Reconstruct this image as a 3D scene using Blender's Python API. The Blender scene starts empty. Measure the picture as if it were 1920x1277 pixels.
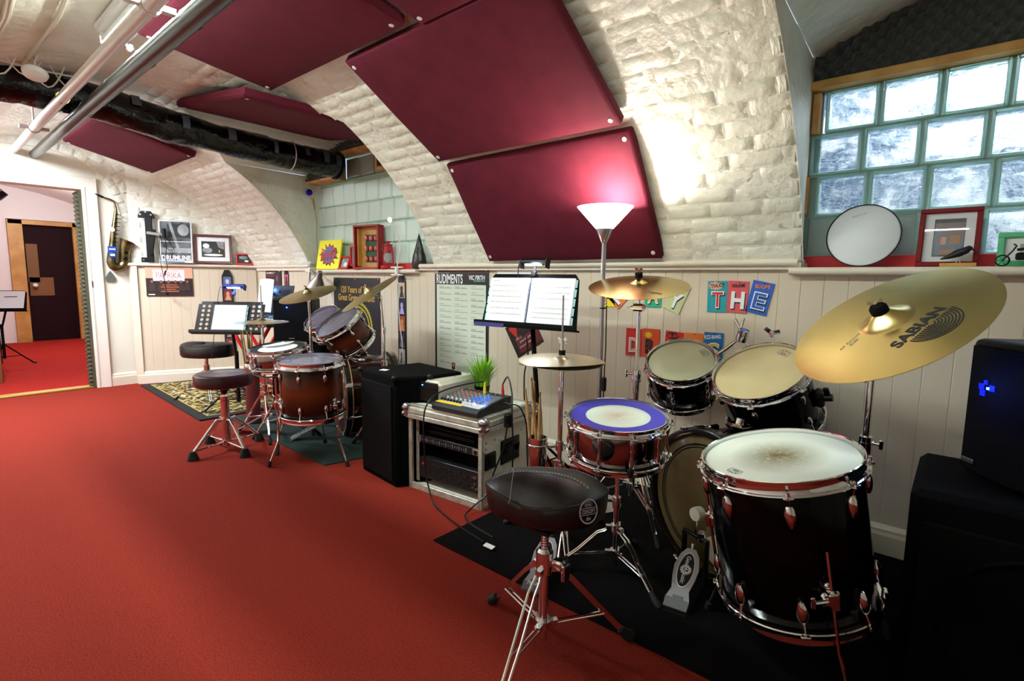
import bpy, math, random
from math import sin, cos, pi, sqrt, radians as rad, atan2, acos, hypot
from mathutils import Vector as V, Matrix as MX, noise
random.seed(7)
C = bpy.context.scene.collection
SC = bpy.context.scene

# ---------------------------------------------------------------- camera
cam_d = bpy.data.cameras.new('camera'); cam = bpy.data.objects.new('camera', cam_d); C.objects.link(cam)
cam_d.sensor_width = 36; cam_d.lens = 982.6/1920*36; cam_d.clip_start = .02
yaw, pitch, roll = .861014, .117263, .0120134
F = V((-cos(yaw)*cos(pitch), sin(yaw)*cos(pitch), -sin(pitch)))
R0 = F.cross(V((0, 0, 1))).normalized(); U0 = R0.cross(F)
Rr = R0*cos(roll)+U0*sin(roll); Ur = -R0*sin(roll)+U0*cos(roll)
cam.matrix_world = MX((( Rr.x, Ur.x, -F.x, 0), (Rr.y, Ur.y, -F.y, 0), (Rr.z, Ur.z, -F.z, 1.12), (0, 0, 0, 1)))
SC.camera = cam
# ---------------------------------------------------------------- light
SC.view_settings.view_transform = 'Standard'; SC.view_settings.look = 'None'
SC.view_settings.exposure = 0.46; SC.view_settings.gamma = 1; SC.view_settings.use_curve_mapping = False
TUBE = 420.0       # emission of the fluorescent tubes
world = bpy.data.worlds.new('sky'); SC.world = world; world.use_nodes = True
nt = world.node_tree; bg = nt.nodes['Background']
tc = nt.nodes.new('ShaderNodeTexCoord'); sp = nt.nodes.new('ShaderNodeSeparateXYZ'); rp = nt.nodes.new('ShaderNodeValToRGB')
nt.links.new(tc.outputs['Generated'], sp.inputs[0]); nt.links.new(sp.outputs['Z'], rp.inputs[0]); nt.links.new(rp.outputs[0], bg.inputs[0])
rp.color_ramp.elements[0].position = .0; rp.color_ramp.elements[0].color = (.05, .14, .36, 1)
rp.color_ramp.elements[1].position = .5; rp.color_ramp.elements[1].color = (.75, .88, 1, 1)
bg.inputs[1].default_value = 1.6

def area(name, loc, size, power, color=(1, 1, 1), rot=(0, 0, 0), sy=None):
    l = bpy.data.lights.new(name, 'AREA'); l.energy = power; l.color = color; l.size = size
    if sy: l.shape = 'RECTANGLE'; l.size_y = sy
    o = bpy.data.objects.new(name, l); o.location = loc; o.rotation_euler = rot; C.objects.link(o); return o
def point(name, loc, power, color=(1, 1, 1), r=.03):
    l = bpy.data.lights.new(name, 'POINT'); l.energy = power; l.color = color; l.shadow_soft_size = r
    o = bpy.data.objects.new(name, l); o.location = loc; C.objects.link(o); return o

# ---------------------------------------------------------------- materials
def lin(h):
    if not isinstance(h, str): return (*h[:3], 1)
    h = h.lstrip('#'); r = [int(h[i:i+2], 16)/255 for i in (0, 2, 4)]
    return (*[(c/12.92 if c <= .04045 else ((c+.055)/1.055)**2.4) for c in r], 1)
MATS = {}
def mat(name, col, rough=.5, metal=0, bump=None, var=None, emit=0, trans=0, coat=0, spec=None, ecol=None, ior=None, alpha=None):
    """bump=(scale,strength[,distance]); var=(colour2,scale,lo,hi)"""
    if name in MATS: return MATS[name]
    m = bpy.data.materials.new(name); m.use_nodes = True; n = m.node_tree; b = n.nodes['Principled BSDF']; MATS[name] = m
    b.inputs['Base Color'].default_value = lin(col); b.inputs['Roughness'].default_value = rough; b.inputs['Metallic'].default_value = metal
    b.inputs['Transmission Weight'].default_value = trans; b.inputs['Coat Weight'].default_value = coat
    if coat: b.inputs['Coat Roughness'].default_value = .05
    if spec is not None: b.inputs['Specular IOR Level'].default_value = spec
    if ior: b.inputs['IOR'].default_value = ior
    if alpha is not None: b.inputs['Alpha'].default_value = alpha
    if emit: b.inputs['Emission Color'].default_value = lin(ecol or col); b.inputs['Emission Strength'].default_value = emit
    if bump or var: t = n.nodes.new('ShaderNodeTexCoord')
    if var:
        x = n.nodes.new('ShaderNodeTexNoise'); x.inputs['Scale'].default_value = var[1]; x.inputs['Detail'].default_value = 6
        r = n.nodes.new('ShaderNodeValToRGB'); e = r.color_ramp.elements
        e[0].position = var[2] if len(var) > 2 else .35; e[1].position = var[3] if len(var) > 3 else .65
        e[0].color = lin(var[0]); e[1].color = lin(col)
        n.links.new(t.outputs['Object'], x.inputs['Vector']); n.links.new(x.outputs[0], r.inputs[0]); n.links.new(r.outputs[0], b.inputs['Base Color'])
    if bump:
        x = n.nodes.new('ShaderNodeTexNoise'); x.inputs['Scale'].default_value = bump[0]; x.inputs['Detail'].default_value = 8
        k = n.nodes.new('ShaderNodeBump'); k.inputs['Strength'].default_value = bump[1]; k.inputs['Distance'].default_value = bump[2] if len(bump) > 2 else .01
        n.links.new(t.outputs['Object'], x.inputs['Vector']); n.links.new(x.outputs[0], k.inputs['Height']); n.links.new(k.outputs[0], b.inputs['Normal'])
    return m
paint = mat('white_painted_brick', '#f0f0e4', .42, bump=(15, .7, .03), var=('#dcd6c2', 3, .3, .6))
paintb = mat('white_painted_brick_face', '#f3f4e8', .4, bump=(24, .6, .014), var=('#e2decb', 5, .3, .6))
smoothw = mat('smooth_white_wall', '#e8e6d8', .55, bump=(6, .1, .01))
dado = mat('cream_panel_paint', '#ddd0bc', .45, bump=(3, .05, .004), var=('#d3c5b0', 1.5, .3, .7))
trimm = mat('cream_trim_paint', '#e4dac8', .35)
doorw = mat('white_gloss_joinery', '#e4ded2', .3)
carpet = mat('red_carpet', '#9b3427', .95, bump=(420, .9, .006), var=('#762217', 190, .3, .62), spec=.1)
carpet2 = mat('red_carpet_far', '#b82c24', .95, bump=(420, .9, .006), var=('#a8241e', 120, .35, .62), spec=.1)
maroon = mat('maroon_fabric', '#5e192a', .85, bump=(300, .35, .002), var=('#561526', 8), spec=.2)
black = mat('black_plastic', '#08080a', .42, spec=.3)
matte = mat('black_matte', '#060607', .85, bump=(120, .3, .002), spec=.15)
tolex = mat('black_carpet_covering', '#050506', .95, bump=(200, .8, .004), spec=.08)
foam = mat('charcoal_foam', '#5c605e', .95, bump=(150, .5, .003), spec=.15)
chrome = mat('chrome', '#e8e8ec', .07, 1, bump=(14, .03, .004))
steel = mat('brushed_steel', '#b9b9bd', .28, 1)
alu = mat('aluminium_edge', '#c9c7be', .4, .45, var=('#a9a69c', 30))
blkshell = mat('black_lacquer', '#040405', .14, spec=.16)
brass = mat('cymbal_bronze', '#dcc684', .27, 1, var=('#c8b06c', 3))
brass2 = mat('cymbal_bronze_dull', '#c0ae78', .33, 1, var=('#a08e5c', 4))
brassw = mat('cymbal_bright', '#eee2c8', .3, 1, var=('#dccca8', 4))
pine = mat('pine_wood', '#dca964', .5, bump=(30, .15, .004), var=('#b2742f', 7))
wood = mat('light_wood', '#d8a85c', .5, var=('#c08c40', 9))
whitep = mat('white_plastic', '#e8e8e6', .35)
paper = mat('white_paper', '#eef0f2', .8)
ink = mat('black_ink', '#16161a', .7)
greyink = mat('grey_ink', '#6a6a6e', .8); faint = mat('faint_ink', '#a4a6ac', .8)
red = mat('red_gloss_paint', '#c01a1c', .3)
rubber = mat('black_rubber', '#0a0a0a', .75)
rubber_g = mat('worn_black_rubber', '#141414', .6)
vinyl = mat('black_vinyl', '#0e0e10', .38, bump=(90, .25, .002), spec=.55)
yellow = mat('yellow_plastic', '#e8c020', .4)
clearhead = None

# ---------------------------------------------------------------- mesh builder
WM = {}
class B:
    def __init__(s, M=None): s.v = []; s.f = []; s.M = M or MX.Identity(4)
    def add(s, vs, fs):
        k = len(s.v); s.v += [s.M @ V(p) for p in vs]; s.f += [[i+k for i in f] for f in fs]; return s
    def box(s, c, d, rot=None, bev=0):
        x, y, z = [a/2 for a in d]; c = V(c); b = min(bev, x*.9, y*.9, z*.9) if bev else 0
        if not b:
            vs = [V((i, j, k)) for i in (-x, x) for j in (-y, y) for k in (-z, z)]
            fs = [(0, 1, 3, 2), (4, 6, 7, 5), (0, 4, 5, 1), (2, 3, 7, 6), (0, 2, 6, 4), (1, 5, 7, 3)]
        else:
            vs = []; idx = {}
            for i in (-1, 1):
                for j in (-1, 1):
                    for k in (-1, 1):
                        for a in range(3):
                            p = [i*(x-b), j*(y-b), k*(z-b)]; p[a] = (i*x, j*y, k*z)[a]
                            idx[i, j, k, a] = len(vs); vs.append(V(p))
            fs = []
            for a in range(3):
                o = [q for q in range(3) if q != a]
                for sg in (-1, 1):
                    loop = []
                    for u, w in ((-1, -1), (1, -1), (1, 1), (-1, 1)):
                        t = [0, 0, 0]; t[a] = sg; t[o[0]] = u; t[o[1]] = w; loop.append(idx[(*t, a)])
                    fs.append(loop)
                for u in (-1, 1):
                    for w in (-1, 1):
                        t1 = [0]*3; t1[a] = -1; t1[o[0]] = u; t1[o[1]] = w; t2 = list(t1); t2[a] = 1
                        fs.append([idx[(*t1, o[0])], idx[(*t2, o[0])], idx[(*t2, o[1])], idx[(*t1, o[1])]])
            for i in (-1, 1):
                for j in (-1, 1):
                    for k in (-1, 1): fs.append([idx[i, j, k, 0], idx[i, j, k, 1], idx[i, j, k, 2]])
        if rot is not None: vs = [rot @ p for p in vs]
        return s.add([p+c for p in vs], fs)
    def cyl(s, p0, p1, r0, r1=None, n=12, caps=True):
        p0 = V(p0); p1 = V(p1); r1 = r0 if r1 is None else r1; d = (p1-p0)
        a = d.orthogonal().normalized(); b = d.normalized().cross(a); vs = []
        for p, r in ((p0, r0), (p1, r1)):
            vs += [p+(a*cos(2*pi*i/n)+b*sin(2*pi*i/n))*r for i in range(n)]
        fs = [(i, (i+1) % n, n+(i+1) % n, n+i) for i in range(n)]
        if caps: fs += [tuple(range(n))[::-1], tuple(range(n, 2*n))]
        return s.add(vs, fs)
    def tube(s, pts, r, n=8, closed=False, flat=1):
        pts = [V(p) for p in pts]; m = len(pts); rs = r if isinstance(r, (list, tuple)) else [r]*m
        vs = []; a = None
        for i, p in enumerate(pts):
            t = (pts[(i+1) % m]-pts[i-1]) if closed else (pts[min(i+1, m-1)]-pts[max(i-1, 0)])
            t.normalize()
            a = t.orthogonal().normalized() if a is None else (a-t*a.dot(t)).normalized()
            b = t.cross(a)
            vs += [p+(a*cos(2*pi*j/n)+b*flat*sin(2*pi*j/n))*rs[i] for j in range(n)]
        fs = [(i*n+j, i*n+(j+1) % n, ((i+1) % m)*n+(j+1) % n, ((i+1) % m)*n+j) for i in range(m if closed else m-1) for j in range(n)]
        if not closed: fs += [tuple(range(n))[::-1], tuple(range((m-1)*n, m*n))]
        return s.add(vs, fs)
    def lathe(s, prof, n=32, M=None, a0=0, a1=2*pi):
        M = M or MX.Identity(4); vs = []; full = abs(a1-a0-2*pi) < 1e-6; m = n if full else n+1
        for r, z in prof:
            vs += [M @ V((r*cos(a0+(a1-a0)*i/n), r*sin(a0+(a1-a0)*i/n), z)) for i in range(m)]
        k = len(prof); fs = []
        for j in range(k-1):
            for i in range(n):
                i2 = (i+1) % m; fs.append((j*m+i, j*m+i2, (j+1)*m+i2, (j+1)*m+i))
        return s.add(vs, fs)
    def sph(s, c, r, n=12, sc=(1, 1, 1), M=None):
        pr = [(max(1e-5, r*sin(pi*i/(n//2+2))), -r*cos(pi*i/(n//2+2))) for i in range(n//2+3)]
        T = MX.Translation(V(c)) @ (M or MX.Identity(4)) @ MX.Diagonal((*sc, 1)); return s.lathe(pr, n, T)
    def prism(s, pts, z0, z1):
        n = len(pts); vs = [V((x, y, z0)) for x, y in pts]+[V((x, y, z1)) for x, y in pts]
        return s.add(vs, [tuple(range(n))[::-1], tuple(range(n, 2*n))]+[(i, (i+1) % n, n+(i+1) % n, n+i) for i in range(n)])
    def disc(s, r, z, n=40):
        return s.add([V((r*cos(2*pi*i/n), r*sin(2*pi*i/n), z)) for i in range(n)], [tuple(range(n))])
    def grid(s, nx, ny, fn):
        return s.add([fn(i/nx, j/ny) for j in range(ny+1) for i in range(nx+1)],
                     [(j*(nx+1)+i, j*(nx+1)+i+1, (j+1)*(nx+1)+i+1, (j+1)*(nx+1)+i) for j in range(ny) for i in range(nx)])
    def mesh(s, name, m, inv=None, sharp=.7):
        me = bpy.data.meshes.new(name); vs = [inv @ p for p in s.v] if inv else s.v
        me.from_pydata([tuple(p) for p in vs], [], s.f); me.materials.append(m)
        me.shade_smooth(); me.set_sharp_from_angle(angle=sharp); me.update(); return me
    def build(s, name, m, parent=None, w=False, label=None, sharp=.7):
        """w: vertices are in world space; otherwise in the parent's"""
        inv = WM[parent.name].inverted() if (w and parent) else None
        o = bpy.data.objects.new(name, s.mesh(name, m, inv, sharp)); C.objects.link(o)
        if parent: o.parent = parent; WM[o.name] = WM[parent.name]
        else: WM[o.name] = MX.Identity(4)
        if label: o['label'] = label
        return o
def tag(o, label, cat, group=None):
    o['label'] = label; o['category'] = cat
    if group: o['group'] = group
    return o
def struct(o): o['kind'] = 'structure'; return o
def frame(loc, n=(0, 0, 1), spin=0, x=None):
    z = V(n).normalized()
    if x is None: x = V((1, 0, 0)) if abs(z.x) < .9 else V((0, 1, 0))
    x = V(x); x = (x-z*x.dot(z)).normalized(); y = z.cross(x)
    return MX.Translation(V(loc)) @ MX(((x.x, y.x, z.x, 0), (x.y, y.y, z.y, 0), (x.z, y.z, z.z, 0), (0, 0, 0, 1))) @ MX.Rotation(spin, 4, 'Z')
def thing(name, label, cat, M=None, group=None, loc=None):
    o = bpy.data.objects.new(name, None); C.objects.link(o); o.empty_display_size = .05
    if M is None: M = MX.Translation(V(loc or (0, 0, 0)))
    o.matrix_basis = M; WM[o.name] = M.copy(); return tag(o, label, cat, group)
def kids(o): return [c for c in C.objects if c.parent == o]
def copytree(o, parent=None, M=None, label=None):
    c = o.copy(); C.objects.link(c); c.parent = parent
    if M is not None: c.matrix_basis = M
    if label: c['label'] = label
    WM[c.name] = (M if M is not None else WM[o.name]).copy()
    for k in kids(o): copytree(k, c)
    return c
def textmesh(txt, size=1, width=None, height=None, ext=0, align='CENTER', bold=0, shear=0, n=None):
    cu = bpy.data.curves.new('t', 'FONT'); cu.body = txt; cu.size = size; cu.align_x = align; cu.align_y = 'CENTER'; cu.offset = bold; cu.shear = shear; cu.extrude = ext; cu.resolution_u = 3
    o = bpy.data.objects.new('t', cu); me = bpy.data.meshes.new_from_object(o)
    vs = [v.co.copy() for v in me.vertices]; fs = [list(p.vertices) for p in me.polygons]
    bpy.data.objects.remove(o); bpy.data.curves.remove(cu); bpy.data.meshes.remove(me)
    if not vs: return [], []
    x0 = min(v.x for v in vs); x1 = max(v.x for v in vs); y0 = min(v.y for v in vs); y1 = max(v.y for v in vs)
    sx = width/(x1-x0) if width else 1; sy = height/(y1-y0) if height else (sx if width else 1)
    if height and not width: sx = sy
    cx = (x0+x1)/2 if align == 'CENTER' else x0
    return [V(((v.x-cx)*sx, (v.y-(y0+y1)/2)*sy, v.z)) for v in vs], fs
class Sheet:
    """flat printed thing: x right, y up, z out of the sheet"""
    def __init__(s, name, label, cat, M, w, h, m, t=.003, group=None, part='sheet', border=None):
        s.o = thing(name, label, cat, M, group); s.L = {}; s.z = t; s.w = w; s.h = h
        B().box((0, 0, t/2), (w, h, t)).build(part, m, s.o)
    def g(s, m, name='print'):
        s.z += .00035
        k = (m.name, name) if name != 'lettering' else (m.name, name, len(s.L))
        if k not in s.L: s.L[k] = (B(), m)
        return s.L[k][0]
    def rect(s, m, x, y, w, h, a=0, name='print'):
        b = s.g(m, name); c, q = cos(a), sin(a)
        b.add([(x+i*w/2*c-j*h/2*q, y+i*w/2*q+j*h/2*c, s.z) for i, j in ((-1, -1), (1, -1), (1, 1), (-1, 1))], [(0, 1, 2, 3)]); return s
    def rects(s, m, L, name='print'):
        b = s.g(m, name)
        for x, y, w, h in L: b.add([(x+i*w/2, y+j*h/2, s.z) for i, j in ((-1, -1), (1, -1), (1, 1), (-1, 1))], [(0, 1, 2, 3)])
        return s
    def poly(s, m, pts, name='print'):
        s.g(m, name).add([(x, y, s.z) for x, y in pts], [tuple(range(len(pts)))]); return s
    def oval(s, m, x, y, rx, ry, a=0, name='print', n=20):
        return s.poly(m, [(x+rx*cos(t)*cos(a)-ry*sin(t)*sin(a), y+rx*cos(t)*sin(a)+ry*sin(t)*cos(a)) for t in [2*pi*i/n for i in range(n)]], name)
    def star(s, m, x, y, rx, ry, n=10, k=.6, a=0, name='print'):
        b = s.g(m, name); vs = [(x, y, s.z)]
        for i in range(2*n):
            q = 1 if i % 2 == 0 else k; q *= 1+.13*sin(i*2.7); vs.append((x+rx*q*cos(a+pi*i/n), y+ry*q*sin(a+pi*i/n), s.z))
        b.add(vs, [(0, i+1, (i+1) % (2*n)+1) for i in range(2*n)]); return s
    def text(s, m, txt, x, y, w=None, h=None, a=0, bold=0, shear=0, name='lettering'):
        vs, fs = textmesh(txt, 1, w, h, bold=bold, shear=shear); b = s.g(m, name); c, q = cos(a), sin(a)
        b.add([(x+v.x*c-v.y*q, y+v.x*q+v.y*c, s.z) for v in vs], fs); return s
    def done(s):
        for k, (b, m) in s.L.items(): b.build(k[1], m, s.o)
        return s.o
# ================================================================ ROOM
YC, ZC, RV = .912, .54, 1.77
XE, XN = -6.4, 2.4                    # end wall, near end
TH = rad(67.6)
def vpt(x, th, r=RV): return V((x, YC+r*sin(th), ZC+r*cos(th)))
LUN = [(-3.835, .89, 2.05, 2.283), (.345, .885, 2.085, 2.298)]      # centre, half width, springing, crown
YW = (2.68, 2.72)
def soffit(k, x):
    xc, hw, z0, z1 = LUN[k]; rise = z1-z0; R = (hw*hw+rise*rise)/(2*rise); d = min(abs(x-xc), hw)
    return min(z1-(R-sqrt(R*R-d*d)), 2.302)
def thb(k, x): return acos(min(1, (soffit(k, x)-ZC)/RV))
ceil = B(); N = 64
cols = []
def addcol(x, tmax): cols.append((x, tmax))
x = XE-.1; 
for k in (0, 1):
    xc, hw, z0, z1 = LUN[k]
    n = 6
    xa = cols[-1][0] if cols else x
    for i in range(n+1): addcol(xa+(xc-hw-xa)*i/n, TH)
    for i in range(25):
        xx = xc-hw+2*hw*i/24; addcol(xx, thb(k, xx))
addcol(LUN[1][0]+LUN[1][1], TH); addcol(XN, TH)
vs = []; fs = []
for (x, tm) in cols: vs += [vpt(x, -TH+(tm+TH)*j/N) for j in range(N+1)]
for i in range(len(cols)-1):
    if abs(cols[i][0]-cols[i+1][0]) < 1e-6: continue
    for j in range(N): a = i*(N+1)+j; fs.append((a, a+1, a+N+2, a+N+1))
ceil.add(vs, fs)
SPL = (1.03, 1.035)
for k in (0, 1):
    xc, hw, z0, z1 = LUN[k]
    for sgn in (-1, 1):                                        # jambs
        xe = xc+sgn*hw; t0 = thb(k, xe); n = 14; vs = []
        for i in range(n+1):
            p = vpt(xe, t0+(TH-t0)*i/n); vs += [p, V((xc+sgn*hw*SPL[k]*1.02, YW[k]+.03, p.z))]
        vs += [V((xe, 2.56, 1.15)), V((xc+sgn*hw*SPL[k]*1.02, YW[k]+.03, 1.15))]
        ceil.add(vs, [(2*i, 2*i+1, 2*i+3, 2*i+2) for i in range(n+1)])
    vs = []                                                    # soffit
    for i in range(25):
        x = xc-hw+2*hw*i/24; vs += [vpt(x, thb(k, x)), V((xc+(x-xc)*SPL[k]*1.02, YW[k]+.03, soffit(k, x)+.005))]
    ceil.add(vs, [(2*i, 2*i+1, 2*i+3, 2*i+2) for i in range(24)])
ceiling = struct(ceil.build('ceiling', paint, sharp=.5))

# bricks: a few shared lumpy meshes
def brick_mesh(seed, L=.211, Hh=.0695, T=.0010):
    r = random.Random(seed); b = B(); nx, ny = 6, 3; o = V((seed*7.3, seed*3.1, 0))
    def f(u, v):
        x = (u-.5)*L; y = (v-.5)*Hh; e = min(u, 1-u)*L; g = min(v, 1-v)*Hh; k = min(1, min(e, g)/.0045)
        z = -.003+(T+.003+.0022*noise.noise(V((x*14, y*22, 0))+o)*2)*sqrt(k) if k < 1 else T+.003*noise.noise(V((x*14, y*22, 0))+o)
        return V((x+.003*noise.noise(V((x*20, y*20, 5))+o), y+.003*noise.noise(V((x*20, y*20, 9))+o), z))
    def warp(t, m):                                            # more rows near the rim
        return t
    us = [0, .022, .2, .5, .8, .978, 1]; vv = [0, .065, .5, .935, 1]
    b.add([f(u, v) for v in vv for u in us], [(j*7+i, j*7+i+1, (j+1)*7+i+1, (j+1)*7+i) for j in range(4) for i in range(6)])
    return b
BR = [brick_mesh(i).mesh('brick', paintb, sharp=1.2) for i in range(8)]
BRv = [[v.co.copy() for v in m.vertices] for m in BR]; BRf = [[list(p.vertices) for p in m.polygons] for m in BR]
def lay(parent, spots, stuffname='brickwork', lim=300):
    """spots: (matrix, x scale), nearest first become single bricks"""
    st = B(); cpos = V((0, 0, 1.12))
    spots.sort(key=lambda s: (s[0].translation-cpos).length)
    spots = [s for s in spots if s[2]]+[s for s in spots if not s[2]]
    for i, (M, sx, vis) in enumerate(spots):
        k = random.randrange(8); M = M @ MX.Translation((0, 0, random.uniform(-.0015, .0012))) @ MX.Rotation(random.uniform(-.03, .03), 4, 'Z') @ MX.Diagonal((sx, 1, 1, 1))
        if i < lim and vis:
            o = bpy.data.objects.new('brick', BR[k]); C.objects.link(o); o.parent = parent; o.matrix_basis = M
        else: st.add([M @ v for v in BRv[k]], BRf[k])
    if st.v:
        o = st.build(stuffname, paintb, parent, sharp=1.2); o['kind'] = 'stuff'
spots = []
CH = .0715; BL = .215
for r in range(26):
    s = TH*RV-.035-r*CH; th = s/RV
    if th < rad(4): break
    M0 = MX(((1, 0, 0, 0), (0, -cos(th), -sin(th), 0), (0, sin(th), -cos(th), 0), (0, 0, 0, 1)))
    for k, (xa, xb) in enumerate(((-6.36, -4.725), (-2.945, -.54), (1.24, 2.3))):
        if th < rad(36):                                       # above the springing of the lunettes the courses follow their arches
            zz = ZC+RV*cos(th)
            def edge(kk, sg):
                xc, hw, z0, z1 = LUN[kk]
                for i in range(60):
                    xx = xc+sg*hw*(1-i/60)
                    if soffit(kk, xx) >= zz: return xx
                return xc
            xa = XE if k == 0 else edge(k-1, 1); xb = edge(k, -1) if k < 2 else 2.3
        n = int((xb-xa)/BL); off = (r % 2)*BL/2
        x = xa
        while x < xb-.03:
            L = BL if x > xa else BL-off*.999
            if L < .02: L = BL
            x2 = min(x+L, xb); 
            if x2-x > .04: spots.append((MX.Translation(vpt((x+x2)/2, th)) @ M0, (x2-x-.006)/.211, k < 2 and th > rad(18)))
            x = x2
lay(ceiling, spots)

# floor
fl = B(); fl.add([(-6.55, -.9, 0), (XN, -.9, 0), (XN, 2.75, 0), (-6.55, 2.75, 0)], [(0, 1, 2, 3)])
floor = struct(fl.build('floor', carpet))
fl = B(); fl.add([(-11.7, -1.5, .002), (-6.54, -1.5, .002), (-6.54, 3, .002), (-11.7, 3, .002)], [(0, 1, 2, 3)])
struct(fl.build('floor_far', carpet2))
struct(B().box((-6.5, .6, .008), (.12, 1.3, .016), bev=.004).build('trim_1', mat('brass_threshold', '#b89a48', .4, .6)))
# right wall: slab + tongue and groove boards
wr = struct(B().box((-2, 2.69, .59), (9.2, .18, 1.18)).build('wall_right', dado))
def board_mesh(w, h):
    b = B(); g = .003; pr = [(-w/2, .004), (-w/2, .0095), (-w/2+g, .012), (w/2-g, .012), (w/2, .0095), (w/2, .004)]
    pr = [(x, -z) for x, z in pr]; n = len(pr)
    b.add([V((x, y, z)) for z in (0, h) for x, y in pr], [(i, i+1, n+i+1, n+i) for i in range(n-1)]); return b.mesh('board', dado, sharp=.3)
bm_ = board_mesh(.09, 1.06)
for i in range(93):
    o = bpy.data.objects.new('board', bm_); C.objects.link(o); o.parent = wr; o.location = (-5.95+.09*(i+.5), 2.6, .12)
# skirting
sk = B(); pr = [(0, 0), (-.024, 0), (-.024, .085), (-.018, .098), (-.018, .108), (-.008, .122), (0, .125)]
def moulding(pr, p0, p1, nrm):
    b = B(); p0 = V(p0); p1 = V(p1); nn = V(nrm); n = len(pr)
    b.add([p-nn*a+V((0, 0, z)) for p in (p0, p1) for a, z in pr], [(i, i+1, n+i+1, n+i) for i in range(n-1)]+[tuple(range(n)), tuple(range(n, 2*n))[::-1]]); return b
struct(moulding(pr, (-5.95, 2.588, 0), (XN, 2.588, 0), (0, -1, 0)).build('baseboard_right', trimm, sharp=.3))
# rails with a rounded nose
def rail(name, p0, p1, nrm, z, dep=.16, r=.016):
    p = [(-dep, -r)]+[(.0+r*cos(t), r*sin(t)) for t in [-pi/2+pi*i/8 for i in range(9)]]+[(-dep, r)]
    return struct(moulding([(-a, zz) for a, zz in p], (p0[0], p0[1], z), (p1[0], p1[1], z), nrm).build(name, trimm, sharp=1.2))
rail('trim_2', (-3.11, 2.552), (-.56, 2.552), (0, -1, 0), 1.206)
rail('trim_3', (-4.79, 2.548), (-3.145, 2.548), (0, -1, 0), 1.168, .2)
rail('trim_4', (-.592, 2.548), (XN, 2.548), (0, -1, 0), 1.168, .2)
rail('trim_5', (-5.975, 2.555), (-4.76, 2.555), (0, -1, 0), 1.218)
struct(B().box((-5.3, 2.63, 1.19), (1.2, .14, .03)).box((-1.85, 2.63, 1.19), (2.6, .14, .03)).build('trim_6', trimm))
# end wall, splayed panelled corner
A0 = V((-6.4, 1.54, 0)); DV = V((.391, .920, 0)).normalized(); NV = V((DV.y, -DV.x, 0))
def cp(s, z, off=0): return A0+DV*s+NV*off+V((0, 0, z))
CM = lambda s, z, off=0: MX.Translation(cp(s, z, off)) @ MX(((DV.x, 0, NV.x, 0), (DV.y, 0, NV.y, 0), (0, 1, 0, 0), (0, 0, 0, 1)))
we = B(); we.add([cp(-.02, 0, .02), cp(1.2, 0, .02), cp(1.2, 1.2, .02), cp(-.02, 1.2, .02)], [(0, 1, 2, 3)])
wall_c = struct(we.build('wall_right_back', dado))
for i in range(12):
    o = bpy.data.objects.new('board', bm_); C.objects.link(o); o.parent = wall_c
    o.matrix_basis = MX.Translation(cp(.05+.09*(i+.5), .12, .022)) @ MX(((DV.x, -NV.x, 0, 0), (DV.y, -NV.y, 0, 0), (0, 0, 1, 0), (0, 0, 0, 1)))
struct(moulding(pr, cp(0, 0, .034), cp(1.13, 0, .034), NV).build('baseboard_right_back', trimm, sharp=.3))
struct(B().box(cp(.025, .6, .03), (.05, .05, 1.2), MX.Rotation(atan2(DV.y, DV.x), 3, 'Z')).build('trim_7', trimm))
rail('trim_8', cp(-.03, 0, .05), cp(1.165, 0, .05), NV, 1.218, .2)
we = B(); we.add([cp(-.0, 1.2, 0), cp(1.3, 1.2, 0), cp(1.3, 2.5, 0), cp(-.0, 2.5, 0)], [(0, 1, 2, 3)])
wall_u = struct(we.build('wall_right_upper', paint))
spots = []
Rm = MX(((DV.x, 0, NV.x, 0), (DV.y, 0, NV.y, 0), (0, 1, 0, 0), (0, 0, 0, 1)))
for r in range(15):
    z = 1.255+r*CH
    s = .0-(r % 2)*.107
    while s < 1.15:
        a, e = max(s, .0), min(s+BL, 1.15); s += BL; m = (a+e)/2; p = cp(m, z, 0)
        if e-a < .05: continue
        zv = ZC+sqrt(max(0, RV*RV-(p.y-YC)**2))
        if z < zv-.02: spots.append((MX.Translation(p) @ Rm, (e-a-.006)/.211, True))
lay(wall_u, spots)
# end wall above and around the door, with the shallow arched recess
XI = -6.43
ARC = [(-.05, 2.0), (.15, 2.12), (.4, 2.2), (.66, 2.235), (.94, 2.25), (1.15, 2.2), (1.31, 2.09), (1.4, 1.95), (1.455, 1.8), (1.5, 1.62), (1.53, 1.45), (1.545, 1.2)]
we = B(); n = len(ARC)
out = [(y, 2.6) if y < 1.3 else (1.56, z+.3 if z < 2 else 2.6) for y, z in ARC]
we.add([V((XE, y, z)) for y, z in ARC]+[V((XE, y, z)) for y, z in out]+[V((XI, y, z)) for y, z in ARC],
       [(i, i+1, n+i+1, n+i) for i in range(n-1)]+[(i+1, i, 2*n+i, 2*n+i+1) for i in range(n-1)])
we.add([(XE, -.9, 0), (XE, -.05, 0), (XE, -.05, 2.6), (XE, -.9, 2.6)], [(0, 1, 2, 3)])
wall_e = struct(we.build('wall_back', paint, sharp=.4))
spots = []
Re = MX(((0, 0, 1, 0), (1, 0, 0, 0), (0, 1, 0, 0), (0, 0, 0, 1)))
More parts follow.
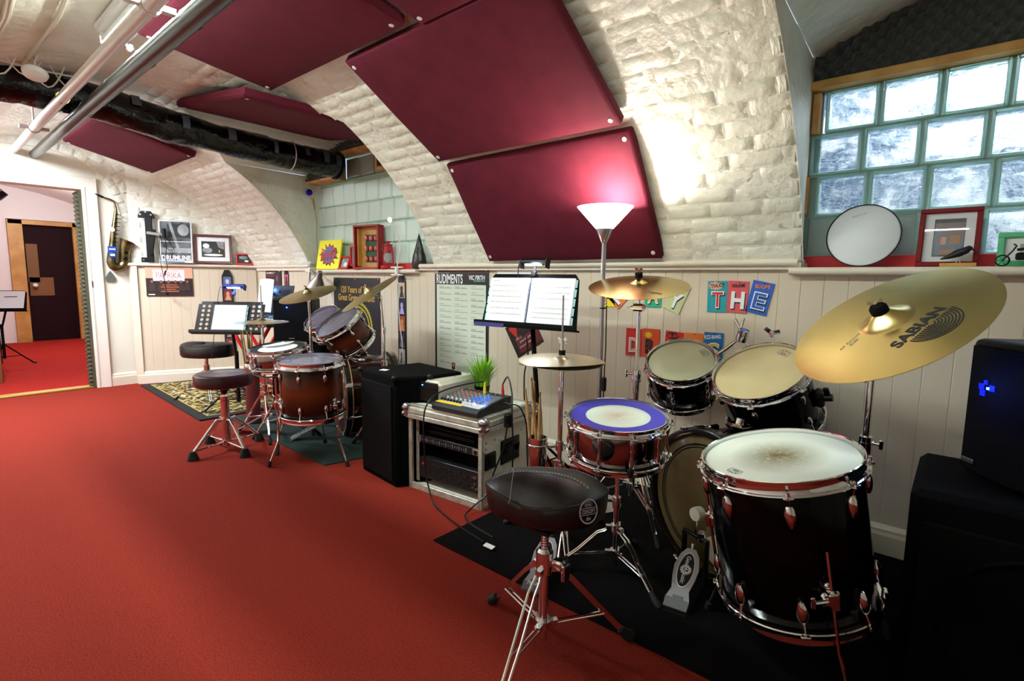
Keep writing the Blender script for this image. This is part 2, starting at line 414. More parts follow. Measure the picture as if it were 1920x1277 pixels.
for i in range(4, n-1):
    for k in range(3):
        for q in range(2):
            t = (q+.5)/2; y = ARC[i][0]*(1-t)+ARC[i+1][0]*t; z = ARC[i][1]*(1-t)+ARC[i+1][1]*t
            dy, dz = ARC[i+1][0]-ARC[i][0], ARC[i+1][1]-ARC[i][1]; L = hypot(dy, dz); ny, nz = -dz/L, dy/L
            if nz < -.01: ny, nz = ny, nz
            yy = y+ny*(-1 if ny < 0 else 1)*(.05+k*.0)*1; zz = z+abs(nz)*(.05)
            p = V((XE, y+abs(ny)*(.04+k*.075), z+abs(nz)*(.04+k*.075)))
            zv = ZC+sqrt(max(0, RV*RV-(p.y-YC)**2))
            if p.z < zv-.03 and p.y < 1.53: spots.append((MX.Translation(p) @ Re @ MX.Rotation(atan2(dz, dy), 4, 'Z'), L/2/.215, True))
lay(wall_e, spots)
wi = B()                                                       # smooth infill with the door opening Y -.1..1.19, z<1.91
wi.add([(XI, 1.19, 0), (XI, 1.6, 0), (XI, 1.6, 2.4), (XI, 1.19, 2.4), (XI, -.6, 1.91), (XI, 1.19, 1.91), (XI, -.6, 2.4), (XI, -.6, 0), (XI, -.12, 0), (XI, -.12, 1.91)],
       [(0, 1, 2, 3), (4, 5, 3, 6), (7, 8, 9, 4)])
wi.add([(XI, 1.19, 0), (XI-.17, 1.19, 0), (XI-.17, 1.19, 1.91), (XI, 1.19, 1.91), (XI-.17, -.12, 1.91), (XI, -.12, 1.91), (XI, -.12, 0), (XI-.17, -.12, 0)], [(0, 1, 2, 3), (3, 2, 4, 5), (5, 4, 7, 6)])
struct(wi.build('wall_back_inner', smoothw, sharp=.3))
# architrave
arp = [(0, 0), (0, .016), (.02, .022), (.034, .016), (.06, .02), (.085, .03), (.112, .034), (.118, .02), (.118, 0)]
def arch(name):
    b = B(); path = [(1.19, 0, 1, 0), (1.19, 1.91, 1, 1), (-.12, 1.91, -1, 1), (-.12, 0, -1, 0)]; m = len(arp)
    vs = []
    for y, z, sy, sz in path: vs += [V((XI+t, y+sy*u, z+sz*u)) for u, t in arp]
    b.add(vs, [(i*m+j, i*m+j+1, (i+1)*m+j+1, (i+1)*m+j) for i in range(3) for j in range(m-1)]); return b.build(name, doorw, sharp=.35)
door1 = struct(arch('door_1'))
B().box((XI+.022, 1.215, 1.02), (.008, .006, .06)).build('latch_plate', mat('dark_metal', '#2a2a2c', .4, .8), door1)
struct(moulding(pr, (XI, 1.305, 0), (XI, 1.56, 0), (1, 0, 0)).build('baseboard_back', trimm, sharp=.3))
# foam strip on the door edge
fs_ = B()
for i in range(46):
    z = .03+i*.0405
    for j in range(2):
        fs_.lathe([(.02, 0), (.017, .012), (.009, .026), (.001, .03)], 8, MX.Translation((XI-.03-.05*j, 1.165, z+.02*j)) @ MX.Rotation(pi/2, 4, 'X'))
fs_.box((XI-.06, 1.178, .95), (.12, .022, 1.89))
tag(fs_.build('foam_strip', mat('olive_foam', '#4a4836', .95)), 'olive egg-crate foam strip lining the edge of the doorway', 'foam')
# near walls that close the room
struct(B().box((-2, -.78, .62), (9.4, .1, 1.24)).build('wall_left', dado))
struct(B().box((XN+.03, 1, 1.3), (.06, 4, 2.7)).build('wall_near', smoothw))
# sill strips in red, blockings
struct(B().box((-3.86, 2.665, 1.2), (1.9, .03, .062), bev=.003).build('trim_9', red))
struct(B().box((.42, 2.7, 1.205), (2.0, .03, .06), bev=.003).build('trim_10', mat('red_sill_paint', '#b8141c', .45, bump=(20, .3, .004), var=('#d9222a', 12))))

# ---------------------------------------------------------------- glass block windows
def gblock(name_m, w, h, m, d=.06, wavy=0, seed=0):
    b = B(); r = .012
    if wavy:
        t_ = .014
        for sx in (-1, 1): b.box((sx*(w/2-.003-t_/2), d/2, 0), (t_, d, h-.006), bev=.004); b.box((0, d/2, sx*(h/2-.003-t_/2)), (w-.02, d, t_), bev=.004)
    else: b.box((0, d/2, 0), (w-.006, d, h-.006), bev=.008)
    o = V((seed*5.1, 0, 0))
    def f(u, v):
        x = (u-.5)*(w-(.026 if wavy else .04)); z = (v-.5)*(h-(.026 if wavy else .04)); e = min(1, min(u, 1-u, v, 1-v)*8)
        y = (.004 if wavy else -.0012)-.004*e-(wavy*(noise.noise(V((x*16-z*14, z*34+x*14, 0))+o)+.7*noise.noise(V((x*34-z*22, z*60+x*30, 4))+o)) if wavy else 0)*e
        return V((x, y, z))
    k0 = len(b.f); b.grid(22 if wavy else 3, 22 if wavy else 3, f); me = b.mesh('glass_block', m, sharp=.9)
    if wavy:
        me.materials.append(glassin)
        for p in me.polygons:
            if p.index >= k0: p.material_index = 1
    return me
glassw = mat('teal_block_edge_glass', '#b4dcd6', .08, trans=.35, ior=1.45, bump=(9, .2, .02))
glassin = mat('wavy_block_glass', '#e6f2f2', .02, trans=1, ior=1.45, bump=(20, 1, .07), alpha=.6)
glassf = mat('frosted_block_glass', '#d9efe8', .3, trans=0, bump=(5, .1, .01))
frost2 = mat('grey_green_frosted_glass', '#9db0aa', .3, trans=.1)
mortar = mat('green_grey_mortar', '#8fb0a8', .5)
PX, PZ = .2, .181
# right window
w2 = struct(B().box((.4, YW[1]+.11, 1.21), (2.0, .02, .02)).build('window_2', mortar))
gm = [gblock('g', PX, PZ, glassw, wavy=.008, seed=i) for i in range(6)]
gf = gblock('g', PX, PZ, frost2)
rows = [(0, -.572), (1, -.552), (2, -.585), (3, -.535)]
mt = B()
for r, x0 in rows:
    z = 1.32+PZ*r
    for i in range(9):
        x = x0+PX*(i+.5)
        if x+PX/2 > 1.3: break
        frosted = r == 0 and i < 2
        o = bpy.data.objects.new('glass_block', gf if frosted else gm[(i*5+r*3) % 6]); C.objects.link(o); o.parent = w2; o.location = (x, YW[1], z)
        mt.box((x+PX/2, YW[1]+.03, z), (.007, .045, PZ))
    mt.box((.35, YW[1]+.03, z+PZ/2), (1.9, .045, .007))
mt.box((-.60, YW[1]+.04, 1.6), (.07, .03, .75)).box((-.575, YW[1]+.03, 1.6), (.06, .02, .75)); mt.build('mortar', mortar, w2)
# timber blockings beside rows and head board
for z, x, w in ((1.86, -.565, .03), (1.505, -.585, .022)):
    B().box((x, YW[1]-.005, z), (w, .04, .17), bev=.003).build('timber_block', pine, w2)
B().box((.37, YW[1]-.02, 1.968), (1.92, .09, .032), bev=.003).build('head_board', wood, w2)
# left window, frosted
w1 = struct(B().box((-3.84, YW[0]+.11, 1.21), (2.0, .02, .02)).build('window_1', mortar))
PX1, PZ1 = .18, .1795
g1 = gblock('g', PX1, PZ1, glassf); mt = B()
for r in range(4):
    z = 1.318+PZ1*r; x0 = -4.85-(.09 if r % 2 else .0)*.3
    for i in range(11):
        o = bpy.data.objects.new('glass_block', g1); C.objects.link(o); o.parent = w1; o.location = (x0+PX1*(i+.5), YW[0], z)
        mt.box((x0+PX1*(i+1), YW[0]+.03, z), (.008, .04, PZ1))
    mt.box((-3.84, YW[0]+.03, z+PZ1/2), (2.0, .04, .011))
gh = mat('dark_frosted_glass', '#a9b8ae', .25, trans=.2)
g2 = gblock('g', .205, .17, gh)
for i in range(3):
    o = bpy.data.objects.new('glass_block', g2); C.objects.link(o); o.parent = w1; o.location = (-4.19+.21*i, YW[0]+.01, 2.08)
mt.box((-3.84, YW[0]+.04, 1.965), (2.0, .03, .05)).box((-3.98, YW[0]+.075, 2.09), (.8, .01, .26)); mt.build('mortar', mat('pale_green_mortar', '#9cbda6', .6), w1)
hb = B()
for c, d in (((-4.59, 2.62, 1.985), (.60, .14, .02)), ((-4.305, 2.62, 2.075), (.02, .14, .2)), ((-3.97, 2.62, 2.178), (.66, .14, .02)), ((-3.645, 2.62, 2.075), (.02, .14, .2)), ((-3.3, 2.62, 1.985), (.66, .14, .02))):
    B().box(c, d, bev=.002).build('timber_board', pine, w1)
# acoustic egg-crate foam above both windows
def eggfoam(k, ranges, y, label, pitch=.060):
    b = B()
    for x0, x1, zb in ranges:
        nx = int((x1-x0)/.0105); nz = 34
        def f(u, v):
            x = x0+(x1-x0)*u; zt = soffit(k, LUN[k][0]+(x-LUN[k][0])/1.05)+.01; z = zb+(zt-zb)*v
            h = (.5+.5*sin(2*pi*x/pitch)*cos(2*pi*z/pitch))**1.3; return V((x, y-.008-.055*h, z))
        b.grid(nx, nz, f)
        b.box(((x0+x1)/2, y+.01, zb+.01), (x1-x0, .05, .02))
    o = b.build('acoustic_foam', foam, sharp=2); return tag(o, label, 'foam')
eggfoam(0, [(-4.9, -4.315, 1.998), (-4.315, -3.635, 2.19), (-3.635, -2.92, 1.998)], 2.60, 'charcoal egg-crate foam above the frosted glass block window, behind the duct')
eggfoam(1, [(-.60, 1.27, 1.985)], 2.73, 'charcoal egg-crate foam above the clear wavy glass block window on the right')
# street side of the right window: blotched backdrop wall lit by added area lamps
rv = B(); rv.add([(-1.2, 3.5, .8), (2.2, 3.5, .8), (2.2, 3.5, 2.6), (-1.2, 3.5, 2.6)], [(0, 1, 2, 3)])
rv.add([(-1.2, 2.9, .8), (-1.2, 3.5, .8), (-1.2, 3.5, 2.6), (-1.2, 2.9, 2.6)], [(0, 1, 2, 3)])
struct(rv.build('wall_outside', mat('painted_light_backdrop', '#2a4560', .7, var=('#f0f4f6', 5, .42, .56))))  # pale and dark blotches painted to read as bright streaks through the glass
area('added_window_light', (.4, 3.3, 2.35), 1.8, 34, (.88, .95, 1), (rad(40), 0, 0), .5)  # added lamp washing the backdrop behind the blocks
area('added_window_light', (.5, 2.95, 2.5), 1.6, 22, (.95, .98, 1), (rad(-25), 0, 0), .3)  # second added lamp, shining in through the blocks

# ---------------------------------------------------------------- far room
pink = mat('pinkish_white_wall', '#eadcdc', .6); fr = B(); xb = -11.5
fr.add([(xb, -1.5, 0), (xb, 1.16, 0), (xb, 1.16, 2.7), (xb, -1.5, 2.7), (xb, 2.08, 0), (xb, 3, 0), (xb, 3, 2.7), (xb, 2.08, 2.7), (xb, 1.16, 1.97), (xb, 2.08, 1.97)], [(0, 1, 2, 3), (4, 5, 6, 7), (8, 9, 7, 2)])
fr.add([(xb, 3, 0), (-6.6, 3, 0), (-6.6, 3, 2.7), (xb, 3, 2.7), (xb, -1.5, 0), (-6.6, -1.5, 0), (-6.6, -1.5, 2.7), (xb, -1.5, 2.7)], [(0, 1, 2, 3), (4, 5, 6, 7)])
struct(fr.build('wall_far', pink))
fc = B(); fc.grid(2, 16, lambda u, v: V((-11.5+4.95*u, -1.5+4.5*v, 1.75+.75*sin(pi*v)**.8)))
struct(fc.build('ceiling_far', mat('pink_brick_ceiling', '#e6dcd6', .5, bump=(9, .5, .02))))
struct(B().box((-6.62, 2.1, 1.3), (.04, 1.84, 2.6)).box((-6.62, -.83, 1.3), (.04, 1.4, 2.6)).box((-6.62, .5, 2.3), (.04, 1.6, .77)).build('wall_far_side', pink))
d2 = struct(B().box((xb+.03, 1.25, .98), (.06, .18, 1.96), bev=.004).box((xb+.03, 2.02, .98), (.06, .12, 1.96), bev=.004).box((xb+.03, 1.62, 1.925), (.06, .9, .07), bev=.004).build('door_2', mat('orange_pine', '#d09a58', .5, bump=(12, .2), var=('#b8803e', 5))))
dm = mat('dark_maroon_door', '#22060c', .7, spec=.15)
B().box((xb-.1, 1.66, .96), (.04, .72, 1.9)).build('door_leaf', dm, d2)
B().box((xb-.07, 1.44, 1.28), (.02, .14, .62)).box((xb-.07, 1.53, .9), (.02, .3, .3)).build('lock_panel', mat('brown_door_panel', '#7a4c22', .6), d2)
B().sph((xb+.0, 1.44, .92), .035).cyl((xb-.06, 1.44, .92), (xb, 1.44, .92), .015).build('door_knob', whitep, d2)
struct(B().box((xb-.2, 1.6, 1), (.02, 1.4, 2.2)).build('wall_far_back', dm))
point('far_room_lamp', (-9.6, 1.3, 2.1), 55, (.93, 1, .99), .12)
for i, (y, z, w, h, c) in enumerate(((2.045, 1.38, .05, .34, '#2a2e38'), (2.045, 1.0, .05, .22, '#5b6f9c'), (2.045, .72, .05, .16, '#8a2a22'))):
    t = B().box((xb+.064, y, z), (.004, w, h)).build('leaflet', mat('leaflet_%d' % i, c, .6)); tag(t, ['tall dark leaflet pinned highest on the far pine door post', 'blue leaflet pinned in the middle of the far pine door post', 'small red leaflet pinned lowest on the far pine door post'][i], 'leaflet', 'leaflets on the far door post')
# ================================================================ CEILING THINGS
tubem = mat('lit_fluorescent_tube', '#f4fbff', .4, emit=TUBE, ecol='#effff6')
def batten(label, x0, x1, y, z, group='fluorescent battens along the vault', m=None):
    M = MX.Translation(((x0+x1)/2, y, z)); t = thing('ceiling_light', label, 'ceiling light', M, group); L = x1-x0
    B().box((0, .0, .045), (L, .15, .035), bev=.008).build('batten', whitep, t)
    for sx in (-1, 1): B().box((sx*(L/2-.012), -.04, .0), (.02, .035, .06), bev=.006).build('tube_holder', whitep, t)
    k = 8; vs = [V((x, -.04+.016*sin(a), -.004-.016*cos(a))) for x in (-L/2+.02, L/2-.02) for a in [rad(-38+76*i/k) for i in range(k+1)]]
    B().add(vs, [(i, i+1, k+2+i, k+1+i) for i in range(k)]).build('lit_strip', m or tubem, t)
    vs = [V((x, -.04+.016*sin(a), -.004-.016*cos(a))) for x in (-L/2+.02, L/2-.02) for a in [rad(38+284*i/16) for i in range(17)]]
    B().add(vs, [(i, i+1, 18+i, 17+i) for i in range(16)]).build('tube_back', whitep, t)
    return t
t = batten('long fluorescent batten with a bare lit tube beside the white pipe', -3.2, -1.75, .765, 2.225)
B().sph((-.74, .07, -.0), .022, 10, (1.6, .8, .8)).cyl((-.72, .03, .02), (-.74, .07, -.0), .010).build('starter', whitep, t)
batten('fluorescent batten over the doorway end, mostly hidden behind the black duct', -6.1, -4.7, .42, 2.2, m=mat('bright_fluorescent_tube', '#f4fbff', .4, emit=TUBE*2.6, ecol='#eef6ff'))
batten('added unseen fluorescent batten brightening the front drum kit', -1.45, .0, .72, 2.225, m=mat('added_fill_tube', '#f4fbff', .4, emit=TUBE*.48, ecol='#effff6'))  # out-of-view batten added to lift the drumheads and the right side
# pipes
whp = mat('white_painted_pipe', '#ded8d4', .3); dkp = mat('dark_green_grey_pipe', '#262b28', .3, spec=.4)
def pl(y, z, k, x): return V((x, y*k, 1.12+(z-1.12)*k))
def pipe(name, label, y, z, r, m, cat='pipe'):
    t = thing(name, label, cat, loc=(-6.4, y, z))
    p = [pl(y, z, 1.0, -6.42), pl(y, z, .93, -5.3), pl(y, z, .86, -4.3), pl(y, z, .855, -3), pl(y, z, .855, -1), pl(y, z, .855, 2.3)]
    # smooth bend
    q = []
    for i in range(len(p)-1): q += [p[i].lerp(p[i+1], j/6) for j in range(6)]
    q.append(p[-1]); B().tube(q, r, 14).build('pipe_run', m, t, w=True); return t, p
t1, p1 = pipe('white_pipe', 'straight white painted pipe hung along the vault to the doorway wall', .74, 2.185, .026, whp)
B().cyl(p1[2]+V((.6, 0, 0)), p1[2]+V((.63, 0, 0)), .029).build('brass_joint', mat('brass', '#c89a3c', .3, 1), t1, w=True)
for x in (-4.75, -2.2):
    kk = .86 if x > -4.5 else .893
    c = pl(.74, 2.185, kk, x); b = B().lathe([(.034, -.012), (.034, .012), (.028, .012), (.028, -.012), (.034, -.012)], 14, frame(c, (1, 0, 0)))
    b.box(c+V((0, 0.05, .0)), (.03, .05, .02)).box(c+V((0, -.05, 0)), (.03, .05, .02)).cyl(c+V((0, 0, .03)), (c.x, c.y, 2.29), .006); b.build('pipe_hanger', whp, t1, w=True)
t2, p2 = pipe('insulated_pipe', 'fat dark grey-green pipe beside the white pipe', .878, 2.175, .036, dkp)
for i in range(1, 5):
    a = p2[2].lerp(p2[5], .03*i+.05*i); B().cyl(a, a+V((.02, 0, 0)), .0385, n=14).build('pipe_lap', dkp, t2, w=True)
# conduits clipped tight under the vault
for y, lab in ((.30, 'thin painted conduit on the vault, leftmost'), (.38, 'painted conduit on the vault second from the left'), (.55, 'painted conduit on the vault next to the lit tube')):
    zz = ZC+sqrt(RV*RV-(y-YC)**2)-.014
    b = B().tube([(x*.4, y+.01*sin(x*2.1), zz-.002) for x in range(-11, 2)], .016 if y < .5 else .01, 8)
    for x in (-3.9, -2.6, -1.4): b.lathe([(.021, -.01), (.021, .01)], 10, frame((x, y, zz), (1, 0, 0)))
    tag(b.build('conduit', mat('vault_gloss_paint', '#cfc8b4', .25), sharp=1), lab, 'conduit')
t = thing('smoke_detector', 'round white smoke detector dangling above the black duct', 'detector', frame((-3.78, .55, 2.16), (.35, -.2, -1)))
B().lathe([(0, -.01), (.05, -.01), (.056, .0), (.05, .018), (.03, .028), (0, .03)], 24).build('detector_body', whitep, t)
B().tube([(.0, 0, -.01), (.02, .01, -.05), (.01, .0, -.1)], .004, 6).build('detector_wire', whitep, t)
b = B()
for i in range(5):
    y0 = .25+.1*i; b.tube([(-3.9-.03*i, y0+.02*j, 2.285-.10*sin(pi*j/8)*(1+.3*(i % 2))) for j in range(9)], .004, 6)
b.tube([(-4.02, .2+.08*j, 2.25+.004*sin(j)) for j in range(12)], .006, 6)
tag(b.build('hanging_cable', whp), 'tangle of thin white cables looping from the vault over the duct', 'cable')
# duct
plastic = mat('black_duct_wrap', '#040405', .13, bump=(9, .7, .04), spec=.35)
dt = thing('ventilation_duct', 'fat black plastic-wrapped ventilation duct crossing the vault to the frosted window', 'duct', loc=(-4.2, 2.6, 2.08))
ctr = [(-.75, 2.20), (-.2, 2.19), (.3, 2.185), (.82, 2.19), (1.25, 2.13), (1.6, 2.10), (1.95, 2.085), (2.3, 2.075), (2.56, 2.075)]
def cpos(y):
    for (a, za), (b_, zb) in zip(ctr, ctr[1:]):
        if y <= b_: return za+(zb-za)*(y-a)/(b_-a)
    return ctr[-1][1]
n = 90; prof = []; pts = []
b = B(); nn = 28; vs = []
for i in range(n+1):
    y = -.75+3.31*i/n; z = cpos(y)
    for j in range(nn):
        a = 2*pi*j/nn; seg = .006*(1 if int(y*3.1) % 2 else 0)
        r = .102+seg+.012*noise.noise(V((y*6, cos(a)*1.5, sin(a)*1.5)))+.007*noise.noise(V((y*25, cos(a)*5, sin(a)*5)))
        vs.append(V((-4.2+r*cos(a), y, z+r*sin(a))))
b.add(vs, [(i*nn+j, i*nn+(j+1) % nn, (i+1)*nn+(j+1) % nn, (i+1)*nn+j) for i in range(n) for j in range(nn)])
b.build('duct_wrap', plastic, dt, w=True, sharp=1)
tape = mat('grey_duct_tape', '#4a4d52', .35, bump=(60, .4, .006))
for y, a0, wd in ((.42, 1.4, .09), (.72, 1.2, .1), (1.05, .9, .05), (1.33, .5, .045), (1.62, .55, .055), (1.95, .4, .03), (2.2, .7, .04), (2.36, .5, .05), (2.47, .45, .05)):
    z = cpos(y); q = B(); q.grid(1, 6, lambda u, v: V((-4.2+.118*cos(a0-.75*v+.1), y+wd*u, z+.118*sin(a0-.75*v+.1)))); q.build('tape_patch', tape, dt, w=True)
q = B().lathe([(.116, -.004), (.116, .004)], 24, frame((-4.2, 2.12, cpos(2.12)), (0, 1, .0))); q.build('cable_tie', whitep, dt, w=True)
B().lathe([(.1, 0), (.118, 0), (.118, .02), (.1, .02)], 28, frame((-4.2, 2.53, 2.07), (0, 1, 0))).build('duct_collar', plastic, dt, w=True)
# fabric panels hung along the vault, each a padded board with four washers
washer = mat('white_washer', '#d8d4d2', .4)
def fpanel(label, P00, P10, P01, group=None, T=.042):
    """corners of the room-side face: P00->P10 along, P00->P01 up; the pad hangs behind"""
    P00, P10, P01 = V(P00), V(P10), V(P01); x = P10-P00; y = P01-P00; w, h = x.length, y.length
    nz = x.cross(y).normalized(); c = P00+x/2+y/2
    M = MX.Translation(c) @ MX(((x.x/w, y.x/h, nz.x, 0), (x.y/w, y.y/h, nz.y, 0), (x.z/w, y.z/h, nz.z, 0), (0, 0, 0, 1)))
    t = thing('sound_absorber', label, 'acoustic panel', M, 'maroon acoustic panels on the vault')
    s = V(c+nz) - c; inward = (V((c.x, YC, ZC+.5))-c).dot(nz) > 0; sg = 1 if inward else -1
    b = B(); n = 10
    def f(u, v):
        e = min(min(u, 1-u)*w, min(v, 1-v)*h); k = min(1, e/.014); return V(((u-.5)*w, (v-.5)*h, sg*(-.012+.012*sqrt(k)+.004*noise.noise(V((u*3, v*3, w*9+c.x))))))
    us = [0, .006, .015, .1, .25, .5, .75, .9, .985, .994, 1]
    b.add([f(u, v) for v in us for u in us], [(j*11+i, j*11+i+1, (j+1)*11+i+1, (j+1)*11+i) for j in range(10) for i in range(10)])
    b.box((0, 0, -sg*(.012+T/2)), (w, h, T), bev=.006)
    b.build('fabric_pad', maroon, t, sharp=1.2)
    for i, j in ((-1, -1), (1, -1), (-1, 1), (1, 1)):
        B().lathe([(0, .004), (.004, .004), (.005, .0025), (.011, .002), (.011, -.004)], 14, MX.Translation((i*(w/2-.035), j*(h/2-.04), 0)) @ (MX.Identity(4) if sg > 0 else MX.Rotation(pi, 4, 'X'))).build('washer', washer, t)
    return t
def onv(x, deg, r=1.70): return vpt(x, rad(deg), r)
def vp2(label, x0, x1, a, b_): fpanel(label, onv(x0, a), onv(x1, a), onv(x0, b_))
fpanel('lower maroon fabric panel behind the lit floor lamp', (-2.36, 2.505, 1.225), (-1.17, 2.505, 1.225), (-2.36, 2.13, 1.775))
vp2('large maroon fabric panel directly above the one behind the floor lamp', -2.36, -1.18, 43.3, 19.5)
vp2('maroon fabric panel at the top of the vault next to the pipes', -3.06, -1.86, 18.6, -3)
vp2('maroon fabric panel only peeping in beside the topmost one', -1.78, -.58, 19.5, -3)
vp2('bright purplish maroon panel below the duct near the doorway', -5.95, -4.84, 25.8, 3)
fpanel('maroon fabric panel on the soffit over the frosted window, behind the duct', (-4.10, 1.30, 2.235), (-4.10, 2.42, 2.235), (-3.06, 1.30, 2.085))
# ================================================================ DRUM KIT BUILDERS
def teardrop(L=.05, r=.011):
    return [(.0005, -L/2), (r*.45, -L/2+.003), (r*.8, -L*.25), (r, .02*L), (r*.95, L*.25), (r*.7, L*.42), (r*.5, L/2), (.0005, L/2)]
def hoop_mb(R, up=1, h=.034, M=None):
    """triple flanged hoop, lip at z=0 and flange at z=-h (mirrored when up=-1)"""
    p = [(R-.004, -.002), (R-.001, 0), (R+.002, -.001), (R+.0025, -.006), (R+.001, -.01), (R+.001, -h+.008), (R+.004, -h+.003), (R+.010, -h+.002), (R+.0115, -h-.001), (R+.009, -h-.004), (R-.004, -h-.003), (R-.004, -.002)]
    b = B(M); b.lathe([(r, z*up) for r, z in p], 56); return b
def ears(b, R, n, h, up, a0, w=.026):
    for i in range(n):
        a = a0+2*pi*i/n; b.M = MX.Rotation(a, 4, 'Z'); b.box((R+.012, 0, up*(-h-.001)), (.018, w, .007), bev=.003); b.cyl((R+.012, 0, up*(-h+.013)), (R+.012, 0, up*(-h-.004)), .0045, n=8); b.box((R+.012, 0, up*(-h+.012)), (.007, .007, .008))
    b.M = MX.Identity(4)
def drum(name, label, cat, c, n, R, D, shell, head, nl, group=None, x=None, spin=0, lugs='tear', head2=None, shellfin=None, lugr=.013, mount=False, h=.034, wear=None, lugL=.05):
    """origin: centre of the top rim"""
    M = frame(c, n, spin, x); t = thing(name, label, cat, M, group)
    Rs = R-.008
    b = B(); b.lathe([(Rs, -.018), (Rs+.001, -.02), (Rs+.001, -D+.02), (Rs, -D+.018), (Rs-.008, -D+.018), (Rs-.008, -.018), (Rs, -.018)], 56); b.build('shell', shell, t)
    B().lathe([(.0003, -.0105), (R*.5, -.0105), (R-.014, -.0105), (R-.009, -.014), (R-.004, -.024), (R-.004, -.03)], 56).build('batter_head', head, t, sharp=.9)
    B().lathe([(.0003, -D+.012), (R-.012, -D+.012), (R-.008, -D+.018)], 48).build('bottom_head', head2 or head, t)
    b = hoop_mb(R, 1, h); ears(b, R, nl, h, 1, 0); b.build('top_hoop', chrome, t)
    b = hoop_mb(R, -1, h, MX.Translation((0, 0, -D))); b.M = MX.Identity(4)
    for i in range(nl):
        a = 2*pi*i/nl; b.M = MX.Rotation(a, 4, 'Z') @ MX.Translation((0, 0, -D)); b.box((R+.012, 0, h), (.018, .026, .006), bev=.003); b.box((R+.012, 0, h-.012), (.007, .007, .008))
    b.M = MX.Identity(4); b.build('bottom_hoop', chrome, t)
    for i in range(nl):
        a = 2*pi*i/nl; Ma = MX.Rotation(a, 4, 'Z')
        if lugs == 'tear':
            for top in (1, 0):
                zc = -h-.045-lugL*.25 if top else -D+h+.045+lugL*.25
                fl_ = MX.Identity(4) if top else MX.Rotation(pi, 4, 'X')
                b = B(Ma @ MX.Translation((Rs+.006, 0, zc)) @ MX.Diagonal((.9, 1, 1, 1)) @ fl_); b.lathe(teardrop(lugL, lugr), 12); b.cyl((-.012, 0, 0), (.0, 0, 0), lugr*.7, n=8)
                b.build('lug', chrome, t)
                z0, z1 = (-h, zc+lugL*.45) if top else (-D+h, zc-lugL*.45)
                B(Ma).cyl((R+.010, 0, z0), (Rs+.008, 0, z1), .0032, n=6).build('tension_rod', chrome, t)
        else:
            b = B(Ma @ MX.Translation((Rs+.004, 0, -D/2)))
            b.lathe([(.0005, -D*.30), (.008, -D*.29), (.011, -D*.2), (.007, -D*.08), (.0055, 0), (.007, D*.08), (.011, D*.2), (.008, D*.29), (.0005, D*.30)], 10, MX.Diagonal((1.1, 1, 1, 1))); b.build('lug', chrome, t)
            B(Ma).cyl((R+.011, 0, -h), (Rs+.008, 0, -D*.25), .003, n=6).build('tension_rod', chrome, t); B(Ma).cyl((R+.011, 0, -D+h), (Rs+.008, 0, -D*.75), .003, n=6).build('tension_rod', chrome, t)
    return t
def headmark(t, r, a, size, word='REMO', z=-.0098):
    """small printed crown with the maker's word"""
    b = B(MX.Rotation(a, 4, 'Z') @ MX.Translation((r, 0, z)) @ MX.Rotation(-pi/2, 4, 'Z'))
    pts = []
    for i in range(9):
        x = -size+2*size*i/8; pts.append((x, size*(.25+(.4 if i % 2 else 0)+.25*(1-abs(x/size)))))
    for i in range(9):
        x = size-2*size*i/8; pts.append((x*.95, -size*(.3+.12*(1 if i % 2 else 0))))
    for i in range(len(pts)):
        p, q = V((*pts[i], 0)), V((*pts[(i+1) % len(pts)], 0)); d = (q-p).normalized().cross(V((0, 0, 1)))*size*.05
        b.add([p-d, p+d, q+d, q-d], [(0, 1, 2, 3)])
    vs, fs = textmesh(word, 1, size*1.2, size*.36, bold=.01); b.add([v+V((0, size*.05, 0)) for v in vs], fs)
    vs, fs = textmesh('AMBASSADOR', 1, size*1.2, size*.13); b.add([v+V((0, -size*.16, 0)) for v in vs], fs)
    b.build('head_print', greyink, t)
def cymbal(name, label, c, n, R, m, group='cymbals', bell=.1, bow=.075, x=None, spin=0, inv=1, bl=.20):
    M = frame(c, n, spin, x); t = thing(name, label, 'cymbal', M, group)
    def z(r):
        q = r/R
        zz = -bow*R*q**1.6
        if q < bl: zz += bell*R*(cos(pi*min(1, q/bl))+1)/2
        return zz
    rs = [.005]+[R*i/60 for i in range(2, 61)]
    pr = [(r, inv*z(r)) for r in rs]+[(R, inv*z(R)-.001)]+[(r, inv*z(r)-.0012) for r in rs[::-1]]
    B().lathe(pr, 72).build('cymbal_plate', m, t, sharp=.9); t['zfun'] = 0
    return t, z
def cymprint(t, z, txt, r, a, w, h, m=ink, bold=.02, name='cymbal_print', rot=0, off=.0012):
    vs, fs = textmesh(txt, 1, w, h, bold=bold); M = MX.Rotation(a, 4, 'Z') @ MX.Translation((r, 0, 0)) @ MX.Rotation(-pi/2+rot, 4, 'Z')
    q = []
    for v in vs: p = M @ v; q.append(V((p.x, p.y, z(hypot(p.x, p.y))+off)))
    B().add(q, fs).build(name, m, t)
def wingnut(b, c, n, s=1, felt=True):
    b.M = frame(c, n); b.cyl((0, 0, 0), (0, 0, .012*s), .006*s, n=8); b.box((.010*s, 0, .014*s), (.016*s, .003, .010*s), MX.Rotation(-.5, 3, 'Y')); b.box((-.010*s, 0, .014*s), (.016*s, .003, .010*s), MX.Rotation(.5, 3, 'Y')); b.M = MX.Identity(4)
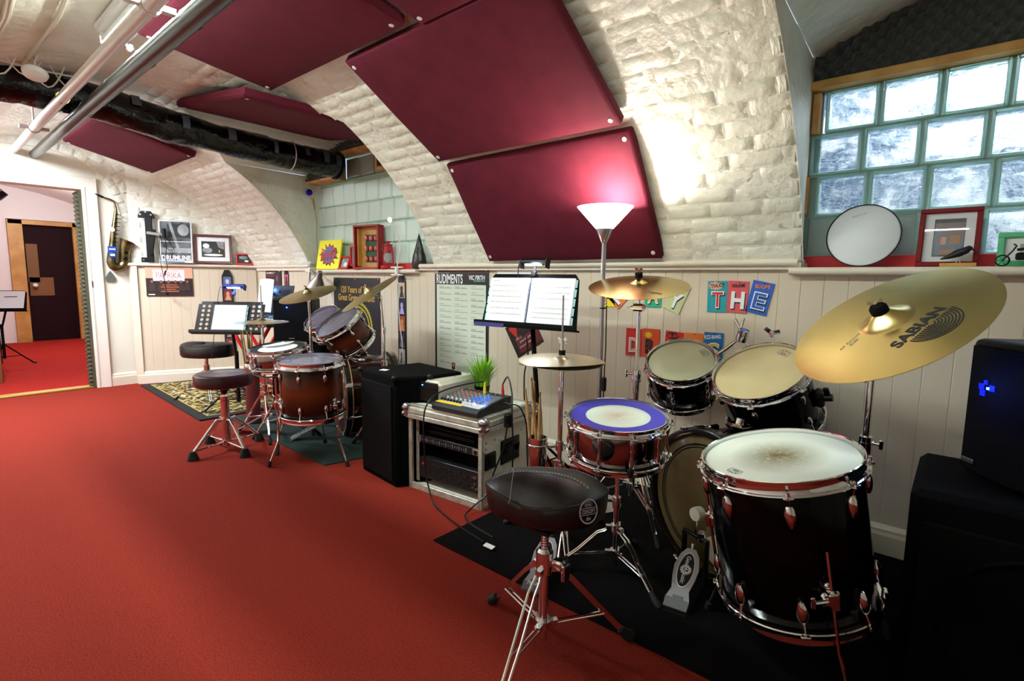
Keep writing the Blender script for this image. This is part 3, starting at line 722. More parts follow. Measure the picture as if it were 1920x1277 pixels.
def leg_double(t, top, low, foot, w=.016, m=chrome, th=.0042, foot_r=.014, foot_l=.07, solid=False):
    """double-braced strap leg from the collar to the foot, with rubber foot as a sub-part"""
    top, foot = V(top), V(foot); d = (foot-top).normalized(); s = d.cross(V((0, 0, 1))).normalized()*w/2
    k = foot-d*foot_l*.75; m1 = top.lerp(k, .22)+V((0, 0, .012)); b = B()
    if solid: b.tube([top, top.lerp(k, .08)+V((0, 0, .006)), m1, top.lerp(k, .6)+V((0, 0, .006)), k], .0115, 4, flat=.55)
    for sg in (() if solid else (-1, 1)):
        b.tube([top+s*sg*.5, top.lerp(k, .08)+s*sg*.9, m1+s*sg, top.lerp(k, .6)+s*sg, k.lerp(top, .06)+s*sg*.8, k+s*sg*.25], th, 6, flat=1)
    o = b.build('leg', m, t, w=True)
    B().tube([k-d*.01, k+d*foot_l*.3, foot-d*.012+V((0, 0, .006)), foot+V((0, 0, .006))], [foot_r*.65, foot_r*.9, foot_r, foot_r*.75], 10).build('rubber_foot', rubber, o, w=True)
    return o
def tripod(t, base, zc, zl, R, angs, m=chrome, rtube=.012, top=None, double=True, w=.016, foot_l=.07, solid=()):
    """collar height zc, lower collar zl, feet on radius R at the angles"""
    base = V(base); top = top or base+V((0, 0, zc+.1))
    B().cyl(base+V((0, 0, min(zl-.05, zc))), top, rtube, n=14).cyl(top-V((0, 0, .035)), top+V((0, 0, .004)), rtube*1.45, n=14).build('lower_tube', m, t, w=True)
    for z in (zc, zl):
        b = B().cyl(base+V((0, 0, z-.014)), base+V((0, 0, z+.014)), rtube*1.7, n=12)
        for a in angs: b.box(base+V((cos(a)*rtube*2, sin(a)*rtube*2, z)), (.03, .018, .02), MX.Rotation(a, 3, 'Z'))
        b.build('collar', m, t, w=True)
    for ia, a in enumerate(angs):
        dv = V((cos(a), sin(a), 0)); foot = base+dv*R; topj = base+dv*rtube*2.4+V((0, 0, zc))
        if double: leg_double(t, topj, None, foot, w=w, m=m, foot_l=foot_l, solid=ia in solid, foot_r=.019 if solid else .014)
        else:
            d = (foot-topj).normalized(); o = B().tube([topj, foot-d*foot_l*.6], .008, 8).build('leg', m, t, w=True)
            B().tube([foot-d*foot_l, foot-d*.01+V((0, 0, .006)), foot+V((0, 0, .006))], [.010, .014, .010], 8).build('rubber_foot', rubber, o, w=True)
        mid = topj.lerp(foot, .62); lo = base+dv*rtube*2.4+V((0, 0, zl)); s = dv.cross(V((0, 0, 1)))*.007
        B().tube([lo+s, mid+s], .0032, 6).tube([lo-s, mid-s], .0032, 6).build('brace', m, t, w=True)
def clampknob(b, c, r=.02, arm=(1, 0, 0)):
    c = V(c); a = V(arm).normalized(); b.cyl(c-V((0, 0, .018)), c+V((0, 0, .018)), r, n=12); b.cyl(c, c+a*(r+.022), .006, n=8); b.box(c+a*(r+.026), (.012, .012, .034), bev=.004)
def floorleg(t, a, R, zb, zt, zfoot, bend=.06, out=.02, kick=.05, low=.13, knee=None, top=.0):
    """hexagonal floor tom leg held by a bracket on the shell; local axes of the drum"""
    ca, sa = cos(a), sin(a); r = R+out
    P = lambda q, z: V((q*ca, q*sa, z))
    o = B().tube([P(r, zt), P(r, zfoot+low), P(r+.003, zfoot+low-.01), P(r+kick, zfoot+.012)], .0052, 6).build('leg', chrome, t)
    B().cyl(P(r+kick-.006, zfoot+.03), P(r+kick+.003, zfoot), .010, .013, n=10).build('rubber_foot', rubber, o)
    b = B(MX.Rotation(a, 4, 'Z')); b.box((R+.004, 0, zb), (.028, .05, .04), bev=.006); b.box((r, 0, zb), (.026, .028, .05), bev=.004); b.cyl((r, 0, zb), (r, -.045, zb), .006, n=8); b.box((r, -.05, zb), (.008, .012, .034), bev=.003); b.sph((R, .0, zb+.03), .012, 8); b.build('leg_bracket', chrome, t)

# ---------------------------------------------------------------- FRONT KIT
def worn(name, base, dirt, r0, r1, sc=22, thr=.5):
    m = bpy.data.materials.new(name); m.use_nodes = True; n = m.node_tree; L = n.links; b = n.nodes['Principled BSDF']; b.inputs['Roughness'].default_value = .55
    t = n.nodes.new('ShaderNodeTexCoord'); ln = n.nodes.new('ShaderNodeVectorMath'); ln.operation = 'LENGTH'; L.new(t.outputs['Object'], ln.inputs[0])
    mr = n.nodes.new('ShaderNodeMapRange'); mr.inputs[1].default_value = r0; mr.inputs[2].default_value = r1; mr.inputs[3].default_value = 1; mr.inputs[4].default_value = 0; L.new(ln.outputs['Value'], mr.inputs[0])
    x = n.nodes.new('ShaderNodeTexNoise'); x.inputs['Scale'].default_value = sc; x.inputs['Detail'].default_value = 8; x.inputs['Roughness'].default_value = .75; L.new(t.outputs['Object'], x.inputs['Vector'])
    cr = n.nodes.new('ShaderNodeValToRGB'); cr.color_ramp.elements[0].position = thr-.14; cr.color_ramp.elements[1].position = thr+.14; L.new(x.outputs[0], cr.inputs[0])
    mu = n.nodes.new('ShaderNodeMath'); mu.operation = 'MULTIPLY'; L.new(mr.outputs[0], mu.inputs[0]); ad = n.nodes.new('ShaderNodeMath'); ad.operation = 'MULTIPLY_ADD'; ad.inputs[1].default_value = .7; ad.inputs[2].default_value = .3; L.new(cr.outputs[0], ad.inputs[0]); L.new(ad.outputs[0], mu.inputs[1])
    mx = n.nodes.new('ShaderNodeMixRGB'); mx.inputs[1].default_value = lin(base); mx.inputs[2].default_value = lin(dirt); L.new(mu.outputs[0], mx.inputs[0]); L.new(mx.outputs[0], b.inputs['Base Color']); return m
fthead = worn('worn_coated_head', '#e6ecde', '#6e5c24', .015, .14, 55, .36)
snhead = worn('coated_snare_head', '#dfe5d8', '#b98f78', .0, .09, 14, .5)
t1head = mat('aged_clear_head', '#b4b294', .3, var=('#a9a686', 6)); t2head = mat('aged_tan_head', '#c9b88c', .3, var=('#bfae80', 5))
FT = (-.382, 1.675, .615); FTn = V((-.145, -.122, .982))
ft = drum('floor_tom', 'big black lacquered floor tom with a worn brown-stained white head', 'drum', FT, FTn, .218, .47, blkshell, fthead, 8, 'floor toms', x=(1, 0, 0), spin=rad(19), lugr=.0165, lugL=.066, h=.038)
headmark(ft, .165, rad(222), .022)
floorleg(ft, rad(-71), .21, -.33, -.19, -.60, kick=.03, low=.12)
floorleg(ft, rad(168), .21, -.24, -.03, -.58, kick=.05, low=.12)
floorleg(ft, rad(62), .21, -.30, -.13, -.60)
# rack toms
tomM = [((-.969, 2.322, .763), (.087, -.511, .855), .155, .215, t1head, 'smaller black rack tom with a clear aged head, in front of the comic cards'),
        ((-.600, 2.210, .773), (-.158, -.525, .836), .18, .285, t2head, 'larger black rack tom with a tan head, partly under the big ride cymbal')]
for c, n, R, D, hd, lab in tomM:
    t = drum('rack_tom', lab, 'drum', c, n, R, D, blkshell, hd, 6, 'rack toms', x=(1, 0, 0), spin=rad(-85), lugr=.011, lugL=.042)
    headmark(t, R*.72, rad(45+85+(15 if R > .16 else 0)), .026)
    b = B(MX.Rotation(rad(150) if R < .16 else rad(90), 4, 'Z')); b.box((R+.006, 0, -D*.55), (.03, .055, .07), bev=.01); b.cyl((R+.01, 0, -D*.55), (R+.05, 0, -D*.55), .014, n=12); b.box((R+.035, 0, -D*.55+.03), (.02, .012, .04), bev=.004); b.build('mount_bracket', chrome if R < .16 else black, t)
# bass drum lies on its side, batter head towards the player
BC = V((-.682, 1.905, .285)); BN = V((-.38, -.92, .0))
bassM = mat('dark_red_bass_lacquer', '#1a0c0c', .15, coat=1); bh = mat('smoky_clear_batter_head', '#7c6a46', .12, alpha=.66)
hoopb = mat('black_wood_hoop', '#0d0c0c', .25, coat=.6)
M = frame(BC, BN, 0, (0, 0, 1)); bd = thing('bass_drum', 'black bass drum lying behind the snare and the big floor tom', 'drum', M, 'bass drums')
R = .265; D = .38
B().lathe([(R-.01, -.02), (R, -.02), (R, -D), (R-.01, -D), (R-.01, -.02)], 64).build('shell', blkshell, bd)
B().lathe([(.0003, -.012), (R-.01, -.012), (R, -.02)], 56).build('batter_head', bh, bd)
B().lathe([(.0003, -D+.005), (R, -D)], 56).build('front_head', matte, bd)
for nm, z0 in (('batter_hoop', -.04), ('front_hoop', -D-.0)):
    B().lathe([(R+.003, z0), (R+.02, z0), (R+.02, z0+.042), (R+.015, z0+.045), (R+.003, z0+.045), (R+.003, z0)], 64).build(nm, hoopb, bd)
B().lathe([(R-.045, -.0108), (R-.042, -.0104), (R-.039, -.0108)], 56).lathe([(R-.055, -.0108), (R-.053, -.0105), (R-.051, -.0108)], 56).build('muffle_ring', black, bd)
for i in range(8):
    a = rad(22)+2*pi*i/8; b = B(MX.Rotation(a, 4, 'Z')); b.box((R+.024, 0, -.012), (.012, .03, .05), bev=.004); b.cyl((R+.024, 0, -.03), (R+.015, 0, -.13), .004, n=6); b.build('claw', chrome, bd)
    b = B(MX.Rotation(a, 4, 'Z')); b.box((R+.008, 0, -.15), (.022, .022, .06), bev=.008); b.build('lug', chrome, bd)
pm = mat('cream_muffling_cushion', '#e4e4c4', .9)
B(WM[bd.name].inverted()).box((-.53, 1.99, .13), (.3, .22, .16), MX.Rotation(.38, 3, 'Z'), bev=.05).build('muffling_pillow', pm, bd)
b = B(); b.cyl((R+.01, .0, -.17), (R+.045, -.0, -.18), .016, n=12); b.box((R+.02, 0, -.17), (.02, .08, .07), bev=.008); b.build('tom_mount_base', chrome, bd)
for sg in (-1, 1):
    a = rad(180+sg*52); leg = B().tube([V((cos(a)*(R+.0), sin(a)*R, -.28)), V((cos(a)*(R+.03), sin(a)*(R+.1), -.32)), V((-.275, sin(a)*(R+.24), -.38))], .006, 8).build('spur', chrome, bd); B().sph((-.275, sin(a)*(R+.24), -.38), .012, 8).build('rubber_tip', rubber, leg)
# tom arms
b = B(); hub = V((-.46, 2.36, .46)); ball = V((-.745, 2.45, .875)); b.cyl(hub, (-.60, 2.47, .78), .013, n=12).cyl((-.60, 2.47, .78), (-.70, 2.46, .82), .010, n=12).sph(ball, .024, 14).cyl(ball-V((0, 0, .02)), ball+V((.01, -.01, .03)), .026, n=16)
b.tube([(-.70, 2.46, .82), ball, (-.80, 2.44, .82), (-.88, 2.42, .75)], .009, 10).tube([(-.70, 2.46, .82), (-.66, 2.46, .84), (-.60, 2.42, .74)], .009, 10)
b.box(ball+V((-.02, 0, .055)), (.012, .01, .05), MX.Rotation(-.5, 3, 'Y'), bev=.003).box(ball+V((.0, 0, .06)), (.012, .01, .05), MX.Rotation(.2, 3, 'Y'), bev=.003); wingnut(b, (-.62, 2.44, .885), (.2, -.2, 1), 1.8)
wz = b.build('tom_holder', chrome, bd, w=True)
# bass pedal
silver = mat('silver_footboard', '#a9a9ac', .35, .6)
def pedal(label, heel, toe, w, group='foot pedals', board=None, posts=True, word=None, beat=None, ovalm=black, kind='bass'):
    """footboard rising from heel to toe"""
    heel, toe = V(heel), V(toe); d = toe-heel; L = d.length; yv = d.normalized(); xv = yv.cross(V((0, 0, 1))).normalized(); zv = xv.cross(yv)
    M = MX.Translation(heel) @ MX(((xv.x, yv.x, zv.x, 0), (xv.y, yv.y, zv.y, 0), (xv.z, yv.z, zv.z, 0), (0, 0, 0, 1)))
    t = thing('foot_pedal', label, 'pedal', M, group)
    prof = [(-w*.5, 0), (-w*.52, L*.14), (-w*.38, L*.30), (-w*.5, L*.5), (-w*.55, L*.68), (-w*.42, L*.88), (-w*.2, L)]
    pts = prof+[(-x, y) for x, y in prof[::-1]]
    B().prism(pts, 0, .006).build('footboard', silver, t); zt = .0066
    B().prism([(-w*.5, 0), (w*.5, 0), (w*.52, L*.15), (w*.22, L*.15), (w*.22, L*.2), (-w*.22, L*.2), (-w*.22, L*.15), (-w*.52, L*.15)][:8], .0061, .0085).build('heel_plate', board or mat('grey_heel_plate', '#6c6e70', .5, .5), t)
    ov = B(); n = 28; ov.add([V((w*.36*cos(2*pi*i/n), L*.63+L*.30*sin(2*pi*i/n), zt)) for i in range(n)], [tuple(range(n))]); ov.build('grip_inlay', ovalm, t)
    b = B(); 
    for i in range(n):
        a0, a1 = 2*pi*i/n, 2*pi*(i+1)/n; b.add([V((w*k*cos(a), L*.63+L*k2*sin(a), zt+.0006)) for a, k, k2 in ((a0, .36, .30), (a1, .36, .30), (a1, .33, .28), (a0, .33, .28))], [(0, 1, 2, 3)])
    if word:
        vs, fs = textmesh(word, 1, L*.46, w*.20, bold=.015); b.add([V((v.y, L*.63-v.x, zt+.0009)) for v in vs], fs)
        for i in range(11):
            a = 2*pi*i/11; q = V((cos(a), sin(a), 0)); s = V((-sin(a), cos(a), 0))*w*.04; o = V((0, L*.63, zt+.0006)); b.add([o+q*w*.12-s, o+q*w*.12+s, o+q*w*.25+s*1.2, o+q*w*.25-s*1.2], [(0, 1, 2, 3)])
    b.build('inlay_print', mat('white_print', '#d8d8d8', .5), t)
    return t
tp = pedal('silver bass drum pedal with a black oval inlay, heel on the black mat', (-.655, 1.625, .012), (-.685, 1.835, .13), .078, word='Gear4music')
iv = WM[tp.name].inverted()
b = B(iv); 
for sx in (-1, 1): b.box(V((-.685, 1.865, .09))+V((.055*sx*.92, -.055*sx*.38, 0)), (.016, .02, .18), bev=.004)
b.cyl(V((-.735, 1.885, .175)), V((-.632, 1.843, .175)), .007, n=10); b.build('pedal_frame', black, tp)
b = B(iv); b.cyl((-.685, 1.865, .175), (-.67, 1.82, .27), .0045, n=8); b.box((-.662, 1.863, .18), (.03, .03, .04), MX.Rotation(.3, 3, 'Z'), bev=.006); b.build('beater_rod', chrome, tp)
b = B(iv); b.lathe([(.0004, -.018), (.024, -.016), (.026, 0), (.024, .016), (.0004, .018)], 20, frame((-.672, 1.835, .275), (-.38, -.92, 0))); b.build('beater', mat('beater_felt', '#d5d6c4', .9), tp)
b = B(iv); b.box((-.67, 1.74, .006), (.09, .27, .008), MX.Rotation(.13, 3, 'Z')); b.build('base_plate', black, tp)
b = B(iv); b.tube([(-.685, 1.845, .15), (-.684, 1.84, .14), (-.684, 1.838, .128)], .006, 6); b.build('chain', steel, tp)
# snare on its stand
smoked = mat('dark_mirror_shell', '#9a8f90', .10, 1)
SN = (-.931, 1.687, .633)
sn = drum('snare_drum', 'chrome snare drum with a blue muffling ring on its white head', 'drum', SN, (.052, -.088, .995), .18, .17, smoked, snhead, 10, 'snare drums', x=(1, 0, 0), spin=rad(-80), lugs='tube', h=.024)
B().lathe([(R2, z) for R2, z in ((.118, -.0098), (.118, -.0088), (.170, -.0088), (.170, -.0098), (.118, -.0098))], 64).build('muffling_ring', mat('blue_violet_ring', '#4a44c0', .5), sn)
b = B(MX.Rotation(rad(-105), 4, 'Z')); b.box((.182, 0, -.085), (.016, .03, .085), bev=.004); b.box((.19, 0, -.052), (.02, .05, .01), bev=.003); b.cyl((.188, 0, -.1), (.188, 0, -.16), .006, n=8); b.box((.185, 0, -.135), (.02, .06, .012), bev=.003); b.build('strainer', chrome, sn)
b = B(MX.Rotation(rad(-45), 4, 'Z')); b.box((.1745, 0, -.075), (.003, .045, .028)); b.build('badge', mat('dark_badge', '#2a2420', .3, .8), sn)
st = thing('snare_stand', 'chrome snare stand under the snare with the blue ring', 'stand', loc=(-.94, 1.70, 0))
sb = V((-.93, 1.70, 0)); tripod(st, sb, .185, .085, .25, [rad(215), rad(-22), rad(100)], rtube=.011, top=sb+V((0, 0, .30)))
B().cyl(sb+V((0, 0, .28)), sb+V((0, 0, .42)), .008, n=12).build('upper_tube', chrome, st, w=True)
b = B(); clampknob(b, sb+V((0, 0, .29)), .017, (-1, -.5, 0)); b.build('clamp', chrome, st, w=True); b = B(); clampknob(b, sb+V((0, 0, .41)), .017, (1, -.6, 0)); b.build('clamp', chrome, st, w=True)
for i in range(3):
    a = rad(72+120*i); e = sb+V((cos(a)*.186, sin(a)*.186, .458)); o = B().tube([sb+V((0, 0, .43)), sb+V((cos(a)*.1, sin(a)*.1, .435)), e, e+V((0, 0, .03))], .006, 8).build('basket_arm', chrome, st, w=True)
    B().box(e+V((-cos(a)*.0, -sin(a)*.0, .014)), (.022, .02, .034), MX.Rotation(a, 3, 'Z'), bev=.006).build('rubber_grip', rubber, o, w=True)
# hi-hat
HH = V((-1.246, 1.76, .796)); hx = V((-1.246, 1.77, 0))
hs = thing('hi_hat_stand', 'chrome hi-hat stand beside the snare, holding a pair of cymbals and a stick cup', 'stand', loc=hx)
tripod(hs, hx, .25, .10, .27, [rad(190), rad(75), rad(-45)], rtube=.0145, top=hx+V((0, 0, .34)))
B().cyl(hx+V((0, 0, .33)), hx+V((0, 0, .755)), .0105, n=14).cyl(hx+V((0, 0, .745)), hx+V((0, 0, .768)), .024, .03, n=16).build('upper_tube', chrome, hs, w=True)
b = B(); clampknob(b, hx+V((0, 0, .34)), .02, (.8, -.6, 0)); b.build('clamp', chrome, hs, w=True)
B().cyl(hx+V((0, 0, .75)), hx+V((0, 0, 1.055)), .0036, n=8).build('pull_rod', steel, hs, w=True)
b = B(); c = HH+V((0, .01, .03)); b.cyl(c, c+V((0, 0, .05)), .008, n=12).cyl(c+V((0, 0, .034)), c+V((0, 0, .04)), .016, n=16); wingnut(b, c+V((0, 0, .03)), (0, 0, 1), 1.3); b.cyl(c+V((-.02, 0, .035)), c+V((.025, 0, .035)), .003, n=6); b.build('clutch', chrome, hs, w=True)
B().cyl(HH+V((0, .01, .012)), HH+V((0, .01, .032)), .014, n=16).build('felt', matte, hs, w=True)
cymbal('hi_hat_cymbal', 'upper hi-hat cymbal of the front kit', HH+V((0, .008, .0)), (.04, -.03, 1), .178, brassw, 'hi-hat cymbals')
cymbal('hi_hat_cymbal', 'lower hi-hat cymbal of the front kit, turned upside down', HH+V((0, .008, -.034)), (.075, -.029, -1), .178, brassw, 'hi-hat cymbals')
pd = pedal('small hi-hat pedal seen through the throne legs', (-1.077, 1.378, .012), (-1.16, 1.60, .10), .08, word=None)
vs, fs = textmesh('PEARL', 1, .05, .014, bold=.02); B().add([V((v.x, .03+v.y, .0100)) for v in vs], fs).build('heel_print', mat('white_print', '#d8d8d8'), pd)
b = B(WM[pd.name].inverted())
for sx in (-1, 1): b.tube([(-1.17+sx*.035, 1.62, .01), (-1.2+sx*.03, 1.7, .12), (-1.24, 1.76, .14)], .006, 6)
b.tube([(-1.165, 1.61, .10), (-1.2, 1.69, .13), (-1.246, 1.77, .2)], .005, 6); b.build('pedal_frame', chrome, pd)
# crash on a straight stand
CR = V((-1.074, 2.085, 1.112)); cs = thing('cymbal_stand', 'chrome straight cymbal stand behind the hi-hat, holding the crash cymbal', 'stand', loc=(-1.09, 2.13, 0)); cb = V((-1.09, 2.13, 0))
tripod(cs, cb, .33, .18, .26, [rad(200), rad(85), rad(-35)], rtube=.014, top=cb+V((0, 0, .70)))
B().cyl(cb+V((0, 0, .68)), cb+V((.002, -.004, 1.0)), .0095, n=14).cyl(cb+V((0, -.004, .99)), cb+V((0.003, -.006, 1.05)), .0075, n=12).build('upper_tube', chrome, cs, w=True)
b = B(); clampknob(b, cb+V((0, 0, .70)), .019, (-1, -.3, 0)); b.cyl(cb+V((-.02, -.004, 1.0)), cb+V((.025, -.004, 1.0)), .019, n=16); wingnut(b, cb+V((-.022, -.004, 1.0)), (-1, 0, 0), 1.2); b.build('clamp', chrome, cs, w=True)
b = B(); b.cyl(cb+V((.01, -.02, 1.055)), cb+V((-.03, -.02, 1.055)), .011, n=12).cyl(cb+V((.003, -.006, 1.04)), cb+V((.012, -.035, 1.085)), .007, n=8).cyl(CR-V((0, 0, .02)), CR+V((.004, -.008, .045)), .0035, n=8); b.build('tilter', black, cs, w=True)
b = B().cyl(CR+V((.001, 0, .02)), CR+V((.003, -.006, .04)), .016, n=16); b.build('felt', matte, cs, w=True)
b = B(); wingnut(b, CR+V((.003, -.006, .042)), (.083, -.216, .973), 1); b.build('wing_nut', chrome, cs, w=True)
tc_, zf = cymbal('crash_cymbal', 'golden crash cymbal in front of the floor lamp pole', CR, (.083, -.216, .973), .215, brass, bell=.07, bow=.09)
for i, r in enumerate((.150,)):
    sig = B(); a0 = rad(-52)
    def on(r, a): return V((r*cos(a), r*sin(a), zf(r)+.0008))
    for path in ([(.12, -.30), (.14, -.16), (.16, -.05), (.175, .02)], [(.178, -.02), (.15, -.2), (.13, -.36)], [(.12, -.28), (.16, -.2), (.165, -.14)]):
        sig.tube([on(rr, a0+rad(20)+aa) for rr, aa in path], .0012, 5)
    sig.build('maker_emblem', greyink, tc_)
cymprint(tc_, zf, 'Avedis Zildjian Co.', .135, rad(128), .12, .016, greyink, bold=0, rot=pi*.0)
# ride on the boom stand
RD = V((-.162, 1.775, 1.020)); RN = V((-.406, -.463, .788)).normalized()
rc, zr = cymbal('ride_cymbal', 'large golden ride cymbal with a big black maker print, steeply tilted', RD, RN, .254, brass, bell=.13, bow=.06, x=(1, 0, 0), bl=.29)
# print on the ride: which local angle faces right/down in the picture
def ride_ang(p):       # world direction to local polar angle
    q = WM[rc.name].inverted() @ V(p); return atan2(q.y, q.x), hypot(q.x, q.y)
Xr = WM[rc.name].inverted().to_3x3() @ Rr; rr_ = atan2(Xr.y, Xr.x)        # local angle of picture right
a_s = rr_-rad(86)
cymprint(rc, zr, 'SABIAN', .133, a_s, .155, .034, ink, bold=.035, rot=pi/2*0+0, name='maker_name') if 0 else None
Mx_ = MX.Rotation(a_s, 4, 'Z') @ MX.Translation((.108, 0, 0)) @ MX.Rotation(rad(97), 4, 'Z')
vs, fs = textmesh('SABIAN', 1, .165, .032, bold=.03); q = []
for v in vs: p = Mx_ @ v; q.append(V((p.x, p.y, zr(hypot(p.x, p.y))+.0009)))
B().add(q, fs).build('maker_name', ink, rc)
b = B()
for k in range(9):
    r0 = .008+.0075*k; r1 = r0+.0038; n = 20
    for i in range(n):
        a0, a1 = -pi+pi*i/n, -pi+pi*(i+1)/n; P = []
        for r, a in ((r0, a0), (r0, a1), (r1, a1), (r1, a0)):
            p = Mx_ @ V((.018+r*cos(a), -.022+r*sin(a)*.9, 0)); P.append(V((p.x, p.y, zr(hypot(p.x, p.y))+.0009)))
        b.add(P, [(0, 1, 2, 3)])
b.build('ring_emblem', ink, rc)
Mx2 = MX.Rotation(rr_+pi-.1, 4, 'Z') @ MX.Translation((.105, 0, 0)) @ MX.Rotation(rad(40)+pi+rad(-25), 4, 'Z')
for word, w, yy in (('AA Xplosion', .075, 0), ('Ride', .03, -.014)):
    vs, fs = textmesh(word, 1, w, .011, shear=.3); q = []
    for v in vs: p = Mx2 @ (v+V((0, yy, 0))); q.append(V((p.x, p.y, zr(hypot(p.x, p.y))+.0009)))
    B().add(q, fs).build('model_print', greyink, rc)
rsb = V((-.215, 2.12, 0)); rs = thing('cymbal_stand', 'dark chrome boom cymbal stand behind the big floor tom', 'stand', loc=rsb)
tripod(rs, rsb, .28, .12, .22, [rad(75), rad(-55), rad(-120)], rtube=.0155, top=rsb+V((0, 0, .575)))
B().cyl(rsb+V((0, 0, .55)), rsb+V((0, 0, .86)), .0105, n=14).build('upper_tube', chrome, rs, w=True)
b = B(); clampknob(b, rsb+V((0, 0, .58)), .021, (1, -.3, .0)); b.cyl(rsb+V((-.02, 0, .86)), rsb+V((.02, 0, .86)), .02, n=16); b.build('clamp', chrome, rs, w=True)
tip = RD-RN*.02; d = (tip-(rsb+V((0, 0, .86)))).normalized()
B().cyl(rsb+V((0, 0, .86))-d*.20, tip-RN*.03, .006, n=10).cyl(rsb+V((0, 0, .86))-d*.16, rsb+V((0, 0, .86))-d*.13, .010, n=10).build('boom_arm', chrome, rs, w=True); B().cyl(rsb+V((0, 0, .86))-d*.27, rsb+V((0, 0, .86))-d*.19, .011, n=10).build('boom_grip', rubber, rs, w=True)
B().cyl(tip-RN*.04, RD+RN*.05, .0045, n=8).build('tilter', chrome, rs, w=True)
B().lathe([(.0005, .018), (.018, .018), (.0225, .024), (.0225, .042), (.017, .050), (.0005, .050)], 20, frame(RD, RN)).build('felt', matte, rs, w=True)
b = B(); wingnut(b, RD+RN*.046, RN, 1.0); b.build('wing_nut', chrome, rs, w=True)
# throne: moulded vinyl saddle on a heavy tripod
th = thing('drum_throne', 'black vinyl saddle-shaped drum throne with a round white badge', 'stool', loc=(-.884, 1.19, 0))
TB = V((-.884, 1.19, 0)); 
SM = MX.Translation((-.935, 1.25, .488)) @ MX.Rotation(rad(-8), 4, 'X') @ MX.Rotation(rad(-6), 4, 'Y') @ MX.Rotation(rad(20), 4, 'Z')
def sr(a):       # saddle outline
    return .168+.022*cos(2*a)+.016*cos(a)-.012*cos(3*a)
def stop(r, a): q = r/sr(a); return .060*(1-q**3.2)-.012-.028*(r*cos(a)/.17)**2*0+.012*cos(2*a)*q*q-.010*abs(sin(a))**3*q*q
na = 64; b = B(SM); prof = [0.02, .2, .4, .6, .75, .86, .93, .975, 1.0]
rows_ = []
for q in prof: rows_.append([(q*sr(2*pi*i/na)*cos(2*pi*i/na), q*sr(2*pi*i/na)*sin(2*pi*i/na), stop(q*sr(2*pi*i/na), 2*pi*i/na)-.0) for i in range(na)])
for s, dz in ((1.006, -.012), (1.0, -.03), (.985, -.055), (.95, -.078), (.88, -.09), (.5, -.094), (.02, -.094)):
    rows_.append([(s*sr(2*pi*i/na)*cos(2*pi*i/na), s*sr(2*pi*i/na)*sin(2*pi*i/na), dz+stop(sr(2*pi*i/na), 2*pi*i/na)*(.6 if dz > -.05 else .2)) for i in range(na)])
vs = [V(p) for r in rows_ for p in r]; k = len(rows_)
b.add(vs, [(j*na+i, j*na+(i+1) % na, (j+1)*na+(i+1) % na, (j+1)*na+i) for j in range(k-1) for i in range(na)]+[tuple(range(na))])
seat = b.build('seat', vinyl, th, w=True, sharp=1.5)
def st3(x, y, e=.0012): r = hypot(x, y); a = atan2(y, x); return SM @ V((x, y, stop(min(r, sr(a)), a)+e))
b = B()
b.tube([SM @ V((sr(2*pi*i/na)*1.003*cos(2*pi*i/na), sr(2*pi*i/na)*1.003*sin(2*pi*i/na), stop(sr(2*pi*i/na), 2*pi*i/na)-.003)) for i in range(na)], .0032, 6, closed=True)
b.build('piping', vinyl, seat, w=True)
stm = mat('grey_stitching', '#b4b4b8', .8); b = B()
def stitch(x0, y0, x1, y1, bow=0):
    n = 30; L = []
    for i in range(n+1):
        u = i/n; x = x0+(x1-x0)*u; y = y0+(y1-y0)*u; nx, ny = -(y1-y0), x1-x0; l = hypot(nx, ny); k = bow*sin(pi*u); L.append((x+nx/l*k, y+ny/l*k))
    for i in range(0, n): 
        if 1: b.tube([st3(*L[i]), st3(L[i][0]*.35+L[i+1][0]*.65, L[i][1]*.35+L[i+1][1]*.65)], .0013, 4)
for off in (0, .007): stitch(-.15, -.055+off, .155, -.07+off, .018); stitch(-.14, .06+off, .15, .075+off, -.02)
stitch(-.06, -.155, -.085, -.045); stitch(-.085, -.045, -.085, .06, .02)
b.build('stitching', stm, seat, w=True)
# badge on the side facing the camera
bdir = V((.5, -.86, 0)).normalized()
# badge with lettering on the near side of the saddle
def side_pt(a, z): 
    return SM @ V((sr(a)*1.006*cos(a), sr(a)*1.006*sin(a), z))
Ri = SM.inverted().to_3x3(); dl = Ri @ V((.965, -.26, 0)); ab = atan2(dl.y, dl.x)
pc = side_pt(ab, -.035); nrm = SM.to_3x3() @ V((cos(ab), sin(ab), 0.03)); upv = SM.to_3x3() @ V((0, 0, 1))
BM = frame(pc+nrm*.006, nrm, 0, nrm.cross(upv)*-1)
wp = mat('white_print', '#d8d8d8', .5); b = B(BM)
def ringm(b, r0, r1, z=0, n=36, sx=1, sy=1, cx=0, cy=0):
    b.add([V((cx+r*sx*cos(2*pi*i/n), cy+r*sy*sin(2*pi*i/n), z)) for r in (r0, r1) for i in range(n)], [(i, (i+1) % n, n+(i+1) % n, n+i) for i in range(n)])
ringm(b, .0305, .0345); b.add([V((x, y, 0)) for y0 in (.008, -.0095) for x, y in ((-.029, y0), (.029, y0), (.029, y0+.0015), (-.029, y0+.0015))], [(0, 1, 2, 3), (4, 5, 6, 7)])
for tx, w, h, y in (('CONCEPT', .05, .0105, .0), ('dw', .017, .012, -.019), ('pdp', .018, .009, .018)):
    vs, fs = textmesh(tx, 1, w, h, bold=.015); b.add([v+V((0, y, .0)) for v in vs], fs)
ringm(b, .0125, .0138, sx=1, sy=.55, cy=.018)
b.build('badge', wp, seat, w=True)
tripod(th, TB, .262, .085, .285, [rad(167), rad(50), rad(-78)], rtube=.0145, top=TB+V((0, 0, .30)), w=.022, foot_l=.06, solid=(0, 1))
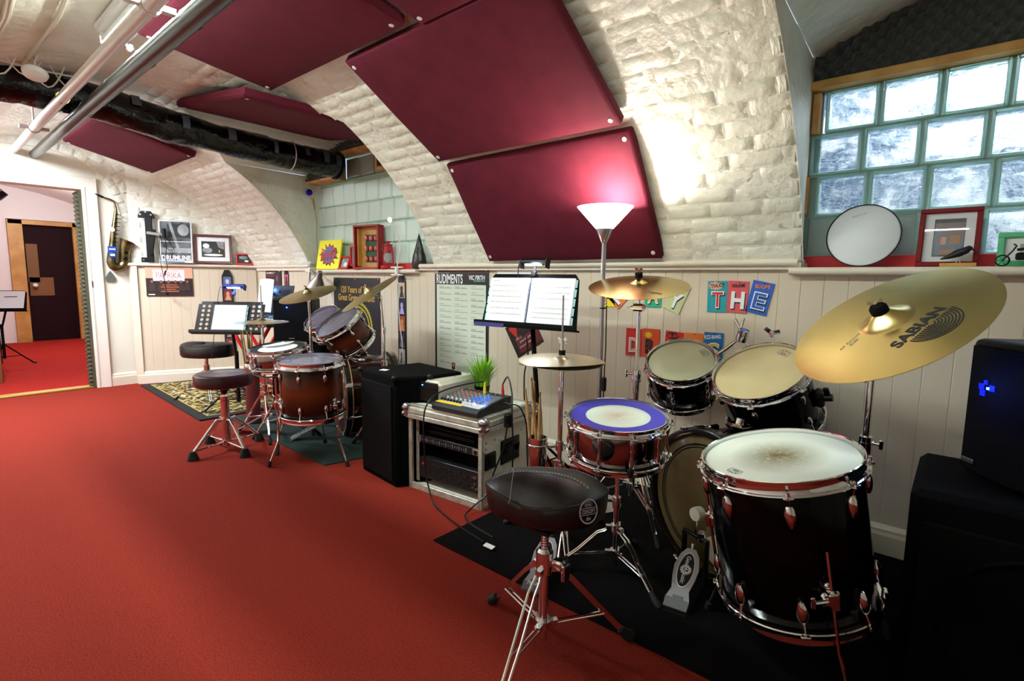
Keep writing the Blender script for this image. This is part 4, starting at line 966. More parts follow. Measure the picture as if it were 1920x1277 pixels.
b = B(); b.cyl(TB+V((0, 0, .27)), TB+V((0, 0, .315)), .026, n=20).cyl(TB+V((0, 0, .315)), TB+V((0, 0, .325)), .023, .017, n=20); b.box(TB+V((.045, .01, .285)), (.04, .03, .03), bev=.006); b.box(TB+V((.07, .01, .27)), (.012, .035, .05), bev=.004); b.build('height_collar', chrome, th, w=True)
b = B()
for i in range(12): b.cyl(TB+V((0, 0, .31+.008*i)), TB+V((0, 0, .3145+.008*i)), .0125, n=14).cyl(TB+V((0, 0, .3145+.008*i)), TB+V((0, 0, .318+.008*i)), .0095, n=14)
b.build('threaded_rod', chrome, th, w=True)
B().box((-.90, 1.20, .402), (.14, .14, .012), bev=.003).cyl((-.884, 1.19, .385), (-.884, 1.19, .41), .03, n=16).build('seat_plate', black, th, w=True)
# black mat under the front kit
mb = B().box((-.55, 1.98, .004), (2.17, 1.16, .008), bev=.003); tag(mb.build('drum_mat', mat('black_drum_mat', '#080607', .95, bump=(220, .6, .004), var=('#0c090a', 9), spec=.08)), 'black rubber-backed mat under the front drum kit', 'mat')
b = B(); 
for i, (x, y) in enumerate(((-.705, 1.585), (-.60, 1.60))): b.lathe([(.0004, .0088), (.03, .0086), (.04, .0082)], 16, MX.Translation((x, y, 0)))
# stick cup clipped to the hi-hat stand, with sticks
sc_ = thing('stick_cup', 'chrome cup of drumsticks clamped to the front hi-hat stand', 'holder', loc=(-1.31, 1.70, .30))
B().lathe([(.0004, 0), (.034, 0), (.038, .01), (.04, .155), (.042, .155), (.042, .16), (.037, .16), (.035, .012), (.0004, .008)], 28).lathe([(.0425, .125), (.045, .13), (.0425, .135)], 28).build('cup', chrome, sc_)
B().cyl((.04, .02, .12), (.062, .065, .12), .006, n=8).cyl((.064, .07, .1), (.064, .07, .14), .018, n=12).build('clamp', chrome, sc_)
hick = mat('hickory_stick', '#b48a58', .5, var=('#8f6538', 20)); dks = mat('dark_stick', '#6a4a30', .5)
def stick(label, p0, p1, m, group):
    p0, p1 = V(p0), V(p1); d = p1-p0; ps = [p0+d*k for k in (0, .02, .1, .75, .93, .955, .965, .985, 1)]
    o = B().tube(ps, [.004, .007, .0073, .0073, .0042, .0028, .0045, .0045, .001], 10).build('drumstick', m); return tag(o, label, 'drumstick', group)
for i, (dx, dy, ex, ey, ez) in enumerate(((-.02, .0, -.06, .07, .37), (-.01, -.015, -.075, .03, .345), (.0, .01, -.04, -.01, .40), (.012, -.01, -.02, .03, .34), (.02, .012, -.085, .08, .30))):
    stick(['tallest of the light drumsticks leaning in the chrome cup', 'drumstick second to the left in the chrome cup', 'long drumstick in the middle of the chrome cup', 'drumstick on the right in the chrome cup', 'short drumstick leaning furthest left in the chrome cup'][(2, 1, 0, 3, 4)[i]] if 0 else ['drumstick leaning left in the chrome cup', 'drumstick leaning furthest left in the chrome cup', 'tallest drumstick in the chrome cup', 'drumstick on the right in the chrome cup', 'shortest drumstick in the chrome cup'][i], (-1.31+dx, 1.70+dy, .31), (-1.31+dx+ex, 1.70+dy+ey, .31+ez), hick, 'drumsticks in the chrome cup')
# music stand of the front kit
def music_stand(label, c, w, h, face, tilt, pole, m, zb=0, group='music stands', holes=False, tri=None, poleR=.011):
    """c: centre of the desk's lower edge; face: horizontal direction the desk faces"""
    f_ = V((*face, 0)).normalized(); n = f_*cos(tilt)+V((0, 0, 1))*sin(tilt); xr = V((0, 0, 1)).cross(f_).normalized(); up = n.cross(xr)
    D = MX.Translation(V(c)) @ MX(((xr.x, up.x, n.x, 0), (xr.y, up.y, n.y, 0), (xr.z, up.z, n.z, 0), (0, 0, 0, 1)))
    t = thing('music_stand', label, 'music stand', loc=(pole[0], pole[1], 0), group=group); b = B(D)
    s = w*.04
    if holes:
        cols_ = 2
        # side strips punched with round holes, solid middle
        def strip(x0, x1, y0, y1, nx, ny, r):
            cw, ch = (x1-x0)/nx, (y1-y0)/ny; k = 16
            for i in range(nx):
                for j in range(ny):
                    cx, cy = x0+cw*(i+.5), y0+ch*(j+.5); sq = []; ci = []
                    for q in range(k):
                        a = 2*pi*q/k+pi/4; u = max(abs(cos(a)), abs(sin(a))); sq.append(V((cx+cos(a)/u*cw/2, cy+sin(a)/u*ch/2, 0))); ci.append(V((cx+cos(a)*r, cy+sin(a)*r, 0)))
                    b.add(sq+ci, [(q, (q+1) % k, k+(q+1) % k, k+q) for q in range(k)])
        e = w*.17; strip(-w/2+s, -w/2+s+e, .02, h*.92, 2, 6, .0125); strip(w/2-s-e, w/2-s, .02, h*.92, 2, 6, .0125)
        b.box((0, h/2, -.001), (w-2*s-2*e, h-.001, .002)); b.box((0, h*.96, -.001), (w-2*s, h*.08, .002)); b.box((0, .01, -.001), (w-2*s, .02, .002))
        b.box((-w/2+s/2, h*.47, -.001), (s, h*.9, .002)); b.box((w/2-s/2, h*.47, -.001), (s, h*.9, .002))
    else:
        ws = w*.06; pts = [(-w/2-ws*0, 0), (w/2, 0), (w/2-ws*.6, h-.03), (w/2-ws-.01, h), (-w/2+ws+.01, h), (-w/2+ws*.6, h-.03)]; b.prism(pts, -.004, 0)
    b.build('desk', m, t, w=True)
    B(D).box((0, -.004, .022), (w*1.06, .008, .05), bev=.002).box((0, .008, .048), (w*1.06, .02, .004), bev=.001).build('lip', m, t, w=True)
    pt = V((pole[0], pole[1], pole[2])); hub = D @ V((0, h*.35, -.03))
    B().box(hub, (.05, .05, .06), bev=.01).cyl(D @ V((0, h*.35, 0)), hub, .02, n=10).build('bracket', m, t, w=True)
    B().cyl((pole[0], pole[1], zb+.08), (pole[0], pole[1], zb+.5), poleR*1.35, n=12).cyl((pole[0], pole[1], zb+.45), (hub.x, hub.y, hub.z), poleR, n=12).build('pole', m, t, w=True)
    for a in (tri or (rad(-100), rad(20), rad(140))):
        f = V((pole[0]+cos(a)*.26, pole[1]+sin(a)*.26, zb+.012)); B().cyl((pole[0], pole[1], zb+.26), f, .008, n=8).build('leg', m, t, w=True); B().cyl((pole[0], pole[1], zb+.10), (V((pole[0], pole[1], zb+.26))*.4+f*.6), .005, n=6).build('brace', m, t, w=True)
        B().cyl(f, f+V((cos(a)*.03, sin(a)*.03, -.004)), .012, n=8).build('rubber_foot', rubber, t, w=True)
    return t, D
fdir = (.02, -1)
ms, D1 = music_stand('black music stand holding the open spiral music book in front of the lower maroon panel', (-1.735, 2.13, .868), .60, .285, (.09, -1), rad(13), (-1.72, 2.22, 0), matte, tri=(rad(-15), rad(75), rad(160)), poleR=.013)
B(D1).box((-.21, -.006, .05), (.20, .022, .002)).build('blue_lip_sticker', mat('dark_blue_plastic', '#101c6a', .4), ms, w=True)
B().box((-1.79, 2.20, .165), (.05, .06, .035), bev=.006).cyl((-1.80, 2.22, .17), (-1.90, 2.26, .03), .012, n=8).build('yellow_joint', yellow, ms, w=True)
pgm = mat('bright_book_paper', '#f3f5f8', .8); tabm = mat('pale_blue_divider', '#9fd4dc', .7)
def notes(b, x0, x1, ys, z, seed, k=.004):
    r = random.Random(seed)
    for y in ys:
        for q in (-1, 0, 1): b.add([V((x0, y+q*k*.6-.00025, z)), V((x1, y+q*k*.6-.00025, z)), V((x1, y+q*k*.6+.00025, z)), V((x0, y+q*k*.6+.00025, z))], [(0, 1, 2, 3)])
        x = x0+.01
        while x < x1-.005:
            h = r.uniform(.003, .009); b.add([V((x, y-.002, z)), V((x+.0016, y-.002, z)), V((x+.0016, y-.002+h, z)), V((x, y-.002+h, z))], [(0, 1, 2, 3)]); x += r.choice((.006, .009, .014))
bk = thing('music_book', 'open spiral-bound music book with pale blue divider tabs on the front music stand', 'book', D1 @ MX.Translation((0.0, .012, .004)))
for sx in (-1, 1): B().box((sx*.135, .124, .006), (.262, .25, .012), bev=.003).build('page_block', pgm, bk)
b = B()
for i in range(5):
    for sx in (-1, 1): B().box((sx*.270, .03+.048*i, .003), (.014, .04, .003), bev=.001).build('divider_tab', tabm, bk)
b = B(); 
for i in range(24):
    y = .012+.0098*i; b.tube([(.006*cos(a), y, .012+.008*sin(a)) for a in [pi*2*j/8 for j in range(8)]], .0011, 4, closed=True)
b.build('spiral', mat('blue_wire_binding', '#3c54a0', .4), bk)
b = B(); notes(b, -.25, -.03, (.205, .175, .145, .115, .082, .05), .0128, 3); notes(b, .03, .25, (.2, .17, .14, .09, .065, .04), .0128, 5)
vs, fs = textmesh('CAR WASH', 1, .04, .007, bold=.02); b.add([v+V((-.225, .232, .0128)) for v in vs], fs); b.build('print', faint, bk)
def clip_lamp(label, D, y, z, w, on, col, m=black, power=1.0, head_up=.055, group='clip-on stand lamps', x=0):
    t = thing('stand_lamp', label, 'lamp', D @ MX.Translation((x, y, z)), group)
    B().cyl((-w/2, 0, 0), (w/2, 0, 0), .019, n=16).box((-w/2, -.008, -.002), (.008, .05, .045), bev=.003).box((w/2, -.008, -.002), (.008, .05, .045), bev=.003).build('lamp_head', m, t)
    B().box((0, -.0165, .008), (w*.62, .006, .014)).build('led_strip', mat('lamp_led_%s' % on, col, .5, emit=on, ecol=col), t)
    B().box((0, -.04, -.012), (.014, .05, .008), bev=.002).box((0, -.06, -.008), (.03, .03, .014), bev=.003).build('clip', m, t)
    l = point('lamp_light', (0, 0, 0), power, lin(col)[:3], .02); l.parent = t; l.location = (0, -.03, .035); return t
tl = clip_lamp('black clip-on lamp with a glaring LED strip on top of the front music stand', D1, .345, .02, .16, 36, '#f2f7ff', power=.9, x=.01)
B().tube([(-.08, 0, 0), (-.10, -.005, -.005), (-.105, -.03, -.008), (-.105, -.09, -.02)], .0025, 6).build('cable', black, tl)
# floor lamp
FLm = mat('lit_white_glass_shade', '#fff3e4', .5, emit=4, ecol='#ffeede')
fl_ = thing('floor_lamp', 'tall silver floor lamp with a lit white cone shade behind the crash cymbal', 'lamp', loc=(-1.314, 2.19, 0))
B().lathe([(.0004, 0), (.125, 0), (.125, .012), (.06, .022), (.015, .03), (.0004, .03)], 32).build('base', steel, fl_)
B().cyl((0, 0, .02), (0, 0, 1.305), .011, n=16).build('pole', steel, fl_)
B().lathe([(.0004, 1.295), (.013, 1.295), (.040, 1.355), (.040, 1.36), (.0004, 1.36)], 28).build('lamp_cup', steel, fl_)
B().lathe([(.039, 1.357), (.128, 1.456), (.131, 1.460), (.126, 1.459), (.037, 1.361)], 40).build('lamp_shade', FLm, fl_)
l = point('bulb', (0, 0, 0), 13, (1, .92, .84), .03); l.parent = fl_; l.location = (0, 0, 1.435)
b = B().tube([(.03, -.01, 1.0), (.033, -.01, .8), (.03, -.012, .62), (.032, -.012, .3), (.05, -.02, .02)], .003, 6); b.box((.031, -.012, .62), (.022, .018, .07), bev=.005); b.lathe([(.015, -.003), (.015, .003)], 10, MX.Translation((.004, 0, .985))); b.build('cable', black, fl_)

# ---------------------------------------------------------------- rack case and what stands on it
RA = V((-2.183, 1.707, 0)); RX = V((.5, .045, 0)).normalized(); RY = V((-RX.y, RX.x, 0)); RW = .50; RDp = .42; RH = .385
RM = MX.Translation(RA) @ MX(((RX.x, RY.x, 0, 0), (RX.y, RY.y, 0, 0), (0, 0, 1, 0), (0, 0, 0, 1)))
whiteply = mat('scuffed_white_board', '#ece8da', .45, var=('#d6d0bd', 9))
rk = thing('rack_case', 'white road case on the carpet, open in front, with metal edges and corners', 'case', RM)
B().box((.009, RDp/2, RH/2), (.014, RDp, RH)).box((RW-.009, RDp/2, RH/2), (.014, RDp, RH)).box((RW/2, RDp/2, .012), (RW, RDp, .02)).box((RW/2, RDp-.006, RH/2), (RW, .012, RH)).build('case_body', whiteply, rk)
b = B()
for x in (.011, RW-.011): 
    for y in (.004, RDp): B().box((x, y, RH/2), (.026, .014, RH), bev=.003).build('edge_trim', alu, rk)
B().box((RW/2, .004, .016), (RW, .014, .036), bev=.003).build('edge_trim', alu, rk); B().box((RW+.001, RDp/2, .010), (.006, RDp, .024), bev=.002).build('edge_trim', alu, rk)
b = B()
for x in (.035, RW-.035): B().box((x, .03, RH/2+.01), (.022, .004, RH-.05)).build('rack_rail', alu, rk)
for i in range(14):
    pass
lid = B().box((RW/2, RDp/2, RH+.048), (RW+.012, RDp+.012, .05)).build('lid_panel', mat('pale_green_white_lid', '#e4e8d4', .4, var=('#d0d4bc', 7)), rk)
b = B(); 
for z, hh in ((RH+.012, .026), (RH+.042, .030)):
    b.box((RW/2, -.006, z), (RW+.05, .02, hh), bev=.004); b.box((RW/2, RDp+.006, z), (RW+.05, .02, hh), bev=.004); b.box((-.012, RDp/2, z), (.022, RDp+.02, hh), bev=.004); b.box((RW+.012, RDp/2, z), (.022, RDp+.02, hh), bev=.004)
for (cx, cy, w, d) in ((RW/2, .004, RW+.04, .03), (RW/2, RDp-.004, RW+.04, .03), (.0, RDp/2, .03, RDp+.03), (RW, RDp/2, .03, RDp+.03)): b.box((cx, cy, RH+.072), (w, d, .008), bev=.003)
b.build('lid_edge', alu, rk)
for x in (-.012, RW+.012):
    for y in (-.004, RDp+.004):
        b = B().sph((x, y, RH+.055), .030, 12, (1, 1, .9)); b.cyl((x, y, RH+.01), (x, y, RH+.05), .024, n=12)
        for q in ((1, 0), (0, 1), (-1, 0), (0, -1)): b.sph((x+q[0]*.022, y+q[1]*.022, RH+.025), .012, 8)
        b.build('ball_corner', steel, rk)
b = B(MX.Translation((RW+.004, .06, .235))); b.box((0, 0, 0), (.014, .085, .085), bev=.01); b.box((.008, 0, .006), (.01, .05, .05), bev=.006); b.tube([(.012, -.02, .03), (.016, 0, .036), (.012, .02, .03)], .004, 6); b.build('latch', black, rk)
b = B(MX.Translation((RW+.003, .225, .25))); b.box((0, 0, 0), (.01, .16, .125), bev=.02); b.build('handle_dish', black, rk)
b = B(MX.Translation((RW+.014, .225, .26))); b.tube([(0, -.05, -.02), (.008, -.045, .02), (.01, 0, .025), (.008, .045, .02), (0, .05, -.02)], .009, 8); b.box((-.004, 0, .03), (.008, .11, .02), bev=.004); b.build('handle', black, rk)
b = B()
for y, z in ((.03, .33), (.1, .33), (.33, .33), (.03, .12), (.03, .05), (.38, .3), (.14, .32), (.03, .3), (.02, .28)): b.sph((RW, y, z), .005, 6)
b.build('rivets', steel, rk)
# rack units
dark = mat('rack_unit_black', '#151518', .4)
def unit(label, z, h, dep, group='rack units in the white road case', face=dark):
    t = thing('rack_unit', label, 'audio unit', RM @ MX.Translation((RW/2, .03, z)), group)
    B().box((0, .004, h/2), (RW-.075, .006, h-.003), bev=.002).box((0, dep/2+.01, h/2), (RW-.09, dep, h-.008), bev=.002).build('chassis', face, t)
    return t
u1 = unit('thin black mixer unit in the upper bay of the road case', .25, .042, .24)
b = B(); 
for i in range(22): b.box((-.19+.015*i, -.001, .02), (.005, .004, .006 if i % 3 else .02))
b.build('buttons', greyink, u1); B().box((.185, -.001, .021), (.04, .004, .03), bev=.001).box((-.2, -.001, .021), (.018, .003, .036)).build('rack_ear', mat('pinkish_metal', '#a8968e', .3, .8), u1); B().box((.187, -.004, .021), (.016, .004, .018)).build('socket', black, u1)
B().box((-.02, .15, .075), (.3, .2, .012), MX.Rotation(.02, 3, 'Y'), bev=.002).box((-.02, .15, .055), (.33, .22, .02), bev=.002).build('shelf_tray', black, u1)
u2 = unit('deep black power amplifier with rows of sliders at the bottom of the road case', .058, .115, .26)
b = B()
for r_ in range(2):
    for i in range(22): b.box((-.105+.0125*i, -.001, .035+.042*r_), (.002, .003, .03))
b.build('slider_slots', mat('slot_grey', '#4d4f52', .5), u2)
b = B()
for r_ in range(2):
    for i in range(22): b.box((-.105+.0125*i, -.004, .035+.042*r_+.008*sin(i*1.3+r_)), (.006, .005, .004))
b.build('slider_caps', mat('slider_black', '#202022', .4), u2)
b = B()
for x, z in ((.175, .085), (.19, .085), (.175, .035), (.195, .03), (.185, .055)): b.cyl((x, 0, z), (x, -.012, z), .006, n=10)
b.build('knobs', steel, u2); B().cyl((-.175, 0, .08), (-.175, -.004, .08), .006, n=10).build('power_switch', mat('red_switch', '#b01818', .4, emit=.3), u2)
# silver appliance beside the mixer
sa = thing('silver_amplifier', 'flat silver amplifier with a black louvred front on the road case beside the mixer', 'amplifier', MX.Translation((-2.115, 1.93, RH+.077)) @ MX.Rotation(rad(6), 4, 'Z'))
slm = mat('champagne_silver_case', '#d6d1c0', .3, .25)
SL, SWd, SH = .32, .15, .115
B().box((0, 0, SH/2+.01), (SWd, SL, SH-.01), bev=.022).build('casing', slm, sa)
b = B(); b.box((0, -SL/2-.002, SH/2+.004), (SWd-.006, .01, SH-.012), bev=.012); b.build('front_panel', black, sa)
b = B()
for i in range(9): b.box((0, -SL/2-.009, .018+.0085*i), (SWd-.035, .004, .0035))
b.build('louvre', black, sa)
B().box((-.035, -SL/2-.0085, SH-.02), (.006, .003, .004)).build('led', mat('blue_led', '#2aa0ff', .4, emit=12), sa)
B().box((.01, .02, SH+.0055), (.055, .004, .001)).box((-.03, .06, SH+.0055), (.03, .002, .001)).build('top_slot', greyink, sa)
# mixer
mx = thing('mixing_desk', 'small sloping mixing desk with coloured knobs on the white road case', 'mixer', MX.Translation((-1.855, 1.85, RH+.077)) @ MX.Rotation(rad(4), 4, 'Z'))
W_, L_ = .30, .27
b = B(); pts = [(-L_/2, 0), (-L_/2, .02), (-L_/2+.02, .035), (L_/2-.05, .062), (L_/2, .062), (L_/2, 0)]
b.add([V((x, y, z)) for x in (-W_/2, W_/2) for y, z in pts], [tuple(range(6))[::-1], tuple(range(6, 12))]+[(i, (i+1) % 6, 6+(i+1) % 6, 6+i) for i in range(6)]); b.build('casing', mat('mixer_black', '#17181b', .45), mx, sharp=.5)
sl = atan2(.027, L_-.07)
def on_m(x, v, h=.0): y = -L_/2+.022+v*(L_-.075); return V((x, y, .0355+(y+L_/2-.02)*.027/(L_-.07)+h))
b = B(); b.add([on_m(x, v, .0006) for x, v in ((-.14, 0.0), (.14, 0), (.14, 1), (-.14, 1))], [(0, 1, 2, 3)]); b.build('face_plate', mat('mixer_grey_face', '#55595e', .45), mx)
b = B(); b.add([on_m(x, v, .0016) for x, v in ((-.145, -.02), (.03, -.02), (.03, .10), (-.145, .10))], [(0, 1, 2, 3)]); b.build('yellow_strip', yellow, mx)
b = B(); b.add([on_m(x, v, .0012) for x, v in ((-.14, .10), (.14, .02), (.14, .3), (-.14, .3))], [(0, 1, 2, 3)]); b.build('pale_strip', mat('mixer_pale', '#b9bdc0', .45), mx)
def knob(x, v, r, h, m, nm='knob'): 
    p = on_m(x, v); o = B().cyl(p, p+V((0, -h*.1, h)), r, r*.8, n=10).build(nm, m, mx); return o
cols_ = {'o': mat('knob_orange', '#d8683c', .4), 'g': mat('knob_grey', '#8b8f93', .4), 'b': mat('knob_blue', '#2a6ad8', .4, emit=.8, ecol='#1850ff'), 'k': mat('knob_black', '#111113', .4), 'w': mat('knob_white', '#dcdcd8', .4)}
for i in range(7): knob(-.13+.021*i, .17, .0085, .012, cols_['k'])
for r_, row in enumerate(('wwwwwwgg', 'gggggbbb', 'ogoogbbb', 'gggggggb', 'ooooogg')):
    for i, ch in enumerate(row): knob(-.12+.03*i, .34+.14*r_, .006, .011, cols_[ch])
for i in range(3): knob(.03+.02*i, .13, .0045, .012, cols_['w'], 'fader_cap')
b = B()
for i in range(7): b.cyl((-.11+.03*i, L_/2-.025, .06), (-.11+.03*i, L_/2-.025, .068), .010, n=12)
b.build('socket', steel, mx)
for i, (x, v) in enumerate(((.06, .3), (.075, .27))): B().box(on_m(x, v, .003), (.005, .004, .004)).build('led', mat('pink_led' if i else 'blue_led2', '#ff60c0' if i else '#3060ff', .4, emit=14), mx)
l = point('mixer_glow', (0, 0, 0), .12, (.25, .4, 1), .01); l.parent = mx; l.location = (.08, .0, .09)
# plugs and leads from the mixer
cab = mat('black_rubber_cable', '#08080a', .4)
def plug(p, d, m): 
    p = V(p); d = V(d); tag(B().cyl(p, p+d*.5, .0075, n=10).cyl(p+d*.5, p+d, .006, .004, n=10).build('cable_plug', m), {'p_r': 'red jack plug standing in the mixer', 'p_y': 'yellow jack plug standing in the mixer', 'p_k': 'black jack plug in the right side of the mixer'}[m.name], 'plug', 'jack plugs on the mixer')
plug((-1.75, 1.97, .525), (-.002, .0, .06), mat('p_r', '#b01c1c', .4)); plug((-1.845, 1.935, .525), (.0, .0, .065), mat('p_y', '#e0c818', .4)); plug((-1.70, 1.93, .50), (.045, .0, .0), mat('p_k', '#0c0c0c', .4))
def cable(label, pts, r=.004, m=cab, group='black cables around the rack'):
    P = [V(p) for p in pts]; q = []
    for i in range(len(P)-1):
        p0 = P[max(i-1, 0)]; p1 = P[i]; p2_ = P[i+1]; p3 = P[min(i+2, len(P)-1)]
        for k in range(6):
            u = k/6; q.append(.5*((2*p1)+(p2_-p0)*u+(2*p0-5*p1+4*p2_-p3)*u*u+(3*p1-p0-3*p2_+p3)*u**3))
    q.append(P[-1]); return tag(B().tube(q, r, 6).build('cable', m), label, 'cable', group)
cable('black cable looping from the yellow plug down the road case front', [(-1.845, 1.935, .59), (-1.90, 1.86, .58), (-1.98, 1.76, .545), (-2.0, 1.69, .50), (-2.01, 1.665, .42), (-2.00, 1.66, .25), (-1.98, 1.655, .12), (-1.90, 1.63, .02), (-1.80, 1.60, .006), (-1.62, 1.55, .012), (-1.45, 1.52, .014)])
cable('black cable arching from the red plug to the road case side', [(-1.75, 1.97, .585), (-1.70, 1.95, .63), (-1.655, 1.93, .56), (-1.635, 1.91, .47), (-1.635, 1.92, .30), (-1.64, 1.93, .14), (-1.60, 1.95, .012)])
cable('black cable hanging from the mixer past the case handle', [(-1.66, 1.93, .50), (-1.62, 1.95, .49), (-1.60, 1.98, .40), (-1.60, 1.99, .25), (-1.58, 1.97, .1), (-1.57, 1.9, .012)])
cable('black cable drooping from the road case latch to the carpet', [(-1.62, 1.86, .42), (-1.63, 1.84, .3), (-1.655, 1.80, .18), (-1.66, 1.76, .09), (-1.70, 1.70, .03), (-1.66, 1.62, .012), (-1.45, 1.58, .012)])
cable('black lamp cable with an inline switch hanging beside the music stand', [(-1.835, 2.26, .80), (-1.83, 2.27, .68), (-1.86, 2.28, .6), (-1.88, 2.3, .5), (-1.87, 2.3, .3)])
B_ = B().box((-1.655, 1.905, .425), (.03, .04, .07), bev=.006); tag(B_.build('cable_clip', black), 'black tape tab over the right edge of the road case lid', 'tape')
tag(B().box((-1.40, 1.50, .022), (.05, .022, .003), MX.Rotation(.2, 3, 'X')).build('cable_tag', whitep), 'small white tag on the cable near the throne', 'tag')
# grass plant
pt = thing('potted_grass', 'bright green artificial grass in a small pot behind the mixer', 'plant', loc=(-1.985, 2.06, RH+.077))
B().lathe([(.0004, 0), (.035, 0), (.045, .07), (.04, .07), (.0004, .06)], 20).build('pot', black, pt)
gm_ = mat('grass_green', '#8fca22', .5, var=('#5f9a14', 12)); b = B(); r = random.Random(4)
for i in range(230):
    a = r.uniform(0, 2*pi); s = r.uniform(.0, 1); L = r.uniform(.11, .20); q = .04*sqrt(r.random()); px, py = q*cos(a), q*sin(a); lean = .11*s*(.4+L*5); w = r.uniform(.0022, .004)
    side = V((-sin(a), cos(a), 0))*w; P = [V((px+cos(a)*lean*u*u, py+sin(a)*lean*u*u, .06+L*u*(1-.18*s*u))) for u in (0, .35, .7, 1)]
    b.add([P[0]-side, P[0]+side, P[1]-side, P[1]+side, P[2]-side*.7, P[2]+side*.7, P[3]], [(0, 1, 3, 2), (2, 3, 5, 4), (4, 5, 6)])
o = b.build('grass_blades', gm_, pt); o['kind'] = 'stuff'
# ---------------------------------------------------------------- speakers
grille = mat('black_speaker_grille', '#050506', .7, bump=(500, 1, .003), spec=.1)
ps = thing('floor_speaker', 'tall black carpet-covered speaker standing on the carpet beside the road case', 'speaker', loc=(-2.588, 1.682, 0))
c_ = [(-2.588, 1.682), (-2.221, 1.644), (-2.12, 1.80), (-2.10, 2.02), (-2.52, 2.06)]
b = B(); b.prism([(x+2.588, y-1.682) for x, y in c_], .0, .60)
o = b.build('cabinet', tolex, ps); md = o.modifiers.new('bevel', 'BEVEL'); md.width = .012; md.segments = 2
b = B(); p, q = V((0, 0, 0)), V((.367, -.038, 0)); nn_ = V((-.038, -.367, 0)).normalized()
b.box((p+q)/2+nn_*.004+V((0, 0, .29)), (.33, .01, .52), MX.Rotation(atan2(-.038, .367), 3, 'Z'), bev=.004); b.build('grille', grille, ps)
for i, (x, y) in enumerate(c_):
    if i < 3: B().sph((x+2.588, y-1.682, .595), .016, 8).build('corner_cap', black, ps)
tag(B().box((-2.44, 1.74, .602), (.045, .035, .002), MX.Rotation(.3, 3, 'Z')).build('paper_slip', paper), 'small white slip of paper on top of the carpeted speaker', 'paper')
# sub and top on the right
sub = thing('bass_speaker', 'big black bass speaker under the top speaker with the blue light', 'speaker', MX.Translation((-.065, 1.71, 0)))
o = B().box((.28, .21, .29), (.56, .42, .58), bev=.018).build('cabinet', tolex, sub)
B().box((.28, -.003, .27), (.5, .01, .46), bev=.004).build('grille', grille, sub)
b = B(); b.M = MX.Translation((.28, -.012, .26)) @ MX.Rotation(pi/2, 4, 'X'); b.lathe([(.20, 0), (.205, .008), (.21, 0)], 48); b.lathe([(.05, .003), (.10, -.0), (.19, .004)], 40); b.build('woofer', grille, sub)
tp_ = thing('top_speaker', 'black powered speaker with a blue light standing on the bass speaker', 'speaker', MX.Translation((.027, 1.98, .585)) @ MX.Rotation(rad(-52), 4, 'Z'))
b = B(); pr_ = [(0, 0), (.30, 0), (.27, .20), (.20, .26), (.10, .26), (.03, .20)]; b.prism(pr_, 0, .385); o = b.build('cabinet', mat('black_speaker_plastic', '#08080a', .5, bump=(180, .5, .003), spec=.2), tp_); md = o.modifiers.new('bevel', 'BEVEL'); md.width = .018; md.segments = 3
b = B(); b.grid(10, 12, lambda u, v: V((.015+.27*u, -.006-.02*sin(pi*u), .02+.345*v))); b.box((.15, -.003, .19), (.27, .006, .345)); b.build('grille', grille, tp_)
l = B().box((.105, -.030, .258), (.006, .003, .006)).build('led', mat('blue_power_led', '#3a70ff', .4, emit=90, ecol='#1030ff'), tp_)
hm = mat('blue_lit_mesh', '#10206a', .5, emit=1.4, ecol='#0818ff'); b = B()
for k, (cx, cz, n_, s) in enumerate(((.085, .262, 4, .0), (.097, .275, 3, 0), (.118, .262, 4, 0), (.09, .245, 4, 0))):
    for i in range(n_):
        for j in range(n_): b.box((cx+(i-n_/2)*.0042, -.0285-.0*k, cz+(j-n_/2)*.0042), (.0026, .002, .0026))
b.build('lit_mesh', hm, tp_)
B().box((.06, -.024, .045), (.04, .004, .012), bev=.001).build('name_plate', steel, tp_)
pl_ = point('led_glow', (0, 0, 0), .5, (.1, .2, 1), .01); pl_.parent = tp_; pl_.location = (.10, -.09, .26)
# ================================================================ BACK KIT
burst = bpy.data.materials.new('brown_sunburst_lacquer'); burst.use_nodes = True; n_ = burst.node_tree; bb = n_.nodes['Principled BSDF']; bb.inputs['Roughness'].default_value = .2; bb.inputs['Specular IOR Level'].default_value = .3
tcn = n_.nodes.new('ShaderNodeTexCoord'); spn = n_.nodes.new('ShaderNodeSeparateXYZ'); crn = n_.nodes.new('ShaderNodeValToRGB'); n_.links.new(tcn.outputs['Generated'], spn.inputs[0]); n_.links.new(spn.outputs['Z'], crn.inputs[0]); n_.links.new(crn.outputs[0], bb.inputs['Base Color'])
e = crn.color_ramp.elements; e[0].position = .08; e[0].color = lin('#140807'); e[1].position = .92; e[1].color = lin('#140807'); k_ = crn.color_ramp.elements.new(.5); k_.color = lin('#5a2410')
clear = mat('clear_drum_head', '#8f8ba0', .1, alpha=.6)
t = drum('floor_tom', 'brown sunburst floor tom of the back kit, behind the burgundy stool', 'drum', (-2.921, 1.559, .634), (.04, -.037, .998), .185, .36, burst, clear, 8, 'floor toms', x=(1, 0, 0), spin=rad(-95), lugL=.045, lugr=.011)
for a in (rad(-128), rad(-12), rad(110)): floorleg(t, a, .178, -.26, -.10, -.625, kick=.06, low=.16)
B(MX.Rotation(rad(-70), 4, 'Z')).cyl((.176, 0, -.2), (.180, 0, -.2), .008, n=12).build('vent_badge', mat('brass_grommet', '#c0a060', .3, 1), t)
t = drum('rack_tom', 'larger brown sunburst rack tom of the back kit, steeply tilted', 'drum', (-3.348, 1.99, .809), (-.036, -.596, .803), .165, .24, burst, clear, 6, 'rack toms', x=(1, 0, 0), spin=rad(-70), lugL=.03, lugr=.012)
